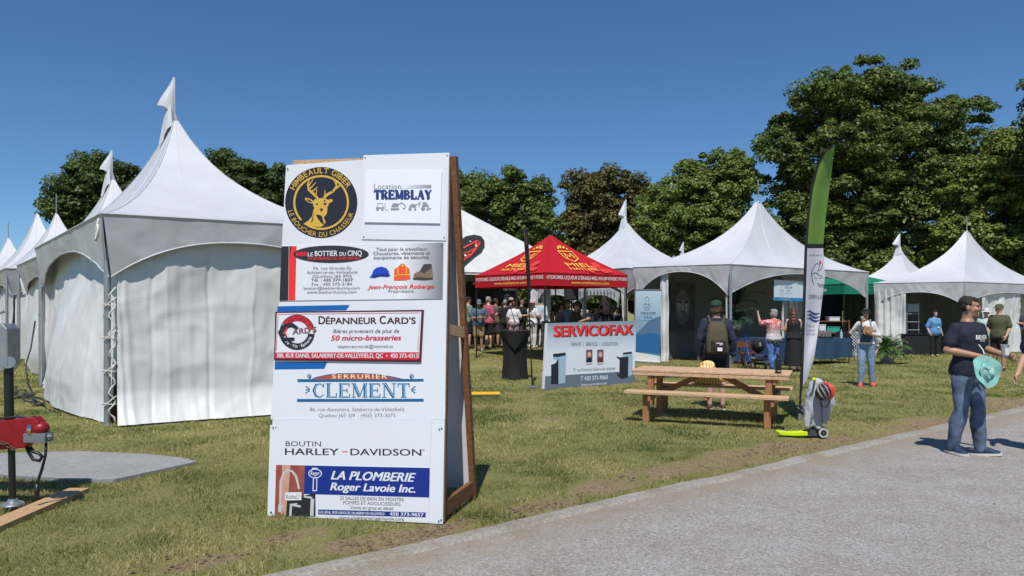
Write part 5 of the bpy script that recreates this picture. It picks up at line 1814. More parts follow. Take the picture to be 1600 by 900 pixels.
# --- visitor with the backpack behind the picnic table
bp = Fig("person from behind in green cap, navy hoodie and olive backpack, beyond the picnic table", px=1119, d=12.1, h=1.80, face=168, skin=SKINP, vox=.010, hy=-14, eL=(.255, .02, 1.14), wL=(.27, -.06, .88), eR=(-.255, .02, 1.14), wR=(-.27, -.06, .88), tL=-14, tR=12)
bp.shirt(CL['hoodie'], hem=.83, sleeve=.96, inf=.018, name="hoodie", flare=.012, wr=.012); bp.trousers(CL['black'], to=.86, inf=.03, name="shorts"); bp.shoes(SHOEBR, SOLEW); bp.hair(HAIRM, "shaggy"); bp.cap(CL['green'])
BPM = cloth("olive canvas", (0.075, 0.062, 0.036))
mb = MB()
def packshape(mb, a):
    rs = []
    for z, w, d0, d1 in ((.90, .13, .14, .25), (.93, .16, .13, .29), (1.02, .17, .13, .30), (1.15, .165, .13, .295), (1.28, .15, .125, .27), (1.37, .13, .12, .23), (1.42, .09, .12, .19)):
        rs.append([bp.T((w * (abs(math.cos(t)) ** .6) * (1 if math.cos(t) > 0 else -1), (d0 + d1) / 2 + (d1 - d0) / 2 * (abs(math.sin(t)) ** .6) * (1 if math.sin(t) > 0 else -1), z)) for t in [2 * math.pi * k / 24 for k in range(24)]])
    mb.rings(rs)
packshape(mb, 0)
bag = thing("backpack", "olive canvas backpack with dark front pocket, worn by the person in the green cap", "backpack", mtx=bp.place.copy())
def bagpart(mb, name, mat, vox=.011, wr=.006):
    if vox:
        me = blend(mb, vox, 2, wr, 10, 4)
    else:
        me = mb.mesh(name)
        bm = bmesh.new(); bm.from_mesh(me); bmesh.ops.recalc_face_normals(bm, faces=bm.faces); bm.to_mesh(me); bm.free()
    me.transform(Matrix.Scale(bp.k, 4))
    return finish(me, name, mat, bag, True, None, 40)
bagpart(mb, "main_pouch", BPM)
mb = MB()
mb.box((-.02, .305, 1.02), (.23, .03, .19)); mb.ell((-.02, .31, 1.02), (.11, .03, .09))
bagpart(mb, "front_pocket", cloth("dark brown canvas", (0.022, 0.017, 0.014)))
mb = MB().box((-.035, .343, .985), (.075, .005, .055))
bagpart(mb, "label_patch", WHITEP, None)
mb = MB()
mb.tube([(.02, .335, 1.07), (-.01, .34, 1.085), (-.04, .34, 1.07), (-.065, .338, 1.085), (-.075, .336, 1.06)], .008, 6); mb.tube([(-.03, .34, 1.055), (-.065, .338, 1.052)], .006, 6)
bagpart(mb, "clip_cord", WHITEP, None)
for sx in (-1, 1):
    mb = MB()
    mb.tube([bp.T((sx * .10, .13, 1.40)), bp.T((sx * .125, .06, 1.50)), bp.T((sx * .13, -.03, 1.47)), bp.T((sx * .13, -.125, 1.36)), bp.T((sx * .135, -.145, 1.2)), bp.T((sx * .17, -.05, 1.02)), bp.T((sx * .15, .12, .97))], .022, 8)
    bagpart(mb, "strap", BPM, None)
mb = MB()
mb.tube([(-.05, .14, 1.42), (-.03, .16, 1.47), (.03, .16, 1.47), (.05, .14, 1.42)], .010, 8)
bagpart(mb, "grab_loop", BPM, None)
# white sleeve letters
co, fs = glyphs("ECHO", .03)
mb = MB()
a, b = min(c[0] for c in co), max(c[0] for c in co)
sl, el = bp.T(bp.J['eL']), bp.J['wL']
for cx, cy in [(0, 0)]:
    vs = []
    for cx, cy in co:
        t = (cx - a) / (b - a)
        q = V(bp.J['eL']).lerp(V(bp.J['wL']), -.35 + 1.15 * t)
        vs.append(q + V((.068 - 0.0, .035 - .055 * cy / cap_h(), 0)))
    mb.add(vs, fs)
bp.solid(mb, "sleeve_print", WHITEP, smooth=False)
# --- overalls and visor
ov = Fig("woman in navy visor and light denim overalls raising a glass", px=1353, d=15.75, h=1.68, face=-22, skin=SKIN, sex='f', w=1.0, vox=.011, hy=-8, eR=(-.30, -.06, 1.20), wR=(-.12, -.20, 1.44), eL=(.27, .02, 1.14), wL=(.06, -.25, 1.19), curlR=1.0, curlL=.8, kR=(-.10, -.08, .5), aR=(-.11, -.06, .085), kL=(.11, .02, .5), aL=(.13, .10, .09), palmL=(-.3, 0, 1))
ov.shirt(CL['offw'], hem=.95, sleeve=.94, inf=.008, name="blouse"); ov.trousers(CL['lightdenim'], inf=.016, name="overalls", top=1.06, wr=.006, calf=1.3); ov.shoes(SHOER, SHOER); ov.hair(HAIRM, "pony"); ov.face_bits()
mb = MB()
mb.grid(lambda u, v: ov.T(((u - .5) * .27 * (1 - .25 * v), -.150 - .030 * math.cos((u - .5) * 2.6) + .02 * v, 1.0 + .30 * v)), 10, 8)
mb.grid(lambda u, v: ov.T(((u - .5) * .27 * (1 - .25 * v), -.120 - .030 * math.cos((u - .5) * 2.6) + .02 * v, 1.0 + .30 * v)), 10, 8)
ov.part(mb, "bib", CL['dkdenim'], sm=2) if False else ov.solid(mb, "bib", CL['dkdenim'])
for sx in (-1, 1):
    mb = MB().tube([ov.T((sx * .09, -.165, 1.29)), ov.T((sx * .095, -.14, 1.36)), ov.T((sx * .085, -.05, 1.49)), ov.T((sx * .07, .06, 1.47)), ov.T((sx * .04, .13, 1.3)), ov.T((0, .14, 1.1))], .015, 6)
    ov.solid(mb, "strap", CL['lightdenim'])
mb = MB()
def band_(u, v):
    an = u * 2 * math.pi
    return ov.H((.090 * math.cos(an), .014 + .108 * math.sin(an), 1.672 + .052 * v))
mb.grid(band_, 24, 3)
vis = ov.solid(mb, "visor", CL['navy'])
mb = MB()
mb.grid(lambda u, v: ov.H(((.09 + .03 * v) * math.sin(R(-75 + 150 * u)), .014 - (.105 + .085 * v) * math.cos(R(-75 + 150 * u)), 1.676 - .02 * v)), 14, 3)
ov.solid(mb, "brim", CL['navy'], vis)
# --- two women in the open tent
pk = Fig("grey haired woman in a pink dotted top with one arm raised", px=1209, d=19.4, h=1.66, face=205, skin=SKIN, sex='f', w=1.16, vox=.012, hy=25, eL=(.30, -.20, 1.36), wL=(.28, -.30, 1.60), eR=(-.26, .0, 1.15), wR=(-.18, -.22, 1.10))
PKM = M("pink white dotted cloth", (0.6, 0.25, 0.25), .85)
nt = PKM.node_tree
vo = nt.nodes.new("ShaderNodeTexVoronoi"); vo.inputs["Scale"].default_value = 17
tcn = nt.nodes.new("ShaderNodeTexCoord"); nt.links.new(tcn.outputs["Object"], vo.inputs["Vector"])
lt = nt.nodes.new("ShaderNodeMath"); lt.operation = 'LESS_THAN'; lt.inputs[1].default_value = .36; nt.links.new(vo.outputs["Distance"], lt.inputs[0])
spz = nt.nodes.new("ShaderNodeSeparateXYZ"); nt.links.new(tcn.outputs["Object"], spz.inputs[0])
rp = nt.nodes.new("ShaderNodeValToRGB")
for e, (p_, c_) in zip([rp.color_ramp.elements[0], rp.color_ramp.elements[1]] + [rp.color_ramp.elements.new(.5) for _ in range(4)], ((0, (.02, .03, .05)), (1.0, (.62, .16, .15)))): e.position = p_; e.color = (*c_, 1)
els = rp.color_ramp.elements
for e, (p_, c_) in zip(els, ((.0, (.02, .03, .05)), (.12, (.03, .05, .08)), (.22, (.42, .42, .42)), (.45, (.5, .42, .42)), (.60, (.6, .24, .22)), (.8, (.62, .14, .14)))): e.position = p_; e.color = (*c_, 1)
mrz = nt.nodes.new("ShaderNodeMapRange"); mrz.inputs[1].default_value = .74; mrz.inputs[2].default_value = 1.45; nt.links.new(spz.outputs[2], mrz.inputs[0]); nt.links.new(mrz.outputs[0], rp.inputs[0])
mxn = nt.nodes.new("ShaderNodeMix"); mxn.data_type = 'RGBA'; nt.links.new(lt.outputs[0], mxn.inputs[0]); nt.links.new(rp.outputs[0], mxn.inputs[6]); mxn.inputs[7].default_value = (.68, .64, .64, 1)
nt.links.new(mxn.outputs[2], nt.nodes["Principled BSDF"].inputs["Base Color"])
pk.shirt(PKM, hem=.80, sleeve=.45, inf=.024, name="tunic", flare=.03); pk.trousers(cloth("blue white patterned", (0.10, 0.22, 0.55), var=.9, vs=9), inf=.02, name="leggings"); pk.shoes(SHOED); pk.hair(HAIRG, "bob")
dk_ = Fig("woman with long auburn hair in a black sleeveless dress, standing beside the dotted top", px=1240, d=19.5, h=1.70, face=160, skin=SKINP, sex='f', w=1.05, vox=.012, hy=30, hp=18, eR=(-.24, -.02, 1.14), wR=(-.16, -.24, 1.10), eL=(.23, 0, 1.14), wL=(.17, -.22, 1.08))
dk_.shirt(CL['black'], hem=.9, sleeve=0, inf=.016, name="dress_top"); dk_.skirt(CL['black'], z0=.16, r0=.25); dk_.shoes(SHOED); dk_.hair(HAIRR, "long")
# --- right tent people
bl_ = Fig("woman in a sky blue polo with a white badge, standing in the far right tent", px=1460, d=25.7, h=1.62, face=6, skin=SKINP, sex='f', w=1.22, vox=.013, lean=3, eR=(-.28, .03, 1.13), wR=(-.26, -.10, .90))
bl_.shirt(CL['sky'], hem=.80, sleeve=.5, inf=.022, flare=.02); bl_.trousers(CL['black'], to=1.0, inf=.012); bl_.shoes(M("tan sandal", (.35, .22, .15), .6)); bl_.hair(HAIRB, "bob"); bl_.face_bits()
mb = MB().box(bl_.T((.02, -.205, 1.13)), (.08, .006, .06)); bl_.solid(mb, "name_badge", WHITEP)
mb = MB().tube([bl_.T((-.05, -.13, 1.42)), bl_.T((.0, -.195, 1.22)), bl_.T((.02, -.203, 1.16))], .008, 5); mb.tube([bl_.T((.06, -.12, 1.42)), bl_.T((.03, -.195, 1.2)), bl_.T((.02, -.203, 1.16))], .008, 5); bl_.solid(mb, "lanyard", GREENF)
gr = Fig("man in an olive t-shirt and olive cap in profile, beside the right tent curtain", px=1561, d=19.7, h=1.80, face=-62, skin=SKIN, w=1.12, vox=.012, hy=-15, eL=(.25, .02, 1.13), wL=(.24, -.12, .92), eR=(-.25, .0, 1.13), wR=(-.2, -.2, 1.0))
gr.shirt(CL['olive'], hem=.86, inf=.022); gr.trousers(CL['black'], to=.9, inf=.028, name="shorts"); gr.shoes(SHOEBR); gr.hair(HAIRM); gr.cap(CL['olive'])
wh = Fig("person in white sun hat and pale mint top, half hidden by the navy shirted man", px=1541, d=22.2, h=1.66, face=-40, skin=SKIN, w=1.1, vox=.013)
wh.shirt(CL['mint'], hem=.84, inf=.02); wh.trousers(CL['grey'], to=.9, name="shorts"); wh.shoes(SHOEW); wh.hair(HAIRG); wh.sunhat(CL['offw'])
rd = Fig("dark dressed person under the red canopy at the picture edge", px=1591, d=28.5, h=1.72, face=-70, vox=.014, **{**HOLD_L})
rd.shirt(CL['dgrey'], inf=.02); rd.trousers(CL['black'], to=.9, name="shorts"); rd.shoes(SHOED); rd.hair(HAIRB)
# --- crowd before the pale tent, left to right
def visitor(label, px, d, h, face, top, bottom, short=True, hair=(HAIRM, "short"), cap=None, sleeve=.42, shoe=SHOED, hem=.86, **k):
    f = Fig(label, px=px, d=d, h=h, face=face, group=CROWD, **k)
    f.shirt(CL[top] if isinstance(top, str) else top, hem=hem, sleeve=sleeve, inf=.02, seed=int(px) % 17)
    f.trousers(CL[bottom] if isinstance(bottom, str) else bottom, to=.88 if short else 1.0, inf=.022 if short else .014, name="shorts" if short else "trousers")
    f.shoes(shoe, SOLEW if shoe is SHOEW else None)
    if hair: f.hair(*hair)
    if cap is not None: f.cap(cap)
    return f
visitor("man in a sage green t-shirt and dark cap, leftmost beside the sponsor board", 732, 26.2, 1.82, 118, 'sage', 'black', cap=CL['black'], **HOLD_L)
f = visitor("man in a teal t-shirt and khaki shorts looking down at his drink", 748, 24.9, 1.76, 8, 'teal', 'khaki', cap=CL['grey'], w=1.12, hp=20, shoe=M("grey trainer", (.18, .18, .18), .7), eR=(-.26, .0, 1.13), wR=(-.05, -.27, 1.13), eL=(.26, 0, 1.13), wL=(.07, -.27, 1.15), skin=SKINT)
visitor("grey haired man in a raspberry t-shirt facing the tent", 763.5, 25.6, 1.84, 128, 'pink', 'black', hair=(HAIRG, "short"), w=1.15, skin=SKINP, **HOLD_R)
visitor("man in an olive shirt and dark shorts behind the raspberry t-shirt", 774.5, 26.4, 1.77, 150, 'olive', 'dgrey', w=1.1, skin=SKINT, shoe=SHOEBR)
visitor("person in a printed black t-shirt seen from behind, under the black emblem sign", 789, 26.3, 1.72, 190, 'black', 'black', hair=(HAIRG, "short"))
f = visitor("woman with auburn hair in a white t-shirt seen from behind, above the black tall table", 803, 25.9, 1.66, 178, 'white', 'mauve', hair=(HAIRR, "bob"), hem=.98, sex='f', w=1.1, eR=(-.26, 0, 1.12), wR=(-.16, -.2, 1.05))
mb = MB(); f.rings(mb, .84, 1.03, .034); f.part(mb, "tied_shirt", CL['mauve'], wr=.02, wf=14)
mb = MB().tube([f.T((.10, .10, 1.46)), f.T((.02, .17, 1.2)), f.T((-.06, .19, .98))], .012, 6); f.solid(mb, "bag_strap", CL['brown'])
visitor("man in a beige cap between the emblem sign and the black t-shirt", 799, 27.2, 1.80, 165, 'dgrey', 'black', cap=CL['beige'])
f = visitor("dark haired man in glasses and a black t-shirt reaching out to the right", 815.5, 26.2, 1.76, 62, 'black', 'dgrey', hair=(HAIRB, "short"), skin=SKINT, hy=-6, eR=(-.25, -.08, 1.14), wR=(-.17, -.34, 1.16), eL=(.25, -.05, 1.14), wL=(.2, -.3, 1.1))
f.face_bits(glasses=True)
f = visitor("woman in a pink cap and white top with a pink wrap over her arm", 832, 26.5, 1.68, 150, 'white', 'offw', short=False, hair=(HAIRM, "long"), cap=M("pink cap cloth", (.62, .30, .34), .8), sex='f', shoe=SHOEW, eR=(-.25, -.02, 1.14), wR=(-.1, -.26, 1.12))
mb = MB(); mb.ell((-.12, -.2, 1.15), (.16, .11, .17)); mb.ell((-.03, -.26, 1.03), (.15, .08, .07)); f.part(mb, "wrap", M("salmon wrap cloth", (.52, .22, .16), .85), wr=.03, wf=12)
visitor("man in a pale striped long sleeved top and dark trousers, back turned", 844, 26.7, 1.80, 168, 'pale', 'dgrey', short=False, hair=(HAIRB, "short"), sleeve=.9, hem=.80)
visitor("distant person in a pink top beside the bar awning", 859, 29.5, 1.60, 40, M("faded pink cloth", (.5, .34, .36), .85), 'grey', hair=(HAIRM, "bob"), sex='f')
# --- people at the bar under the red canopy
visitor("dark haired woman in a grey top, behind the canopy's front pole", 875.5, 24.4, 1.66, 60, 'grey', 'black', hair=(HAIRB, "bob"), sex='f', w=1.1)
visitor("blond person in a light blue shirt at the back of the bar", 886.5, 28.6, 1.74, 170, 'lblue', 'grey', hair=(HAIRY, "bob"))
visitor("man in a brown t-shirt and dark cap holding a cup up at the bar", 900, 22.6, 1.80, 70, 'brown', 'black', hair=(HAIRB, "short"), cap=CL['dgrey'], skin=SKINT, w=1.15, eR=(-.27, -.06, 1.14), wR=(-.14, -.36, 1.25), eL=(.26, -.06, 1.15), wL=(.16, -.37, 1.24))
visitor("person in a light blue shirt bending at the bar's back", 919.5, 27.6, 1.66, 150, 'lblue', 'grey', hair=(HAIRB, "short"), lean=12)
visitor("person in a grey top with cropped dark hair, at the middle of the bar", 931.5, 27.0, 1.64, 30, 'grey', 'black', hair=(HAIRB, "short"))
f = visitor("balding man in black leaning forward over the bar", 947.5, 25.6, 1.70, -20, 'black', 'black', hair=None, lean=14, skin=SKINP, eR=(-.26, -.2, 1.1), wR=(-.1, -.42, 1.05), eL=(.26, -.2, 1.1), wL=(.12, -.42, 1.05)); f.face_bits()
visitor("long haired woman in black at the right end of the bar", 966.5, 23.4, 1.68, -75, 'black', 'black', hair=(HAIRB, "long"), sex='f', w=1.1, **HOLD_R)

visitor("man in a light tee near the loudspeaker stand, far back", 893, 30.5, 1.78, 20, 'offw', 'grey', hair=(HAIRB, "short"))
visitor("person in a red top far behind the bar, near the tree trunk", 852.5, 29.0, 1.74, 200, 'red', 'dgrey', hair=(HAIRB, "short"))
visitor("man in a charcoal tee behind the grey top at the bar", 940, 29.5, 1.76, 160, 'dgrey', 'black', hair=(HAIRM, "short"))
visitor("person in a white top far behind the long haired woman at the bar", 957, 30.5, 1.70, -30, 'white', 'grey', hair=(HAIRM, "bob"))
visitor("man in a navy top between the teal and raspberry t-shirts, farther back", 757, 28.0, 1.80, 140, 'navy', 'dgrey', hair=(HAIRB, "short"))
visitor("person in a light blue top behind the olive shirt, under the pale tent", 783, 28.6, 1.70, 60, 'lblue', 'black', hair=(HAIRM, "bob"))
# ------------------------------------------------------------------ held things
HATM = M("mint printed cotton", S(150, 214, 200), .8, var=.16, vs=26)
HATI = M("mint lining", S(132, 200, 190), .8)
hp_ = man.pt((-.01, -.275, .985))
hat = thing("sun_hat", "mint green floral sun hat carried in the walking man's hand", "hat", hp_)
mb = MB()
nrm = V((.12, -.93, .22)).normalized()
ax = V((1, .12, 0)).normalized()
ay = nrm.cross(ax).normalized()
c0 = P(1540.5, 581, 7.93)
def hatf(u, v):
    an = 2 * math.pi * u
    r = .075 + .11 * v
    w = .030 * math.sin(an * 2 + .6) * v + .012 * math.sin(an * 5) * v
    return c0 + ax * (r * .76 * math.cos(an)) + ay * (r * .96 * math.sin(an)) + nrm * (w + .016 * v + .02 * math.cos(an) * v)
mb.grid(hatf, 40, 5)
mb.grid(lambda u, v: hatf(u, v) - nrm * .006, 40, 5)
mb.build("brim", HATM, hat, smooth=True)
mb = MB()
def crown(u, v):
    an = 2 * math.pi * u
    r = .078 * (1 - v ** 3) + .004
    f = .010 * math.sin(an * 6 + v * 7) + .014 * math.sin(an * 2 + 6 * v)
    return c0 + ax * ((r * .85 + f) * math.cos(an) - .02 * v) + ay * ((r * 1.15 + f) * math.sin(an) + .015 * v) + nrm * (.05 * math.sin(v * 1.5) + .012 * math.sin(an * 4 + 6 * v))
mb.grid(crown, 32, 10)
mb.build("crown_fold", HATM, hat, smooth=True)
nt = HATM.node_tree
vo = nt.nodes.new("ShaderNodeTexVoronoi"); vo.inputs["Scale"].default_value = 34
tcn = nt.nodes.new("ShaderNodeTexCoord"); nt.links.new(tcn.outputs["Object"], vo.inputs["Vector"])
lt = nt.nodes.new("ShaderNodeMath"); lt.operation = 'LESS_THAN'; lt.inputs[1].default_value = .30; nt.links.new(vo.outputs["Distance"], lt.inputs[0])
mxn = nt.nodes.new("ShaderNodeMix"); mxn.data_type = 'RGBA'; nt.links.new(lt.outputs[0], mxn.inputs[0]); mxn.inputs[6].default_value = (*S(122, 182, 172), 1); mxn.inputs[7].default_value = (*S(190, 176, 170), 1)
nt.links.new(mxn.outputs[2], nt.nodes["Principled BSDF"].inputs["Base Color"])
mb = MB()
mb.tube([c0 + ay * .17, c0 + ay * .2 + nrm * .02, c0 + ay * .24 + ax * .01, c0 + ay * .285 - ax * .02, c0 + ay * .30 - ax * .028], .006, 6)
mb.build("chin_cord", WHITEP, hat, smooth=True)
cl = man.J
wl = P(1570.5, 551, 7.93)
cup = thing("cup", "clear plastic cup with a pale label held by the walking man", "cup", wl)
CUPM = M("clear cup", (.70, .72, .74), .12)
CUPM.node_tree.nodes["Principled BSDF"].inputs["Transmission Weight"].default_value = .75
mb = MB()
n = 20
mb.rings([[wl + V((r * math.cos(2 * math.pi * k / n), r * math.sin(2 * math.pi * k / n), z)) for k in range(n)] for r, z in ((.031, -.05), (.042, .085), (.044, .088), (.0425, .088), (.0405, .083), (.030, -.046))])
mb.build("cup_wall", CUPM, cup, smooth=True, sharp=40)
mb = MB()
mb.add([wl + V((.0375 * math.cos(R(-130 + 80 * k / 8)), .0375 * math.sin(R(-130 + 80 * k / 8)), z)) + V((0, -.006, 0)) for k in range(9) for z in (-.025, .055)], [(2 * k, 2 * k + 2, 2 * k + 3, 2 * k + 1) for k in range(8)])
mb.build("cup_print", M("pale cup print", (.62, .62, .62), .5), cup)
g_ = ov.pt(V(ov.J['wR']) + V((.03, -.03, .07)))
gl = thing("cup", "clear cup raised to the lips of the woman in overalls", "cup", g_)
mb = MB().rings([[g_ + V((r * math.cos(2 * math.pi * k / 14), r * math.sin(2 * math.pi * k / 14), z)) for k in range(14)] for r, z in ((.028, -.05), (.036, .06), (.034, .06), (.026, -.046))])
mb.build("cup_wall", CUPM, gl, smooth=True)
q = ov.pt((.02, -.285, 1.26))
pb_ = thing("paper_bag", "brown paper food bag held at the chest of the woman in overalls", "bag", q)
mb = MB()
mb.box(q, (.19, .07, .18), Matrix.Rotation(R(-22), 3, 'Z') @ Matrix.Rotation(R(10), 3, 'Y'))
me = blend(mb, .012, 3, .012, 14, 5)
me.transform(pb_.matrix_basis.inverted())
finish(me, "bag_body", M("brown kraft paper", (.36, .22, .10), .8), pb_, True)
q = ov.pt((.13, .14, .76))
tb_ = thing("tote_bag", "small coral and white tote hanging behind the woman in overalls", "bag", q)
mb = MB().box(q, (.2, .07, .26), Matrix.Rotation(R(20), 3, 'Y'))
me = blend(mb, .012, 3, .01, 12, 6); me.transform(tb_.matrix_basis.inverted())
finish(me, "bag_body", M("pale coral cotton", (.6, .36, .30), .85), tb_, True)
mb = MB().tube([q + V((-.05, 0, .1)), ov.pt((.12, .14, 1.2)), ov.pt((.10, .10, 1.45)), ov.pt((.09, -.03, 1.5)), ov.pt((.11, -.16, 1.3)), q + V((.06, -.02, .1))], .009, 6)
mb.build("strap", WHT, tb_, smooth=True)
# ------------------------------------------------------------------ picnic table
TO = G(1010.6, 659.5)
TU, TV = V((.917, -.399, 0)), V((.399, .917, 0))
tl = lambda u, v, z: TO + TU * u + TV * v + V((0, 0, z))
CEDAR = M("orange stained pine", S(202, 166, 130), .65, var=.3, vs=5, bump=.18, bs=35, stretch=(1.2, 9, 9))
CEDARP = M("orange pine post", S(168, 116, 76), .65, var=.3, vs=5, bump=.15, bs=30, stretch=(8, 8, 1))
pt = thing("picnic_table", "orange pine picnic table with two fixed benches on the lawn", "picnic table", TO)
def board_(name, u0, u1, v0, v1, z0, z1, mat=CEDAR):
    mb = MB()
    vs = [tl(u, v, z) for u in (u0, u1) for v in (v0, v1) for z in (z0, z1)]
    mb.add(vs, [(0, 1, 3, 2), (4, 6, 7, 5), (0, 4, 5, 1), (2, 3, 7, 6), (0, 2, 6, 4), (1, 5, 7, 3)])
    o = mb.build(name, mat, pt)
    bv = o.modifiers.new("b", 'BEVEL'); bv.width = .007; bv.segments = 2
    return o
for k in range(5):
    board_("top_board", -.28, 1.96, .22 + k * .157, .22 + k * .157 + .148, .715, .752)
board_("edge_rail", -.27, 1.95, .225, .262, .662, .713)
board_("edge_rail", -.27, 1.95, .955, .992, .662, .713)
for v0 in (-.19, -.055): board_("bench_board", -.30, 1.96, v0, v0 + .128, .425, .468)
for v0 in (1.145, 1.28): board_("bench_board", -.28, 1.95, v0, v0 + .128, .425, .468)
for u in (.0, 1.68):
    for v in (-.04, 1.28): board_("leg", u - .045, u + .045, v - .045, v + .045, -.01, .42, CEDARP)
    for v in (.30, .91): board_("table_post", u - .05, u + .04, v - .045, v + .045, -.01 if v > .5 else .22, .66, CEDARP)
    board_("bench_bearer", u + .05, u + .092, -.17, 1.40, .33, .42, CEDARP)
    board_("top_bearer", u + .05, u + .092, .25, .97, .585, .66, CEDARP)
board_("seat_cleat", .84, .90, -.18, .07, .38, .423, CEDARP)
for u0, u1 in ((.10, .70), (1.58, .98)):
    mb = MB().beam(tl(u0, .61, .37), tl(u1, .61, .68), .04, .085)
    mb.build("diagonal_brace", CEDARP, pt)
q = tl(1.80, .30, .753)
bo = thing("water_bottle", "black insulated bottle with pale lettering on the right end of the picnic table", "bottle", q)
MB().lathe(q, [(.0, 0), (.040, 0), (.042, .006), (.042, .17), (.034, .20), (.026, .212), (.026, .222)], 20).build("bottle_body", M("black satin metal", (.012, .012, .013), .35), bo, smooth=True, sharp=40)
MB().lathe(q + V((0, 0, .222)), [(0, 0), (.029, 0), (.029, .05), (.024, .058), (0, .058)], 18).build("lid", DARKM, bo, smooth=True, sharp=40)
mb = MB().add([q + V((.0425 * math.cos(R(-125 + k * 8)), .0425 * math.sin(R(-125 + k * 8)), z)) for k in range(9) for z in (.03, .045)], [(2 * k, 2 * k + 2, 2 * k + 3, 2 * k + 1) for k in range(8)])
mb.build("lettering_strip", GREYL, bo)
q = tl(.70, 1.20, .470)
sbag = thing("straw_bag", "striped straw bag slumped on the far bench of the picnic table", "bag", q)
STRAW = M("striped straw weave", S(232, 196, 134), .8, var=.15, vs=30, bump=.3, bs=60)
nt = STRAW.node_tree
wv_ = nt.nodes.new("ShaderNodeTexWave"); wv_.inputs["Scale"].default_value = 7.5; wv_.inputs["Distortion"].default_value = 1.5
tcc = nt.nodes.new("ShaderNodeTexCoord"); nt.links.new(tcc.outputs["Object"], wv_.inputs["Vector"])
cr_ = nt.nodes.new("ShaderNodeValToRGB"); nt.links.new(wv_.outputs["Fac"], cr_.inputs[0])
cr_.color_ramp.elements[0].color = (*S(190, 140, 76), 1); cr_.color_ramp.elements[1].color = (*S(244, 214, 156), 1); cr_.color_ramp.elements[0].position = .1; cr_.color_ramp.elements[1].position = .5
nt.links.new(cr_.outputs[0], nt.nodes["Principled BSDF"].inputs["Base Color"])
mb = MB()
for x, y, z, a, b, c in ((0, 0, .11, .27, .13, .115), (-.13, 0, .12, .14, .12, .12), (.13, .0, .11, .14, .12, .11), (-.02, .0, .23, .15, .09, .10), (.0, 0, .31, .11, .06, .07)):
    mb.ell(q + TU * x + TV * y + V((0, 0, z)), (a, b, c), 16, 10, Matrix.Rotation(R(-23), 3, 'Z'))
me = blend(mb, .014, 4, .012, 10, 3); me.transform(sbag.matrix_basis.inverted())
finish(me, "bag_body", STRAW, sbag, True)
mb = MB().tube([q + TU * a + V((0, 0, z)) + TV * -.03 for a, z in ((-.12, .25), (-.10, .33), (-.03, .355), (.06, .33), (.12, .24))], .012, 8)
mb.build("handle", STRAW, sbag, smooth=True)
# ------------------------------------------------------------------ feather banner
GREENB = M("green banner cloth", S(114, 150, 62), .7, var=.06, vs=3, trans=.25)
WHITEB = M("white banner cloth", (.66, .66, .72), .7, var=.04, vs=3, trans=.22)
fd = 10.82
FP = [(1249.3, 656), (1251, 610), (1253.5, 540), (1256, 460), (1258.2, 390), (1261.5, 340), (1267.5, 292), (1277, 256), (1288, 236), (1303, 228)]
FRt = [(1249.5, 622), (1253, 607), (1262, 590), (1272, 560), (1278, 520), (1283.5, 478), (1289.5, 430), (1286, 386), (1290, 340), (1296.5, 290), (1301, 255), (1304, 228)]
def yint(tab, y):
    t = sorted(tab, key=lambda p: p[1])
    if y <= t[0][1]: return t[0][0]
    for a, b in zip(t, t[1:]):
        if a[1] <= y <= b[1]:
            return a[0] + (b[0] - a[0]) * (y - a[1]) / (b[1] - a[1])
    return t[-1][0]
def FL(px, py, off=0.0):
    x0 = yint(FP, py)
    w = (px - x0)
    dd = fd + .010 * w + .03 * math.sin(w * .16 + py * .012) * min(1, w / 10) + (.05 * math.sin(py * .05 + w * .12) * min(1, max(0, (py - 440) / 100)) * min(1, max(0, w) / 12))
    return P(px, py, dd - off)
fb = thing("feather_banner", "tall green and white feather banner on a black pole beside the picnic table", "banner", G(1249.3, 661))
mb = MB()
mb.tube([P(1249.3, 668, fd)] + [P(x, y, fd) for x, y in FP], [.016] * 4 + [.014, .012, .011, .009, .008, .007, .006], 8)
mb.build("pole", DARKM, fb, smooth=True)
mb = MB()
mb.cyl(P(1249.3, 672, fd), P(1249.3, 646, fd), .022, .022, 10)
mb.box(P(1249.3, 659, fd), (.10, .05, .012))
mb.tube([P(1250, 632, fd) + V((.02, -.02, 0)), P(1255, 636, fd), P(1256, 643, fd), P(1250, 640, fd), P(1246, 636, fd)], .012, 6)
mb.build("ground_spike", ALU, fb, smooth=True, sharp=40)
def flag_part(name, y0, y1, mat, inset=0.0):
    mb = MB()
    mb.grid(lambda u, v: FL(yint(FP, y0 + (y1 - y0) * v) + (yint(FRt, y0 + (y1 - y0) * v) - yint(FP, y0 + (y1 - y0) * v)) * (inset + (1 - inset) * u), y0 + (y1 - y0) * v), 16, 44)
    return mb.build(name, mat, fb, smooth=True)
flag_part("green_cloth", 228.5, 381, GREENB)
flag_part("black_band", 381, 388, BLACKC)
wc = flag_part("white_cloth", 388, 620, WHITEB)
mb = MB()
mb.grid(lambda u, v: FL(yint(FP, 230 + 380 * v) - 1.2 + 4.4 * u, 230 + 380 * v, .012), 4, 50)
mb.build("pole_sleeve", BLACKC, fb, smooth=True)
def fl_polys(name, polys, mat, off=.006):
    mb = MB()
    for pl in polys: mb.add([FL(x, y, off) for x, y in pl], [tuple(range(len(pl)))])
    return mb.build(name, mat, wc)
def fl_text(st, x0, x1, yb, h, mat, bold=0, name="lettering"):
    co, fs = glyphs(st, bold)
    a, b = min(c[0] for c in co), max(c[0] for c in co)
    mb = MB().add([FL(x0 + (x1 - x0) * (c[0] - a) / (b - a), yb - h * c[1] / cap_h(), .007) for c in co], fs)
    return mb.build(name, mat, wc, fix=False)
fl_text("www.defi-lunes.org", 1264, 1284, 399.5, 2.4, GREYI)
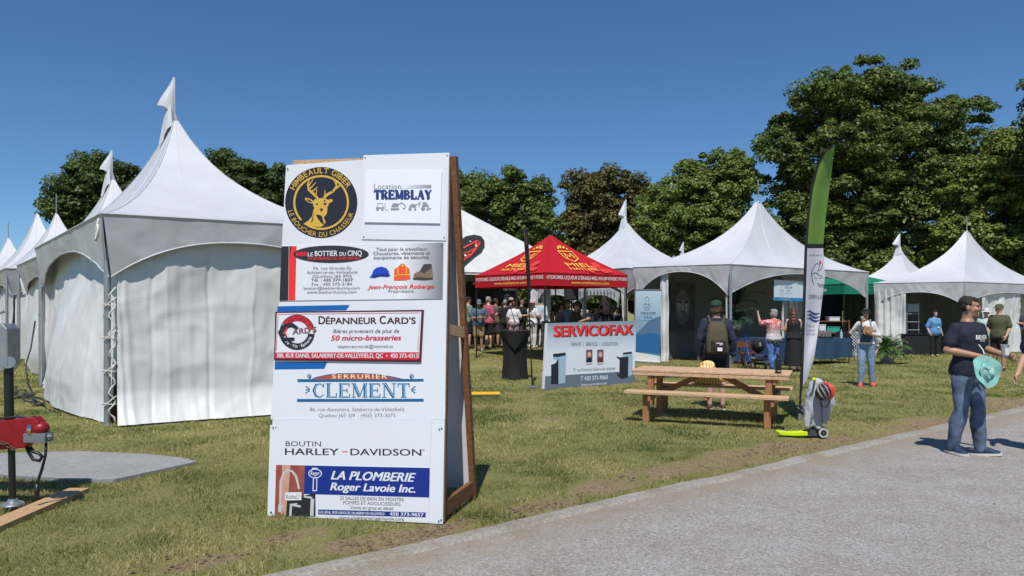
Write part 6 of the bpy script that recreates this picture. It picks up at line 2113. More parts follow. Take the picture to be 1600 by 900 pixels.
prof_ = ribbon([.5, 1.1, 1.1, .8], [(1272, 445), (1269, 436), (1268, 426), (1272, 417)]) + ribbon([.8, 1.2, .6], [(1268, 428), (1275, 426), (1286, 433)]) + ribbon([.8, 1.2, .9, .5], [(1272, 417), (1276, 411), (1281, 414), (1278, 424)]) + ribbon([.6, 1, .6], [(1278, 424), (1283, 420), (1286, 412)]) + ribbon(.8, [(1273, 434), (1277, 435)]) + ribbon(.8, [(1280, 435), (1284, 434)]) + ribbon(.9, [(1277, 442), (1280, 443), (1277.5, 446)])
fl_polys("face_emblem", prof_, M("slate ink", (.06, .06, .09), .6))
fl_polys("flame_emblem", [[(1281, 406), (1283.5, 409), (1282.6, 413.5), (1280, 411)]], REDP)
fl_text("APS", 1279, 1287.6, 449, 5.4, GREYI)
fl_text("DÉFI-LU", 1264.5, 1285, 466.5, 5.6, M("slate ink", (.06, .06, .09), .6))
for k in range(3):
    y = 487 + k * 5.5
    fl_polys("wave_emblem", ribbon([1, 3, 3, 3, 1], [(1261, y), (1265.5, y - 1), (1270, y + 2.4), (1275, y + 4), (1280.5, y + 2.2)]), NAVY)
for st, y, w in (("Éduc", 511, 13), ("Comm.", 518, 14.5), ("services", 523.5, 14)): fl_text(st, 1259.5, 1259.5 + w, y, 4.4, M("faded slate ink", (.22, .24, .32), .6))
fl_text("APS Nord", 1257, 1262, 600, 2, GREYI)
# dark feather flag seen edge on
q = G(832, 606)
df = thing("feather_banner", "dark feather flag seen nearly edge on, beside the black tall table", "banner", q)
dd = q.y
DP = [(832, 607), (831, 590), (829, 540), (826.5, 480), (823.5, 420), (820.5, 380), (818.6, 358)]
MB().tube([P(x, y, dd) for x, y in DP], [.016, .016, .014, .013, .011, .010, .008], 8).build("pole", DARKM, df, smooth=True)
mb = MB()
mb.grid(lambda u, v: P(yint(DP, 358 + 112 * v) + (-1.5 + (7.5 - 2.5 * v) * u) * (1 if v < .97 else .5), 358 + 112 * v, dd + (u - .1) * .55 + .04 * math.sin(v * 9 + u * 3)), 8, 30)
mb.build("cloth_panel", cloth("black flag", (.018, .012, .014)), df, smooth=True)
mb = MB()
mb.grid(lambda u, v: P(yint(DP, 364 + 20 * v) + (.2 + 3.4 * u), 364 + 20 * v, dd + (u * .5) * .55 - .03), 4, 6)
mb.build("red_print", M("dull red flag print", (.16, .03, .02), .8), df, smooth=True)
mb = MB(); mb.box(q + V((0, 0, .03)), (.28, .05, .03)); mb.box(q + V((0, 0, .025)), (.05, .28, .03)); mb.build("cross_base", ALU, df)
# ------------------------------------------------------------------ scooter, hoodie, helmet
so = G(1286, 684)
sc_ = thing("kick_scooter", "child's lime decked kick scooter standing at the foot of the feather banner", "scooter", so)
LIME = M("lime plastic", S(206, 232, 20), .4)
k_ = so.y / FPX
sp = lambda px, py, o=0.0: P(px, py, so.y + o)
mb = MB()
dk1 = [(1216.5, 675.5), (1219, 673.5), (1232, 675.5), (1250, 675), (1262, 674.2), (1262, 681), (1245, 681.2), (1225, 680.6), (1219, 679.5)]
mb.prism([sp(x, y, -.055) for x, y in dk1], (0, .11, 0))
o = mb.build("deck", LIME, sc_); bv = o.modifiers.new("b", 'BEVEL'); bv.width = .006; bv.segments = 2
mb = MB(); mb.prism([sp(x, y, -.05) for x, y in ((1258, 674), (1270, 671), (1283, 664), (1287, 668), (1284, 680), (1262, 681.5))], (0, .10, 0)); mb.build("front_fairing", M("grey scooter plastic", (.06, .065, .07), .5), sc_)
for w_, (px, py, o_, r_) in enumerate(((1286.5, 676.5, -.085, .062), (1286.5, 676.5, .075, .062), (1223, 677.5, 0, .045))):
    c = sp(px, py, o_); c.z = max(c.z, r_ + .004)
    mb = MB()
    n = 24
    prf = [(r_ * .62, -.012), (r_ * .95, -.013), (r_, -.006), (r_, .006), (r_ * .95, .013), (r_ * .62, .012)]
    mb.rings([[c + V((r * math.cos(2 * math.pi * k / n), y, r * math.sin(2 * math.pi * k / n))) for k in range(n)] for r, y in prf], cap=False)
    wo = mb.build("wheel", M("translucent tyre", (.42, .46, .40), .5), sc_, smooth=True, sharp=50)
    mb = MB(); mb.cyl(c + V((0, -.012, 0)), c + V((0, .012, 0)), r_ * .64, n=20); mb.build("rim", DARKM, wo, smooth=True, sharp=40)
    mb = MB(); mb.cyl(c + V((0, -.016, 0)), c + V((0, .016, 0)), r_ * .14, n=10); mb.build("hub", ALU, wo, smooth=True, sharp=40)
mb = MB(); mb.tube([sp(1284, 668), sp(1280, 640), sp(1275, 600), sp(1273, 592)], .016, 10); mb.build("stem", ALU, sc_, smooth=True)
mb = MB(); mb.tube([sp(1273, 594, -.2), sp(1273, 594, .2)], .014, 10); mb.ell(sp(1272, 592.5, -.2), .022, 10, 8); mb.build("handlebar", LIME, sc_, smooth=True)
HOODG = cloth("heather grey fleece", (.42, .42, .45), var=.06)
ho = thing("hoodie", "light grey hooded sweatshirt draped over the scooter handlebar", "hoodie", sp(1275, 640))
mb = MB()
E = lambda px, py, o, a, b, c: mb.ell(sp(px, py, o), (a * k_, b * k_, c * k_), 14, 10)
mb.tube([sp(1274, 598, 0), sp(1273, 615, 0), sp(1270, 640, 0), sp(1267, 664, 0)], [.075, .11, .12, .085], 14)
mb.tube([sp(1282, 600, .0), sp(1288, 620, 0), sp(1290, 640, 0), sp(1283, 660, 0)], [.05, .10, .08, .07], 14)
mb.tube([sp(1288, 604, .02), sp(1297, 622, .02), sp(1299, 634, .02)], [.05, .06, .055], 12)
mb.tube([sp(1264, 640, -.03), sp(1262, 655, -.04), sp(1261, 668, -.05)], [.05, .05, .045], 12)
mb.tube([sp(1280, 640, -.05), sp(1281, 655, -.06), sp(1279, 670, -.06)], [.05, .05, .04], 12)
E(1276, 598, 0, 9, 12, 7)
me = blend(mb, .011, 4, .014, 7, 8); me.transform(ho.matrix_basis.inverted())
finish(me, "fleece_body", HOODG, ho, True)
mb = MB(); mb.tube([sp(1271, 644, -.14), sp(1267, 654, -.15), sp(1268, 662, -.13)], .006, 6); mb.tube([sp(1284, 630, -.13), sp(1284, 645, -.14), sp(1285, 660, -.12)], .007, 6); mb.build("drawstring", GREYI, ho, smooth=True)
he = thing("bicycle_helmet", "black and coral vented bicycle helmet hanging on the grey hoodie", "helmet", sp(1288, 612, -.2))
hc = sp(1288, 613, -.22)
HR = Matrix.Rotation(R(-20), 3, 'Y') @ Matrix.Rotation(R(-25), 3, 'X')
mb = MB(); mb.ell(hc, (.115, .13, .10), 20, 14, HR); mb.build("shell", M("matt black helmet", (.016, .014, .02), .4), he, smooth=True)
for k in range(5):
    a0 = R(-52 + 26 * k)
    pts = []
    for j in range(9):
        b = R(-80 + 20 * j)
        pts.append(hc + HR @ V((.126 * math.sin(a0) * math.cos(b) * .93, -.142 * math.cos(a0) * math.cos(b), .110 * math.sin(b))))
    MB().tube(pts, [.006, .010, .013, .014, .014, .014, .013, .010, .006], 8).build("rib", M("grey helmet rib", (.22, .20, .20), .4) if k < 3 else M("coral helmet rib", S(214, 70, 54), .4), he, smooth=True)
mb = MB(); mb.ell(hc + HR @ V((.052, .01, .012)), (.078, .115, .098), 16, 12, HR); mb.build("coral_side", M("coral helmet rib", S(214, 70, 54), .4), he, smooth=True)
mb = MB(); mb.tube([hc + HR @ V((-.09, -.02, -.07)), hc + V((-.05, -.03, -.17)), hc + V((.01, -.03, -.19)), hc + HR @ V((.06, -.03, -.08))], .007, 6); mb.build("chin_strap", DARKM, he, smooth=True)
# ------------------------------------------------------------------ tall black table
q = G(804.5, 592)
ct = thing("cocktail_table", "tall round table under a tight black stretch cover, before the crowd", "table", q)
mb = MB()
prof = [(.315, 0.0), (.305, .05), (.285, .3), (.275, .6), (.29, .82), (.33, .98), (.375, 1.09), (.385, 1.125), (.38, 1.14)]
n = 48
mb.rings([[q + V((r * (1 + .05 * math.cos(4 * a + .6) * (1 - z / 1.2)) * math.cos(a), r * (1 + .05 * math.cos(4 * a + .6) * (1 - z / 1.2)) * math.sin(a), z + (.0 if z > .01 else .03 * math.cos(4 * a)))) for a in [2 * math.pi * k / n for k in range(n)]] for r, z in prof])
mb.build("stretch_cover", BLACKC, ct, smooth=True, sharp=60)
mb = MB().lathe(q + V((0, 0, 1.141)), [(0, 0), (.385, 0), (.39, .012), (.38, .024), (0, .024)], 40); mb.build("tabletop", M("dark table top", (.03, .026, .025), .4), ct, smooth=True, sharp=40)
mb = MB()
mb.add([q + V((.345 * math.sin(R(a)) , -.352 * math.cos(R(a)), 1.02 - .32 * (1 - abs(a) / 48))) for a in range(-48, 49, 8)] + [q + V((.395 * math.sin(R(a)), -.395 * math.cos(R(a)), 1.135)) for a in range(-48, 49, 8)], [(k, k + 1, 14 + k, 13 + k) for k in range(12)])
mb.build("cloth_overlay", BLACKC, ct)
# ------------------------------------------------------------------ cable ramps on the lawn
YEL = M("yellow rubber", S(232, 180, 30), .6, var=.08)
RUB = M("dark rubber", (.03, .03, .032), .8, bump=.2, bs=60)
for (px0, px1, py, lb) in ((690, 781, 619, "yellow lidded cable ramp on the lawn near the sponsor board"), (1034, 1080, 589, "yellow lidded cable ramp on the lawn behind the picnic table")):
    a, b = G(px0, py), G(px1, py - 1)
    cr = thing("cable_ramp", lb, "cable ramp", a.lerp(b, .5), 0, "cable ramps on the lawn")
    t = (b - a).normalized(); s_ = V((-t.y, t.x, 0))
    prof = [(-.28, 0), (-.10, .04), (.10, .04), (.28, 0)]
    mb = MB().prism([a + s_ * y + V((0, 0, z)) for y, z in prof], b - a); mb.build("rubber_base", RUB, cr)
    mb = MB().prism([a + s_ * y + V((0, 0, z)) for y, z in ((-.14, .036), (.16, .042), (.16, .058), (-.14, .046))], b - a); mb.build("yellow_lid", YEL, cr)
# ------------------------------------------------------------------ trailer hitch on the left
TD = 6.02
tp = lambda px, py, o=0.0: P(px, py, TD + o)
REDT = M("worn red paint", S(146, 20, 32), .42, var=.3, vs=14)
tr = thing("trailer", "red trailer drawbar with black jack post and grey panel at the left picture edge", "trailer", G(15, 797))
mb = MB()
mb.prism([tp(x, y, -.05) for x, y in ((-260, 655), (8, 657), (52, 652), (60, 660), (60, 677), (44, 690), (38, 700), (0, 703), (-260, 706))], (0, .10, 0))
o = mb.build("drawbar", REDT, tr); bv = o.modifiers.new("b", 'BEVEL'); bv.width = .008; bv.segments = 2
mb = MB(); mb.ell(tp(64.5, 669), (.062, .062, .056), 18, 12); mb.build("coupler_cap", REDT, tr, smooth=True)
mb = MB()
n = 24
mb.rings([[tp(53 + dx, 671) + V((0, .066 * math.cos(2 * math.pi * k / n), .072 * math.sin(2 * math.pi * k / n))) for k in range(n)] for dx in (-3, 3)])
mb.build("chrome_ring", M("chrome", (.7, .7, .72), .12, metal=1), tr, smooth=True, sharp=40)
mb = MB(); mb.box(tp(60, 683), (.18, .11, .075)); mb.box(tp(76, 682), (.05, .05, .05)); mb.cyl(tp(74, 682, -.06), tp(82, 682, -.06), .015, n=10)
o = mb.build("latch", M("grey latch casting", (.16, .18, .20), .5), tr); bv = o.modifiers.new("b", 'BEVEL'); bv.width = .008; bv.segments = 2
mb = MB(); mb.tube([tp(13.5, 572), tp(14.5, 655)], .036, n=16); mb.tube([tp(17, 655), tp(20, 792)], .026, n=14); mb.build("jack_post", M("black painted steel", (.014, .014, .016), .4), tr, smooth=True, sharp=40)
mb = MB(); mb.lathe(V((tp(20, 797).x, TD, .045)), [(0, 0), (.085, 0), (.08, .012), (.04, .03), (.035, .05), (0, .05)], 18); mb.build("jack_foot", ALU, tr, smooth=True, sharp=40)
mb = MB(); mb.tube([tp(72, 692, -.02), tp(71, 712, -.02), tp(65, 735, -.02), tp(59, 752, -.02), tp(57, 764, -.02)], [.011, .011, .012, .012, .013], 8); mb.cyl(tp(58, 756, -.02), tp(57.5, 780, -.02), .018, n=10); mb.build("brake_cable", DARKM, tr, smooth=True)
mb = MB(); mb.tube([tp(42, 698), tp(45, 707), tp(52, 718), tp(62, 720), tp(66, 713), tp(60, 708), tp(52, 706), (tp(47, 698))], .014, 8); mb.build("grab_handle", DARKM, tr, smooth=True)
mb = MB()
for k in range(9):
    c = tp(-6 + k * 3.4, 697 - 5 * math.sin(k * .55), -.065)
    ax_ = 1 if k % 2 else 0
    mb.tube([c + V((.016 * math.cos(2 * math.pi * j / 10), (.010 * math.sin(2 * math.pi * j / 10)) * (1 - ax_), .012 * math.sin(2 * math.pi * j / 10) * (1 if ax_ else .5))) for j in range(11)], .004, 5, cap=False)
mb.build("safety_chain", M("rusty chain", (.16, .10, .06), .7, metal=.5), tr, smooth=True)
mb = MB(); mb.tube([tp(-20, 656, -.03), tp(10, 653, -.04), tp(28, 651, -.02), tp(46, 653, -.02), tp(56, 651, 0)], .010, 6); mb.build("wiring", DARKM, tr, smooth=True)
mb = MB(); mb.prism([tp(x, y, -.06) for x, y in ((-200, 505), (3, 506), (10.5, 514), (11.5, 572), (4, 581), (-200, 582))], (0, .16, 0)); o = mb.build("steel_panel", M("galvanised steel", (.42, .43, .44), .38, var=.15, vs=12, metal=.7), tr); bv = o.modifiers.new("b", 'BEVEL'); bv.width = .006
mb = MB(); mb.cyl(tp(13, 566, -.05), tp(13, 566, .06), .05, n=16); mb.tube([tp(-30, 486, 0), tp(0, 489, 0), tp(6, 487)], .012, 8); mb.build("winch_gear", ALU, tr, smooth=True, sharp=40)
pl = [G(0, 822), G(122, 769.5)]
t = (pl[1] - pl[0]).normalized(); s_ = V((t.y, -t.x, 0))
pk_ = thing("plank", "bare wooden plank lying on the grass under the trailer jack", "plank", pl[0].lerp(pl[1], .5))
mb = MB().prism([pl[0] - t * 1.0 - s_ * .08, pl[0] - t * 1.0 + s_ * .1, pl[1] + s_ * .10, pl[1] - s_ * .08], (0, 0, .042)); mb.build("plank_body", WOOD, pk_)
# black cord hanging at the left tent
cd = MB()
pts = [at(55, 16.0) + V((0, 0, 1.4)), P(48, 545, 15.8), P(40, 570, 15.6), P(44, 600, 15.4), G(50, 612), G(40, 622), G(60, 630), G(75, 640), G(95, 648)]
cd.tube(pts, .018, 6)
for k in range(4): cd.tube([G(18 + 14 * k + 10 * math.cos(t * 1.9 + k), 612 + 6 * k + 7 * math.sin(t * 1.3 + 2 * k)) + V((0, 0, .03)) for t in np.arange(0, 7, .5)], .014, 6)
tag(cd.build("power_cord", DARKM, smooth=True), "tangled black power cord on the grass at the left tent's second pole", "cord")
sw = thing("stone_wall", "low grey block wall behind the trailer at the left edge", "wall", at(-20, 24))
a, b = at(-120, 25), at(28, 25.5)
STONE = M("rough grey block", (.25, .235, .21), .9, var=.3, vs=4, bump=.6, bs=7)
for k in range(2):
    mb = MB().beam(a + V((0, 0, .14 + k * .25)), b + V((0, 0, .14 + k * .25)) - V((k * .2, 0, 0)), .3, .24); mb.build("course", STONE, sw)
# ------------------------------------------------------------------ inside and around the open tents
# roll-up banner
a, b = at(991.5, 22.55), at(1031.5, 22.0)
B3 = Board(a + V((0, 0, .05)), b + V((0, 0, .05)), 0)
ru = thing("rollup_banner", "blue mountain roll up banner at the left opening of the large tent", "banner", mtx=B3.mtx)
W3 = (b - a).length
mb = MB().prism([V((0, 0, -.012)), V((W3, 0, -.012)), V((W3, 2.2, -.012)), V((0, 2.2, -.012))], (0, 0, .01)); bn = mb.build("banner_sheet", grad_mat("banner sky print", S(66, 132, 176), S(190, 212, 226), 1, .4, 2.1), ru, local=True)
def lb3(name, polys, mat, z): mb = MB(); [mb.add([V((x * W3, y, z)) for x, y in pl], [tuple(range(len(pl)))]) for pl in polys]; return mb.build(name, mat, bn, local=True)
lb3("mountain_print", [[(0, 1.3), (.12, 1.42), (.3, 1.2), (.5, 1.0), (0, .9)]], M("pale mountain print", S(140, 164, 188), .6), .001)
lb3("mountain_print", [[(0, .75), (.25, 1.0), (.5, 1.22), (.75, 1.34), (1, 1.4), (1, .6), (0, .6)]], M("mid mountain print", S(88, 118, 152), .6), .002)
lb3("mountain_print", [[(0, .5), (0, .86), (.3, .82), (.6, .9), (1, .84), (1, .3), (0, .3)]], M("deep blue print", S(38, 104, 160), .6), .003)
lb3("foot_print", [[(0, .0), (0, .28), (.6, .24), (1, .2), (1, 0)]], WHITEP, .004)
def txt3(st, x0, x1, y, h, mat, bd, parent, z=.004, bold=0):
    co, fs = glyphs(st, bold); p, q_ = min(c[0] for c in co), max(c[0] for c in co)
    return MB().add([V((x0 + (x1 - x0) * (c[0] - p) / (q_ - p), y + h * c[1] / cap_h(), z)) for c in co], fs).build("lettering", mat, parent, local=True, fix=False)
def heart(cx, cy, s_): return ribbon(.012 * s_ / .1, [(cx + s_ * .9 * math.sin(t) ** 3, cy + s_ * (.75 * math.cos(t) - .3 * math.cos(2 * t) - .12 * math.cos(3 * t))) for t in np.linspace(0, 2 * math.pi, 22)]) + ribbon(.012 * s_ / .1, [(cx + s_ * 1.5 * math.sin(t), cy + s_ * 1.5 * math.cos(t) - .02) for t in np.linspace(.6, 5.9, 22)]) + ribbon(.012 * s_ / .1, [(cx + s_ * .8 * math.sin(t), cy + s_ * 2.5 + s_ * 1.0 * math.cos(t)) for t in np.linspace(-2.6, 2.6, 18)])
SL = M("slate ink", (.06, .06, .09), .6)
mb = MB(); [mb.add([V((x, y, .005)) for x, y in pl_], [(0, 1, 2, 3)]) for pl_ in heart(.46 * W3, 1.72, .075)]; mb.build("heart_emblem", SL, bn, local=True)
txt3("COEUR CORPS", .22 * W3, .80 * W3, 1.45, .075, SL, B3, bn); txt3("& Âme", .36 * W3, .66 * W3, 1.33, .075, SL, B3, bn); txt3("Centre de santé", .25 * W3, .77 * W3, 1.25, .035, SL, B3, bn)
mb = MB().box((W3 / 2, -.02, .02), (W3 + .04, .07, .16)); mb.build("base_cassette", ALU, ru, local=True)
mb = MB().box((W3 / 2, 2.2, -.005), (W3 + .02, .035, .03)); mb.build("top_rail", ALU, ru, local=True)
# hanging sign on the right valance
hs_a, hs_b = P(1209, 469.5, 23.15), P(1262, 471.5, 24.25)
B4 = Board(hs_a, hs_b, 0)
hs = thing("hanging_sign", "pale tent sign with a blue bottom strip hanging under the large tent's valance", "sign", mtx=B4.mtx)
w4 = (V((hs_b.x, hs_b.y, 0)) - V((hs_a.x, hs_a.y, 0))).length
f4 = MB().prism([V((0, 0, 0)), V((w4, 0, 0)), V((w4, .66, 0)), V((0, .66, 0))], (0, 0, .012)).build("sign_panel", M("pale sign print", S(206, 216, 224), .5), hs, local=True)
MB().add([V((0, 0, .0135)), V((w4, 0, .0135)), V((w4, .11, .0135)), V((0, .11, .0135))], [(0, 1, 2, 3)]).build("blue_strip", M("azure strip print", S(34, 128, 178), .5), f4, local=True)
mb = MB(); [mb.add([V((x, y, .0145)) for x, y in p_], [(0, 1, 2, 3)]) for p_ in heart(.40, .30, .06)]; mb.build("heart_emblem", SL, f4, local=True)
txt3("COEUR CORPS", .56, .98, .40, .07, GREYI, B4, f4, .0145); txt3("& Âme", .66, .88, .30, .07, GREYI, B4, f4, .0145); txt3("centre holistique", .6, .96, .23, .03, GREYI, B4, f4, .0145)
txt3("coeurcorpsetame.com", .3, .9, .045, .035, WHT, B4, f4, .0145)
# dark face painting on the back curtain
pa, pb2 = P(1046, 517, 23.75), P(1084.5, 517, 24.25)
B5 = Board(pa, pb2, 0)
pn = thing("painting", "tall dark painting of a face inside the large tent", "painting", mtx=B5.mtx)
w5, h5 = (pb2 - pa).length, 1.56
cv = MB().prism([V((0, 0, 0)), V((w5, 0, 0)), V((w5, h5, 0)), V((0, h5, 0))], (0, 0, .03)).build("canvas", M("dark painted canvas", (.045, .038, .036), .6, var=.5, vs=5), pn, local=True)
def pnt(name, polys, c, z): mb = MB(); [mb.add([V((x * w5, y * h5, z)) for x, y in pl], [tuple(range(len(pl)))]) for pl in polys]; return mb.build(name, M(name.replace('_', ' ') + " paint", c, .6, var=.4, vs=8), cv, local=True)
pnt("face_shape", [circ(.5, .5, .30, -.36, 28)], (.11, .09, .085), .032)
pnt("cheek_light", [[(.3, .62), (.44, .60), (.40, .40), (.33, .38), (.26, .5)], [(.56, .6), (.72, .62), (.74, .5), (.66, .38), (.6, .42)], [(.46, .66), (.54, .66), (.56, .40), (.44, .40)]], (.26, .215, .195), .034)
pnt("eye_shape", [circ(.38, .60, .09, -.022, 14), circ(.63, .60, .09, -.022, 14), [(.42, .40), (.58, .40), (.55, .43), (.45, .43)]], (.02, .02, .022), .036)
pnt("lip_shape", [[(.36, .29), (.44, .315), (.5, .305), (.56, .315), (.64, .29), (.5, .25)]], (.14, .07, .07), .036)
# palms
LEAFP = M("palm leaf", (.022, .06, .035), .5, var=.3, vs=5, trans=.2)
LEAFD = M("dark palm leaf", (.010, .022, .014), .5)
FERN = M("fern leaf", (.075, .16, .038), .5, var=.4, vs=6, trans=.25)
POTM = M("grey planter", (.22, .22, .22), .6)
def plant(name, label, base, pot_h, pot_r, stem_h, n, L, mat, seed, leaf=.05, droop=1.0, spread=1.0):
    rg = random.Random(seed)
    r = thing(name, label, "plant", base)
    MB().lathe(base, [(pot_r * .8, 0), (pot_r, pot_h), (pot_r * 1.08, pot_h), (pot_r * 1.05, pot_h - .03), (0.01, pot_h - .05)], 18).build("pot", POTM, r, smooth=True, sharp=40)
    o_ = base + V((0, 0, pot_h + stem_h))
    if stem_h > .2: MB().tube([base + V((0, 0, pot_h - .05)), base + V((.03, 0, pot_h + stem_h * .5)), o_], [.05, .04, .035], 8).build("stem", WOODD, r, smooth=True)
    mb = MB()
    for k in range(n):
        az = rg.uniform(0, 6.283)
        el = rg.uniform(.25, 1.35)
        l = L * rg.uniform(.7, 1.1)
        d = V((math.cos(az) * math.cos(el) * spread, math.sin(az) * math.cos(el) * spread, math.sin(el)))
        p = o_ - V((0, 0, .06)) if stem_h > .2 else base + V((rg.uniform(-.6, .6) * pot_r, rg.uniform(-.6, .6) * pot_r, pot_h))
        sp_ = [p.copy()]
        S_ = 9
        for j in range(S_):
            d = (d + V((0, 0, -.30 * droop * (j + 1) / S_))).normalized()
            p = p + d * l / S_
            sp_.append(p.copy())
        side = V((-math.sin(az), math.cos(az), 0))
        for j in range(1, S_ + 1):
            t_ = (sp_[j] - sp_[j - 1]).normalized()
            w = leaf * L * (1.6 * math.sin(math.pi * min(1, (j + .3) / (S_ + 1))) + .3)
            for sg in (-1, 1):
                for hh in (0, .5):
                    b0 = sp_[j - 1].lerp(sp_[j], hh)
                    tip = b0 + side * sg * w * 2.6 + t_ * w * 1.5 + V((0, 0, -w * .5 * droop))
                    mb.add([b0, b0 + t_ * .018 + side * sg * w * .9, tip, b0 - t_ * .012 + side * sg * w * 1.1], [(0, 1, 2, 3)])
        mb.tube(sp_, .006, 4, cap=False)
    mb.build("fronds", mat, r)
    return r
plant("potted_palm", "blue green potted palm just inside the large tent, by its front pole", at(1151, 22.6), .35, .2, .95, 26, .8, LEAFP, 3, .045, 1.5)
plant("potted_palm", "dark palm with long fronds arching behind the large tent's front pole", at(1148, 24.0), .35, .2, 1.55, 11, 1.2, LEAFD, 5, .055, .9)
plant("potted_fern", "bushy green fern in a grey pot beside the far right tent's curtain", at(1386, 22.4), .34, .22, 0, 70, .78, FERN, 8, .032, 1.3, .9)
# tables
BLUEC = cloth("petrol blue", (.018, .055, .105))
BLUEC2 = cloth("royal navy", (.020, .045, .11))
def cloth_table(label, a, b, depth, h, drop, mat, group="cloth covered tables"):
    t_ = (b - a); t_.z = 0; L = t_.length; t_.normalize(); s_ = V((-t_.y, t_.x, 0))
    r = thing("folding_table", label, "table", a.lerp(b, .5), 0, group)
    MB().beam(a + s_ * depth / 2 + V((0, 0, h - .03)), b + s_ * depth / 2 + V((0, 0, h - .03)), depth, .04).build("tabletop", GREYL, r)
    for u in (.06, L - .06):
        for v in (.06, depth - .06): MB().cyl(a + t_ * u + s_ * v, a + t_ * u + s_ * v + V((0, 0, h - .05)), .014, n=8).build("leg", DARKM, r)
    per = [(0, 0), (L, 0), (L, depth), (0, depth), (0, 0)]
    mb = MB()
    def side(u, v):
        x = u * 4; i = min(3, int(x)); f = x - i
        p0, p1 = per[i], per[i + 1]
        px, py = p0[0] + (p1[0] - p0[0]) * f, p0[1] + (p1[1] - p0[1]) * f
        out = .02 + .03 * v * (1 + math.sin(u * 70) * .8 + math.sin(u * 31))
        nx_, ny_ = ((0, -1), (1, 0), (0, 1), (-1, 0))[i]
        q_ = a + t_ * (px + nx_ * out) + s_ * (py + ny_ * out)
        return V((q_.x, q_.y, a.z + h - drop * v * (1 + .03 * math.sin(u * 23))))
    mb.grid(side, 120, 8)
    mb.add([a + t_ * x + s_ * y + V((0, 0, h + .003)) for x, y in ((-.02, -.02), (L + .02, -.02), (L + .02, depth + .02), (-.02, depth + .02))], [(0, 1, 2, 3)])
    mb.build("tablecloth", mat, r, smooth=True, sharp=50)
    return r, t_, s_
cloth_table("long table under a navy cloth inside the large tent, behind the dotted top", at(1140, 22.4), at(1214, 21.4), .75, .80, .70, BLUEC2)
ra, ta_, sa_ = cloth_table("table under a petrol blue cloth, right of the white feather banner", at(1271, 21.8), at(1331, 22.6), .75, .77, .60, BLUEC)
def on_table(name, label, cat, px, d, z, prof, mat, part, group=None):
    q_ = at(px, d) + V((0, 0, z))
    r = thing(name, label, cat, q_, 0, group)
    MB().lathe(q_, prof, 14).build(part, mat, r, smooth=True, sharp=40)
    return r
BOT = [(0, 0), (.04, 0), (.04, .16), (.015, .21), (.014, .27), (0, .27)]
on_table("water_bottle", "clear bottle standing on the petrol blue table", "bottle", 1314.5, 22.5, .775, BOT, M("clear bottle", (.35, .45, .55), .15), "bottle_body")
bx = thing("leaflet_holder", "dark tray of leaflets on the petrol blue table", "tray", at(1290, 22.4) + V((0, 0, .775)))
mb = MB(); mb.box(bx.location + V((0, 0, .03)), (.4, .25, .05)); [mb.beam(bx.location + V((-.15 + .1 * k, .05, .05)), bx.location + V((-.12 + .1 * k, .12, .24)), .08, .01) for k in range(4)]; mb.build("tray_body", DARKM, bx)
cc = at(1318, 23.9)
fc = thing("folding_chair", "black backed folding chair behind the petrol blue table", "chair", cc)
mb = MB(); mb.grid(lambda u, v: cc + V(((u - .5) * .5, .08 * math.cos((u - .5) * 2) - .02 * v, .60 + .36 * math.sin(math.pi * (.15 + .7 * u)) ** .5 * v)), 12, 6); mb.grid(lambda u, v: cc + V(((u - .5) * .5, .10 + .08 * math.cos((u - .5) * 2) - .02 * v, .60 + .36 * math.sin(math.pi * (.15 + .7 * u)) ** .5 * v)), 12, 6); mb.build("backrest", BLACKC, fc, smooth=True)
MB().box(cc + V((0, -.15, .45)), (.46, .44, .04)).build("seat", BLACKC, fc)
for x in (-.2, .2):
    for y in (-.34, .06): MB().cyl(cc + V((x, y, 0)), cc + V((x, y * .8, .45)), .014, n=8).build("leg", DARKM, fc)
sx_ = at(1299, 25.2)
sh = thing("shelf_rack", "plain wooden shelf rack under the teal canopy", "shelf", sx_)
for z in (.45, .86, 1.25): MB().box(sx_ + V((0, 0, z)), (1.1, .4, .03)).build("shelf_board", WOODD, sh)
for x in (-.53, .53):
    for y in (-.17, .17): MB().box(sx_ + V((x, y, .65)), (.04, .04, 1.3)).build("leg", WOODD, sh)
def crate(label, c, dims, mat, name="storage_box"):
    r = thing(name, label, "box", c)
    o = MB().box(c + V((0, 0, dims[2] / 2)), dims).build("box_body", mat, r); o.modifiers.new("b", 'BEVEL').width = .01
    o = MB().box(c + V((0, 0, dims[2] + .012)), (dims[0] + .02, dims[1] + .02, .022)).build("lid", mat, r)
crate("teal lidded box on the shelf rack under the teal canopy", sx_ + V((.0, -.02, .876)), (.44, .3, .17), M("teal plastic", S(40, 160, 140), .5))
crate("white carton on the top of the shelf rack", sx_ + V((.05, 0, 1.266)), (.36, .3, .12), WHT)
crate("white carton beside the teal box on the shelf rack", sx_ + V((-.36, 0, .876)), (.22, .28, .25), WHT)
lt_ = thing("lattice_panel", "white garden lattice panel beside the petrol blue table", "lattice", at(1336, 25.5))
a_ = at(1325, 25.5); b_ = at(1349, 25.2)
mb = MB()
Lx = (b_ - a_).length; tt = (b_ - a_).normalized()
for k in range(-6, 12):
    for sg in (-1, 1):
        p0 = (k * .1, .1) ; p1 = (k * .1 + sg * .75, .85)
        pts = []
        for f_ in np.linspace(0, 1, 31):
            x_, z_ = p0[0] + (p1[0] - p0[0]) * f_, p0[1] + (p1[1] - p0[1]) * f_
            if 0 <= x_ <= Lx: pts.append((x_, z_))
        if len(pts) > 1: mb.beam(a_ + tt * pts[0][0] + V((0, .01 * sg, pts[0][1])), a_ + tt * pts[-1][0] + V((0, .01 * sg, pts[-1][1])), .008, .022)
mb.build("lattice_slats", WHT, lt_)
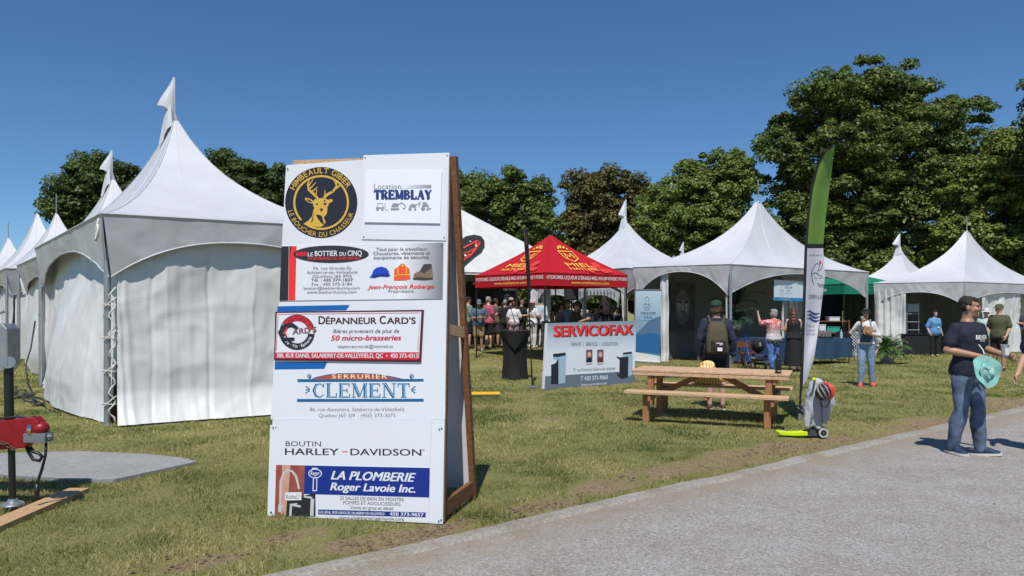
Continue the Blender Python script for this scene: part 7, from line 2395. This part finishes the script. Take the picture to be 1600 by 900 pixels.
for x0, x1, z in ((0, Lx, .08), (0, Lx, .87)): MB().beam(a_ + V((0, 0, z)), b_ + V((0, 0, z)), .03, .04).build("frame_rail", WHT, lt_)
# wooden folding chair and pushchair before the navy table
wc_ = at(1164, 20.9)
wch = thing("wooden_chair", "brown wooden folding chair before the navy cloth table", "chair", wc_, 0)
BRN = M("varnished brown wood", S(116, 66, 32), .5, var=.2)
for x in (-.17, .17):
    mb = MB(); mb.tube([wc_ + V((x - .12, -.1, .72)), wc_ + V((x - .08, -.05, .74)), wc_ + V((x - .02, 0, .6)), wc_ + V((x + .1, .05, .3)), wc_ + V((x + .16, .1, 0))], .026, 8); mb.build("frame_leg", BRN, wch, smooth=True)
    mb = MB(); mb.tube([wc_ + V((x + .12, -.2, .42)), wc_ + V((x, -.1, .2)), wc_ + V((x - .1, -.2, 0))], .022, 8); mb.build("leg", BRN, wch, smooth=True)
MB().box(wc_ + V((.03, -.05, .42)), (.42, .4, .03)).build("seat", BRN, wch)
MB().box(wc_ + V((-.09, -.06, .66)), (.40, .03, .14)).build("backrest", BRN, wch)
pc0 = at(1185, 20.3)
pc1 = thing("pushchair", "dark pushchair with a black hood and blue frame before the navy cloth table", "pushchair", pc0)
mb = MB(); mb.ell(pc0 + V((-.02, -.02, .66)), (.18, .20, .20), 16, 12, Matrix.Rotation(R(25), 3, 'X')); mb.build("hood", BLACKC, pc1, smooth=True)
txt = glyphs("S", .03); mb = MB().add([pc0 + V((-.06 + .09 * c[0], -.262, .66 + .12 * c[1])) for c in txt[0]], txt[1]); mb.build("emblem", WHT, pc1, fix=False)
mb = MB(); mb.ell(pc0 + V((0, 0, .34)), (.26, .2, .12), 14, 8); mb.build("seat", cloth("navy pushchair", (.02, .03, .07)), pc1, smooth=True)
for x in (-.28, .28): MB().tube([pc0 + V((x, .2, .95)), pc0 + V((x, .1, .6)), pc0 + V((x, -.1, .3)), pc0 + V((x, -.28, .12))], .016, 8).build("frame_tube", M("blue enamel", S(18, 42, 120), .35), pc1, smooth=True)
for x in (-.28, .28):
    for y in (-.28, .22):
        c = pc0 + V((x, y, .10)); n = 18
        MB().rings([[c + V((dx, r * math.cos(2 * math.pi * k / n), r * math.sin(2 * math.pi * k / n))) for k in range(n)] for r, dx in ((.05, -.02), (.10, -.018), (.10, .018), (.05, .02))]).build("wheel", M("grey pushchair tyre", (.12, .12, .12), .7), pc1, smooth=True, sharp=40)
MB().tube([pc0 + V((-.3, -.27, .33)), pc0 + V((0, -.34, .31)), pc0 + V((.3, -.27, .35))], .03, 8).build("bumper_bar", M("silver grey foam", (.2, .21, .22), .6), pc1, smooth=True)
# bar counter with bottles, and the black emblem sign, loudspeaker
ba, bb = at(850, 24.2), at(972, 23.9)
br_ = thing("bar_counter", "wooden bar counter under the red canopy, behind the photocopier sign", "counter", ba.lerp(bb, .5))
BARW = M("orange brown bar wood", S(140, 84, 46), .6, var=.3, vs=4, stretch=(1, 1, 6))
MB().beam(ba + V((0, 0, .52)), bb + V((0, 0, .52)), .5, 1.04).build("counter_front", BARW, br_)
MB().beam(ba + V((-.05, 0, 1.065)), bb + V((.05, 0, 1.065)), .62, .04).build("counter_top", DARKM, br_)
BC = [M("dark bottle glass", (.02, .025, .018), .15), M("amber bottle glass", (.20, .08, .015), .15), M("pale bottle", (.42, .40, .34), .2)]
proto = None
names = ["dark", "amber", "pale"]
for k in range(18):
    q_ = ba.lerp(bb, .34 + .034 * k + .008 * (k % 3)) + V((0, -.12 + .08 * (k % 3), 1.086))
    if proto is None or k < 3:
        o = MB().lathe(V((0, 0, 0)), [(0, 0), (.036, 0), (.038, .01), (.038, .17), (.014, .225), (.013, .28), (0, .28)], 12).build("bottle", BC[k % 3], None, smooth=True, sharp=40)
        protos = globals().setdefault("PRO", {}); protos[k % 3] = o
        proto = o
    else:
        o = PRO[k % 3].copy(); put(o)
    o.location = q_
    tag(o, ["dark glass bottle in the row along the bar counter", "amber bottle in the row along the bar counter", "pale bottle in the row along the bar counter"][k % 3], "bottle", ["dark bottles on the bar counter", "amber bottles on the bar counter", "pale bottles on the bar counter"][k % 3])
ea, eb = P(778, 478, 28.6), P(806, 478, 28.6)
B6 = Board(ea, eb, 0)
es = thing("easel_sign", "black sign with a white round animal emblem above the crowd", "sign", mtx=B6.mtx)
we = (eb - ea).length
e0 = MB().prism([V((0, 0, 0)), V((we, 0, 0)), V((we, .60, 0)), V((0, .60, 0))], (0, 0, .03)).build("sign_panel", M("charcoal sign", (.03, .03, .034), .6), es, local=True)
mb = MB(); mb.add([V((x, y, .033)) for x, y in circ(.36, .33, .125, -.155, 26)], [tuple(range(26))]); mb.build("round_emblem", M("pale emblem print", (.5, .5, .5), .6), e0, local=True)
mb = MB(); [mb.add([V((x, y, .036)) for x, y in pl_], [tuple(range(len(pl_)))]) for pl_ in ([circ(.31, .37, .025, -.02, 10), circ(.41, .37, .025, -.02, 10), [(.33, .30), (.39, .30), (.36, .26)]] + ribbon(.012, [(.28, .25), (.32, .21), (.40, .21), (.44, .25)]) + ribbon(.014, [(.26, .42), (.29, .47), (.33, .43)]) + ribbon(.014, [(.39, .43), (.43, .47), (.46, .42)]))]; mb.build("emblem_lines", INK, e0, local=True)
for x in (.08, we - .08): MB().beam((x, .3, -.02), (x, -1.55 + .0, -.05), .03, .03).build("leg", DARKM, es, local=True)
sp0 = at(893, 26.4) - V((0, 0, .27))
ls = thing("loudspeaker", "black loudspeaker on a tall stand under the red canopy", "speaker", sp0)
o = MB().prism([sp0 + V((x, y, 2.06)) for x, y in ((-.25, -.2), (.22, -.2), (.26, .0), (.16, .22), (-.16, .22), (-.28, 0))], (0, 0, .46)).build("cabinet", M("black speaker box", (.018, .018, .022), .6), ls); o.modifiers.new("b", 'BEVEL').width = .02
MB().box(sp0 + V((-.015, -.206, 2.29)), (.38, .01, .38)).build("grille", M("speaker grille", (.03, .03, .033), .5), ls)
MB().cyl(sp0, sp0 + V((0, 0, 2.06)), .025, n=10).build("stand_pole", DARKM, ls)
for k in range(3): MB().beam(sp0 + V((0, 0, .45)), sp0 + V((.45 * math.cos(k * 2.1 + .4), .45 * math.sin(k * 2.1 + .4), 0.02)), .02, .02).build("leg", DARKM, ls)
# dark table inside the far right tent
dt = at(1440, 26.9)
dtb = thing("dark_table", "black draped table behind the woman in the sky blue polo", "table", dt)
MB().box(dt + V((0, .2, .37)), (1.3, .6, .74)).build("draped_cloth", BLACKC, dtb); MB().box(dt + V((0, .2, .755)), (1.36, .66, .025)).build("tabletop", DARKM, dtb)
wr_ = thing("display_rack", "pale wire display rack just inside the far right tent", "rack", at(1426, 27.3))
rq = at(1426, 27.3)
for x in (-.22, .22): MB().cyl(rq + V((x, 0, 0)), rq + V((x, 0, 1.9)), .018, n=8).build("upright", ALU, wr_)
for k in range(6): MB().box(rq + V((0, 0, .3 + .3 * k)), (.44, .16, .02)).build("shelf_board", GREYL, wr_)
MB().box(rq + V((0, -.02, 1.72)), (.40, .03, .30)).build("header_card", GREYL, wr_)
# bulbs under the pale tent's eave
sl = thing("string_lights", "two pale bulbs strung under the pale grey tent's eave", "lights", P(727, 443, 26.8))
MB().tube([P(715, 440, 26.8), P(727, 441.5, 26.8), P(740, 441, 26.9), P(760, 440, 27.2)], .008, 5).build("wire", DARKM, sl)
for px in (727, 740): MB().ell(P(px, 443, 26.8), .035, 10, 8).build("bulb", M("warm bulb", (.8, .66, .38), .3), sl, smooth=True)
# ------------------------------------------------------------------ trees
BARK = M("tree bark", (.055, .043, .033), .9, var=.3, vs=6, bump=.6, bs=14)
def leaf_mat(name, a, b, c):
    m = bpy.data.materials.new(name)
    m.use_nodes = True
    N, L = m.node_tree.nodes, m.node_tree.links
    bs = N["Principled BSDF"]
    bs.inputs["Roughness"].default_value = .5
    bs.inputs["Specular IOR Level"].default_value = .35
    g = N.new("ShaderNodeNewGeometry")
    tc = N.new("ShaderNodeTexCoord")
    nz = N.new("ShaderNodeTexNoise")
    nz.inputs["Scale"].default_value = .45
    nz.inputs["Detail"].default_value = 3
    L.new(tc.outputs["Object"], nz.inputs["Vector"])
    mm = N.new("ShaderNodeMath"); mm.operation = 'MULTIPLY_ADD'
    L.new(g.outputs["Random Per Island"], mm.inputs[0]); mm.inputs[1].default_value = .7
    m2 = N.new("ShaderNodeMath"); m2.operation = 'MULTIPLY_ADD'
    L.new(nz.outputs["Fac"], m2.inputs[0]); m2.inputs[1].default_value = 1.0; m2.inputs[2].default_value = -.35
    L.new(m2.outputs[0], mm.inputs[2])
    r = N.new("ShaderNodeValToRGB")
    r.color_ramp.elements.new(.5)
    for e, p, cc in zip(r.color_ramp.elements, (.1, .5, .92), (a, b, c)):
        e.position = p; e.color = (*cc, 1)
    L.new(mm.outputs[0], r.inputs[0])
    L.new(r.outputs[0], bs.inputs["Base Color"])
    tr = N.new("ShaderNodeBsdfTranslucent")
    L.new(r.outputs[0], tr.inputs["Color"])
    ms = N.new("ShaderNodeMixShader"); ms.inputs[0].default_value = .28
    L.new(bs.outputs[0], ms.inputs[1]); L.new(tr.outputs[0], ms.inputs[2])
    L.new(ms.outputs[0], N["Material Output"].inputs["Surface"])
    return m
LM = dict(mid=leaf_mat("maple leaves", (0.056, 0.098, 0.022), (0.115, 0.172, 0.036), (0.209, 0.259, 0.068)),
          dark=leaf_mat("dark leaves", (0.042, 0.076, 0.020), (0.081, 0.128, 0.033), (0.148, 0.197, 0.054)),
          light=leaf_mat("light leaves", (0.081, 0.138, 0.027), (0.159, 0.224, 0.047), (0.259, 0.313, 0.074)),
          olive=leaf_mat("olive brown leaves", (0.063, 0.063, 0.020), (0.123, 0.115, 0.034), (0.220, 0.191, 0.061)))
def tree(label, d, base_px, lobes, mat, nclump, per, rc, ls, seed, trunk=.35, name="maple_tree", z0=0.0):
    """lobes: (px, py, rx px, ry px) ellipses of the crown at distance d; depth is taken from their width"""
    rg = np.random.default_rng(seed)
    k = d / FPX
    base = V(((base_px - HX) * k, d, 0))
    root = thing(name, label, "tree", base)
    ar = np.array([l[2] * l[3] for l in lobes], float)
    cl = []
    for li, (px, py, rx, ry) in enumerate(lobes):
        n = max(4, int(1.5 * nclump * ar[li] / ar.sum()))
        c = P(px, py, d + rg.uniform(-.25, .25) * rx * k)
        v = rg.normal(size=(n, 3))
        v /= np.linalg.norm(v, axis=1)[:, None]
        rad = (rg.random(n) ** .34)[:, None]
        w = v * rad * np.array([rx * k, min(rx, ry * 1.3) * k * .9, ry * k]) * (1 + .15 * rg.normal(size=(n, 1)))
        cl.append(np.array([c.x, c.y, c.z]) + w)
    cl = np.concatenate(cl)
    n = len(cl)
    rcs = .84 * rc * (.40 + .95 * rg.random(n) ** 1.3)
    per = int(per * .70)
    m = n * per
    ci = np.repeat(np.arange(n), per)
    dv = rg.normal(size=(m, 3))
    dv /= np.linalg.norm(dv, axis=1)[:, None]
    rr = (rg.random(m) ** .5)[:, None]
    hz = np.hypot(dv[:, 0], dv[:, 1]) * rr[:, 0]
    p = cl[ci] + dv * rr * rcs[ci][:, None] * np.array([1.15, 1.15, .55])
    p[:, 2] += rcs[ci] * (.22 - .42 * hz ** 2)
    nr = dv * .8 + np.array([0, 0, .75]) + rg.normal(size=(m, 3)) * .55
    nr /= np.linalg.norm(nr, axis=1)[:, None]
    t = np.cross(nr, rg.normal(size=(m, 3)))
    t /= np.linalg.norm(t, axis=1)[:, None] + 1e-9
    b = np.cross(nr, t)
    s = (ls * (.55 + .9 * rg.random(m)))[:, None]
    v = np.empty((m, 4, 3))
    v[:, 0] = p - t * s
    v[:, 1] = p + b * s * .62 - nr * s * .12
    v[:, 2] = p + t * s
    v[:, 3] = p - b * s * .62 - nr * s * .12
    keep = v[:, :, 2].min(1) > .4
    v = v[keep]
    m = len(v)
    v = v.reshape(-1, 3) - np.array(base)
    o = npmesh("crown", v, np.arange(m * 4).reshape(-1, 4), 4, mat, root)
    # trunk and limbs
    top = cl[:, 2].max()
    cx = cl.mean(0)
    mb = MB()
    h1 = max(1.5, cl[:, 2].min() + (top - cl[:, 2].min()) * .25)
    sp = [base + V((0, 0, -.05)), base + V((.04, 0, h1 * .5)), base + V((cx[0] - base.x, cx[1] - base.y, 0)) * .25 + V((0, 0, h1)), V((cx[0], cx[1], cx[2])) * .8 + V((base.x, base.y, h1)) * .2, V((cx[0], cx[1], top - 1.2))]
    mb.tube(sp, [trunk * 1.25, trunk, trunk * .8, trunk * .45, .05], 10)
    mb.build("trunk", BARK, root, smooth=True)
    mb = MB()
    for i in rg.choice(n, min(n, 34), replace=False):
        e = V(cl[i])
        f = rg.uniform(.15, .75)
        st = sp[2].lerp(sp[3], f) if e.z > h1 else sp[1].lerp(sp[2], .7)
        md = st.lerp(e, .5) + V((0, 0, .35 + .2 * rg.random()))
        mb.tube([st, md, e], [trunk * .32, trunk * .18, .03], 6)
    mb.build("limbs", BARK, root, smooth=True)
    return root
tree("dark rounded tree behind the left row of tents", 44, 150, [(135, 300, 46, 44), (118, 330, 42, 32), (158, 290, 34, 42), (195, 290, 26, 34), (145, 265, 22, 26), (98, 335, 28, 24), (170, 340, 60, 40)], LM['dark'], 150, 400, .75, 0.099, 1)
tree("dark tree behind the nearest tent, left of the sponsor board", 46, 388, [(378, 262, 36, 28), (352, 258, 20, 20), (390, 290, 52, 34), (425, 280, 24, 26), (368, 330, 70, 44), (445, 310, 30, 40)], LM['dark'], 130, 400, .75, 0.099, 2)
tree("broad green maple behind the pale grey tent, right of the sponsor board", 45, 800, [(800, 290, 46, 26), (748, 300, 38, 30), (835, 312, 40, 30), (780, 330, 80, 42), (840, 350, 42, 32), (720, 310, 40, 40), (770, 375, 90, 34), (850, 385, 40, 26), (690, 320, 30, 44)], LM['mid'], 210, 400, .8, 0.099, 3)
tree("olive brown tree between the green maple and the lighter tree", 47, 945, [(945, 285, 40, 22), (910, 300, 34, 24), (980, 300, 30, 24), (945, 325, 62, 34), (915, 355, 50, 34), (985, 345, 40, 34), (940, 385, 66, 28)], LM['olive'], 170, 400, .8, 0.099, 4)
tree("light green tree left of the tallest tree", 44, 1095, [(1118, 262, 46, 28), (1080, 268, 24, 22), (1150, 268, 34, 30), (1090, 305, 62, 38), (1135, 310, 58, 44), (1045, 320, 42, 34), (1085, 355, 82, 40), (1150, 360, 60, 44), (1030, 370, 46, 34), (1100, 405, 90, 30)], LM['light'], 250, 400, .78, 0.099, 5)
tree("tallest maple, wide crowned, behind the green feather banner", 43, 1365, [(1355, 118, 42, 30), (1300, 150, 52, 40), (1415, 140, 40, 38), (1360, 175, 82, 52), (1255, 190, 48, 40), (1450, 195, 50, 44), (1500, 165, 34, 20), (1530, 178, 22, 18), (1488, 205, 40, 30), (1218, 228, 34, 24), (1300, 240, 92, 60), (1410, 250, 92, 64), (1245, 280, 52, 46), (1340, 310, 120, 66), (1450, 310, 70, 60), (1270, 350, 86, 50), (1400, 375, 110, 54), (1320, 405, 110, 40), (1480, 260, 40, 30)], LM['mid'], 560, 400, .85, 0.102, 6, .5)
tree("yellowish green tree at the right edge, beside the tallest maple", 40, 1570, [(1565, 235, 42, 26), (1590, 215, 34, 24), (1535, 262, 40, 30), (1570, 280, 66, 46), (1520, 310, 50, 44), (1600, 320, 60, 60), (1550, 360, 76, 50), (1490, 370, 50, 46), (1590, 410, 70, 46), (1520, 410, 66, 36), (1660, 300, 60, 80)], LM['light'], 330, 400, .78, 0.099, 7)
tree("tree leaning into the picture at the upper right edge", 36, 1690, [(1622, 128, 20, 14), (1618, 160, 14, 16), (1655, 140, 40, 40), (1625, 200, 22, 26), (1680, 220, 70, 80)], LM['dark'], 110, 400, .7, 0.090, 8)
tree("low dark tree behind the large open tent", 56, 1240, [(1240, 395, 120, 46), (1180, 430, 90, 34), (1300, 430, 90, 34), (1240, 462, 130, 26)], LM['dark'], 120, 400, .95, 0.119, 9)
tree("low dark tree between the two right hand tents", 56, 1410, [(1400, 400, 100, 50), (1450, 435, 100, 36), (1350, 440, 70, 34), (1410, 464, 120, 26)], LM['dark'], 130, 400, .95, 0.119, 10)
tree("low dark tree behind the far right tent", 52, 1570, [(1580, 400, 110, 60), (1530, 440, 90, 36), (1640, 430, 80, 50), (1570, 464, 100, 26)], LM['dark'], 130, 400, .95, 0.119, 11)
tree("low tree behind the bar tents", 58, 900, [(900, 415, 130, 36), (1000, 420, 110, 32), (830, 430, 70, 40), (960, 450, 120, 30), (880, 466, 160, 22)], LM['mid'], 140, 400, .95, 0.119, 12)
tree("long dense hedge row far behind the bar tents", 62, 800, [(x, 468, 60, 22) for x in range(660, 1060, 60)], LM['dark'], 170, 260, 1.0, 0.14, 13, name="hedge")
tree("long dense hedge row far behind the open tents on the right", 62, 1330, [(x, 466, 60, 24) for x in range(1090, 1680, 60)], LM['dark'], 220, 260, 1.0, 0.14, 14, name="hedge")
make_grass()
make_gravel()
bpy.data.scenes.remove(TS)
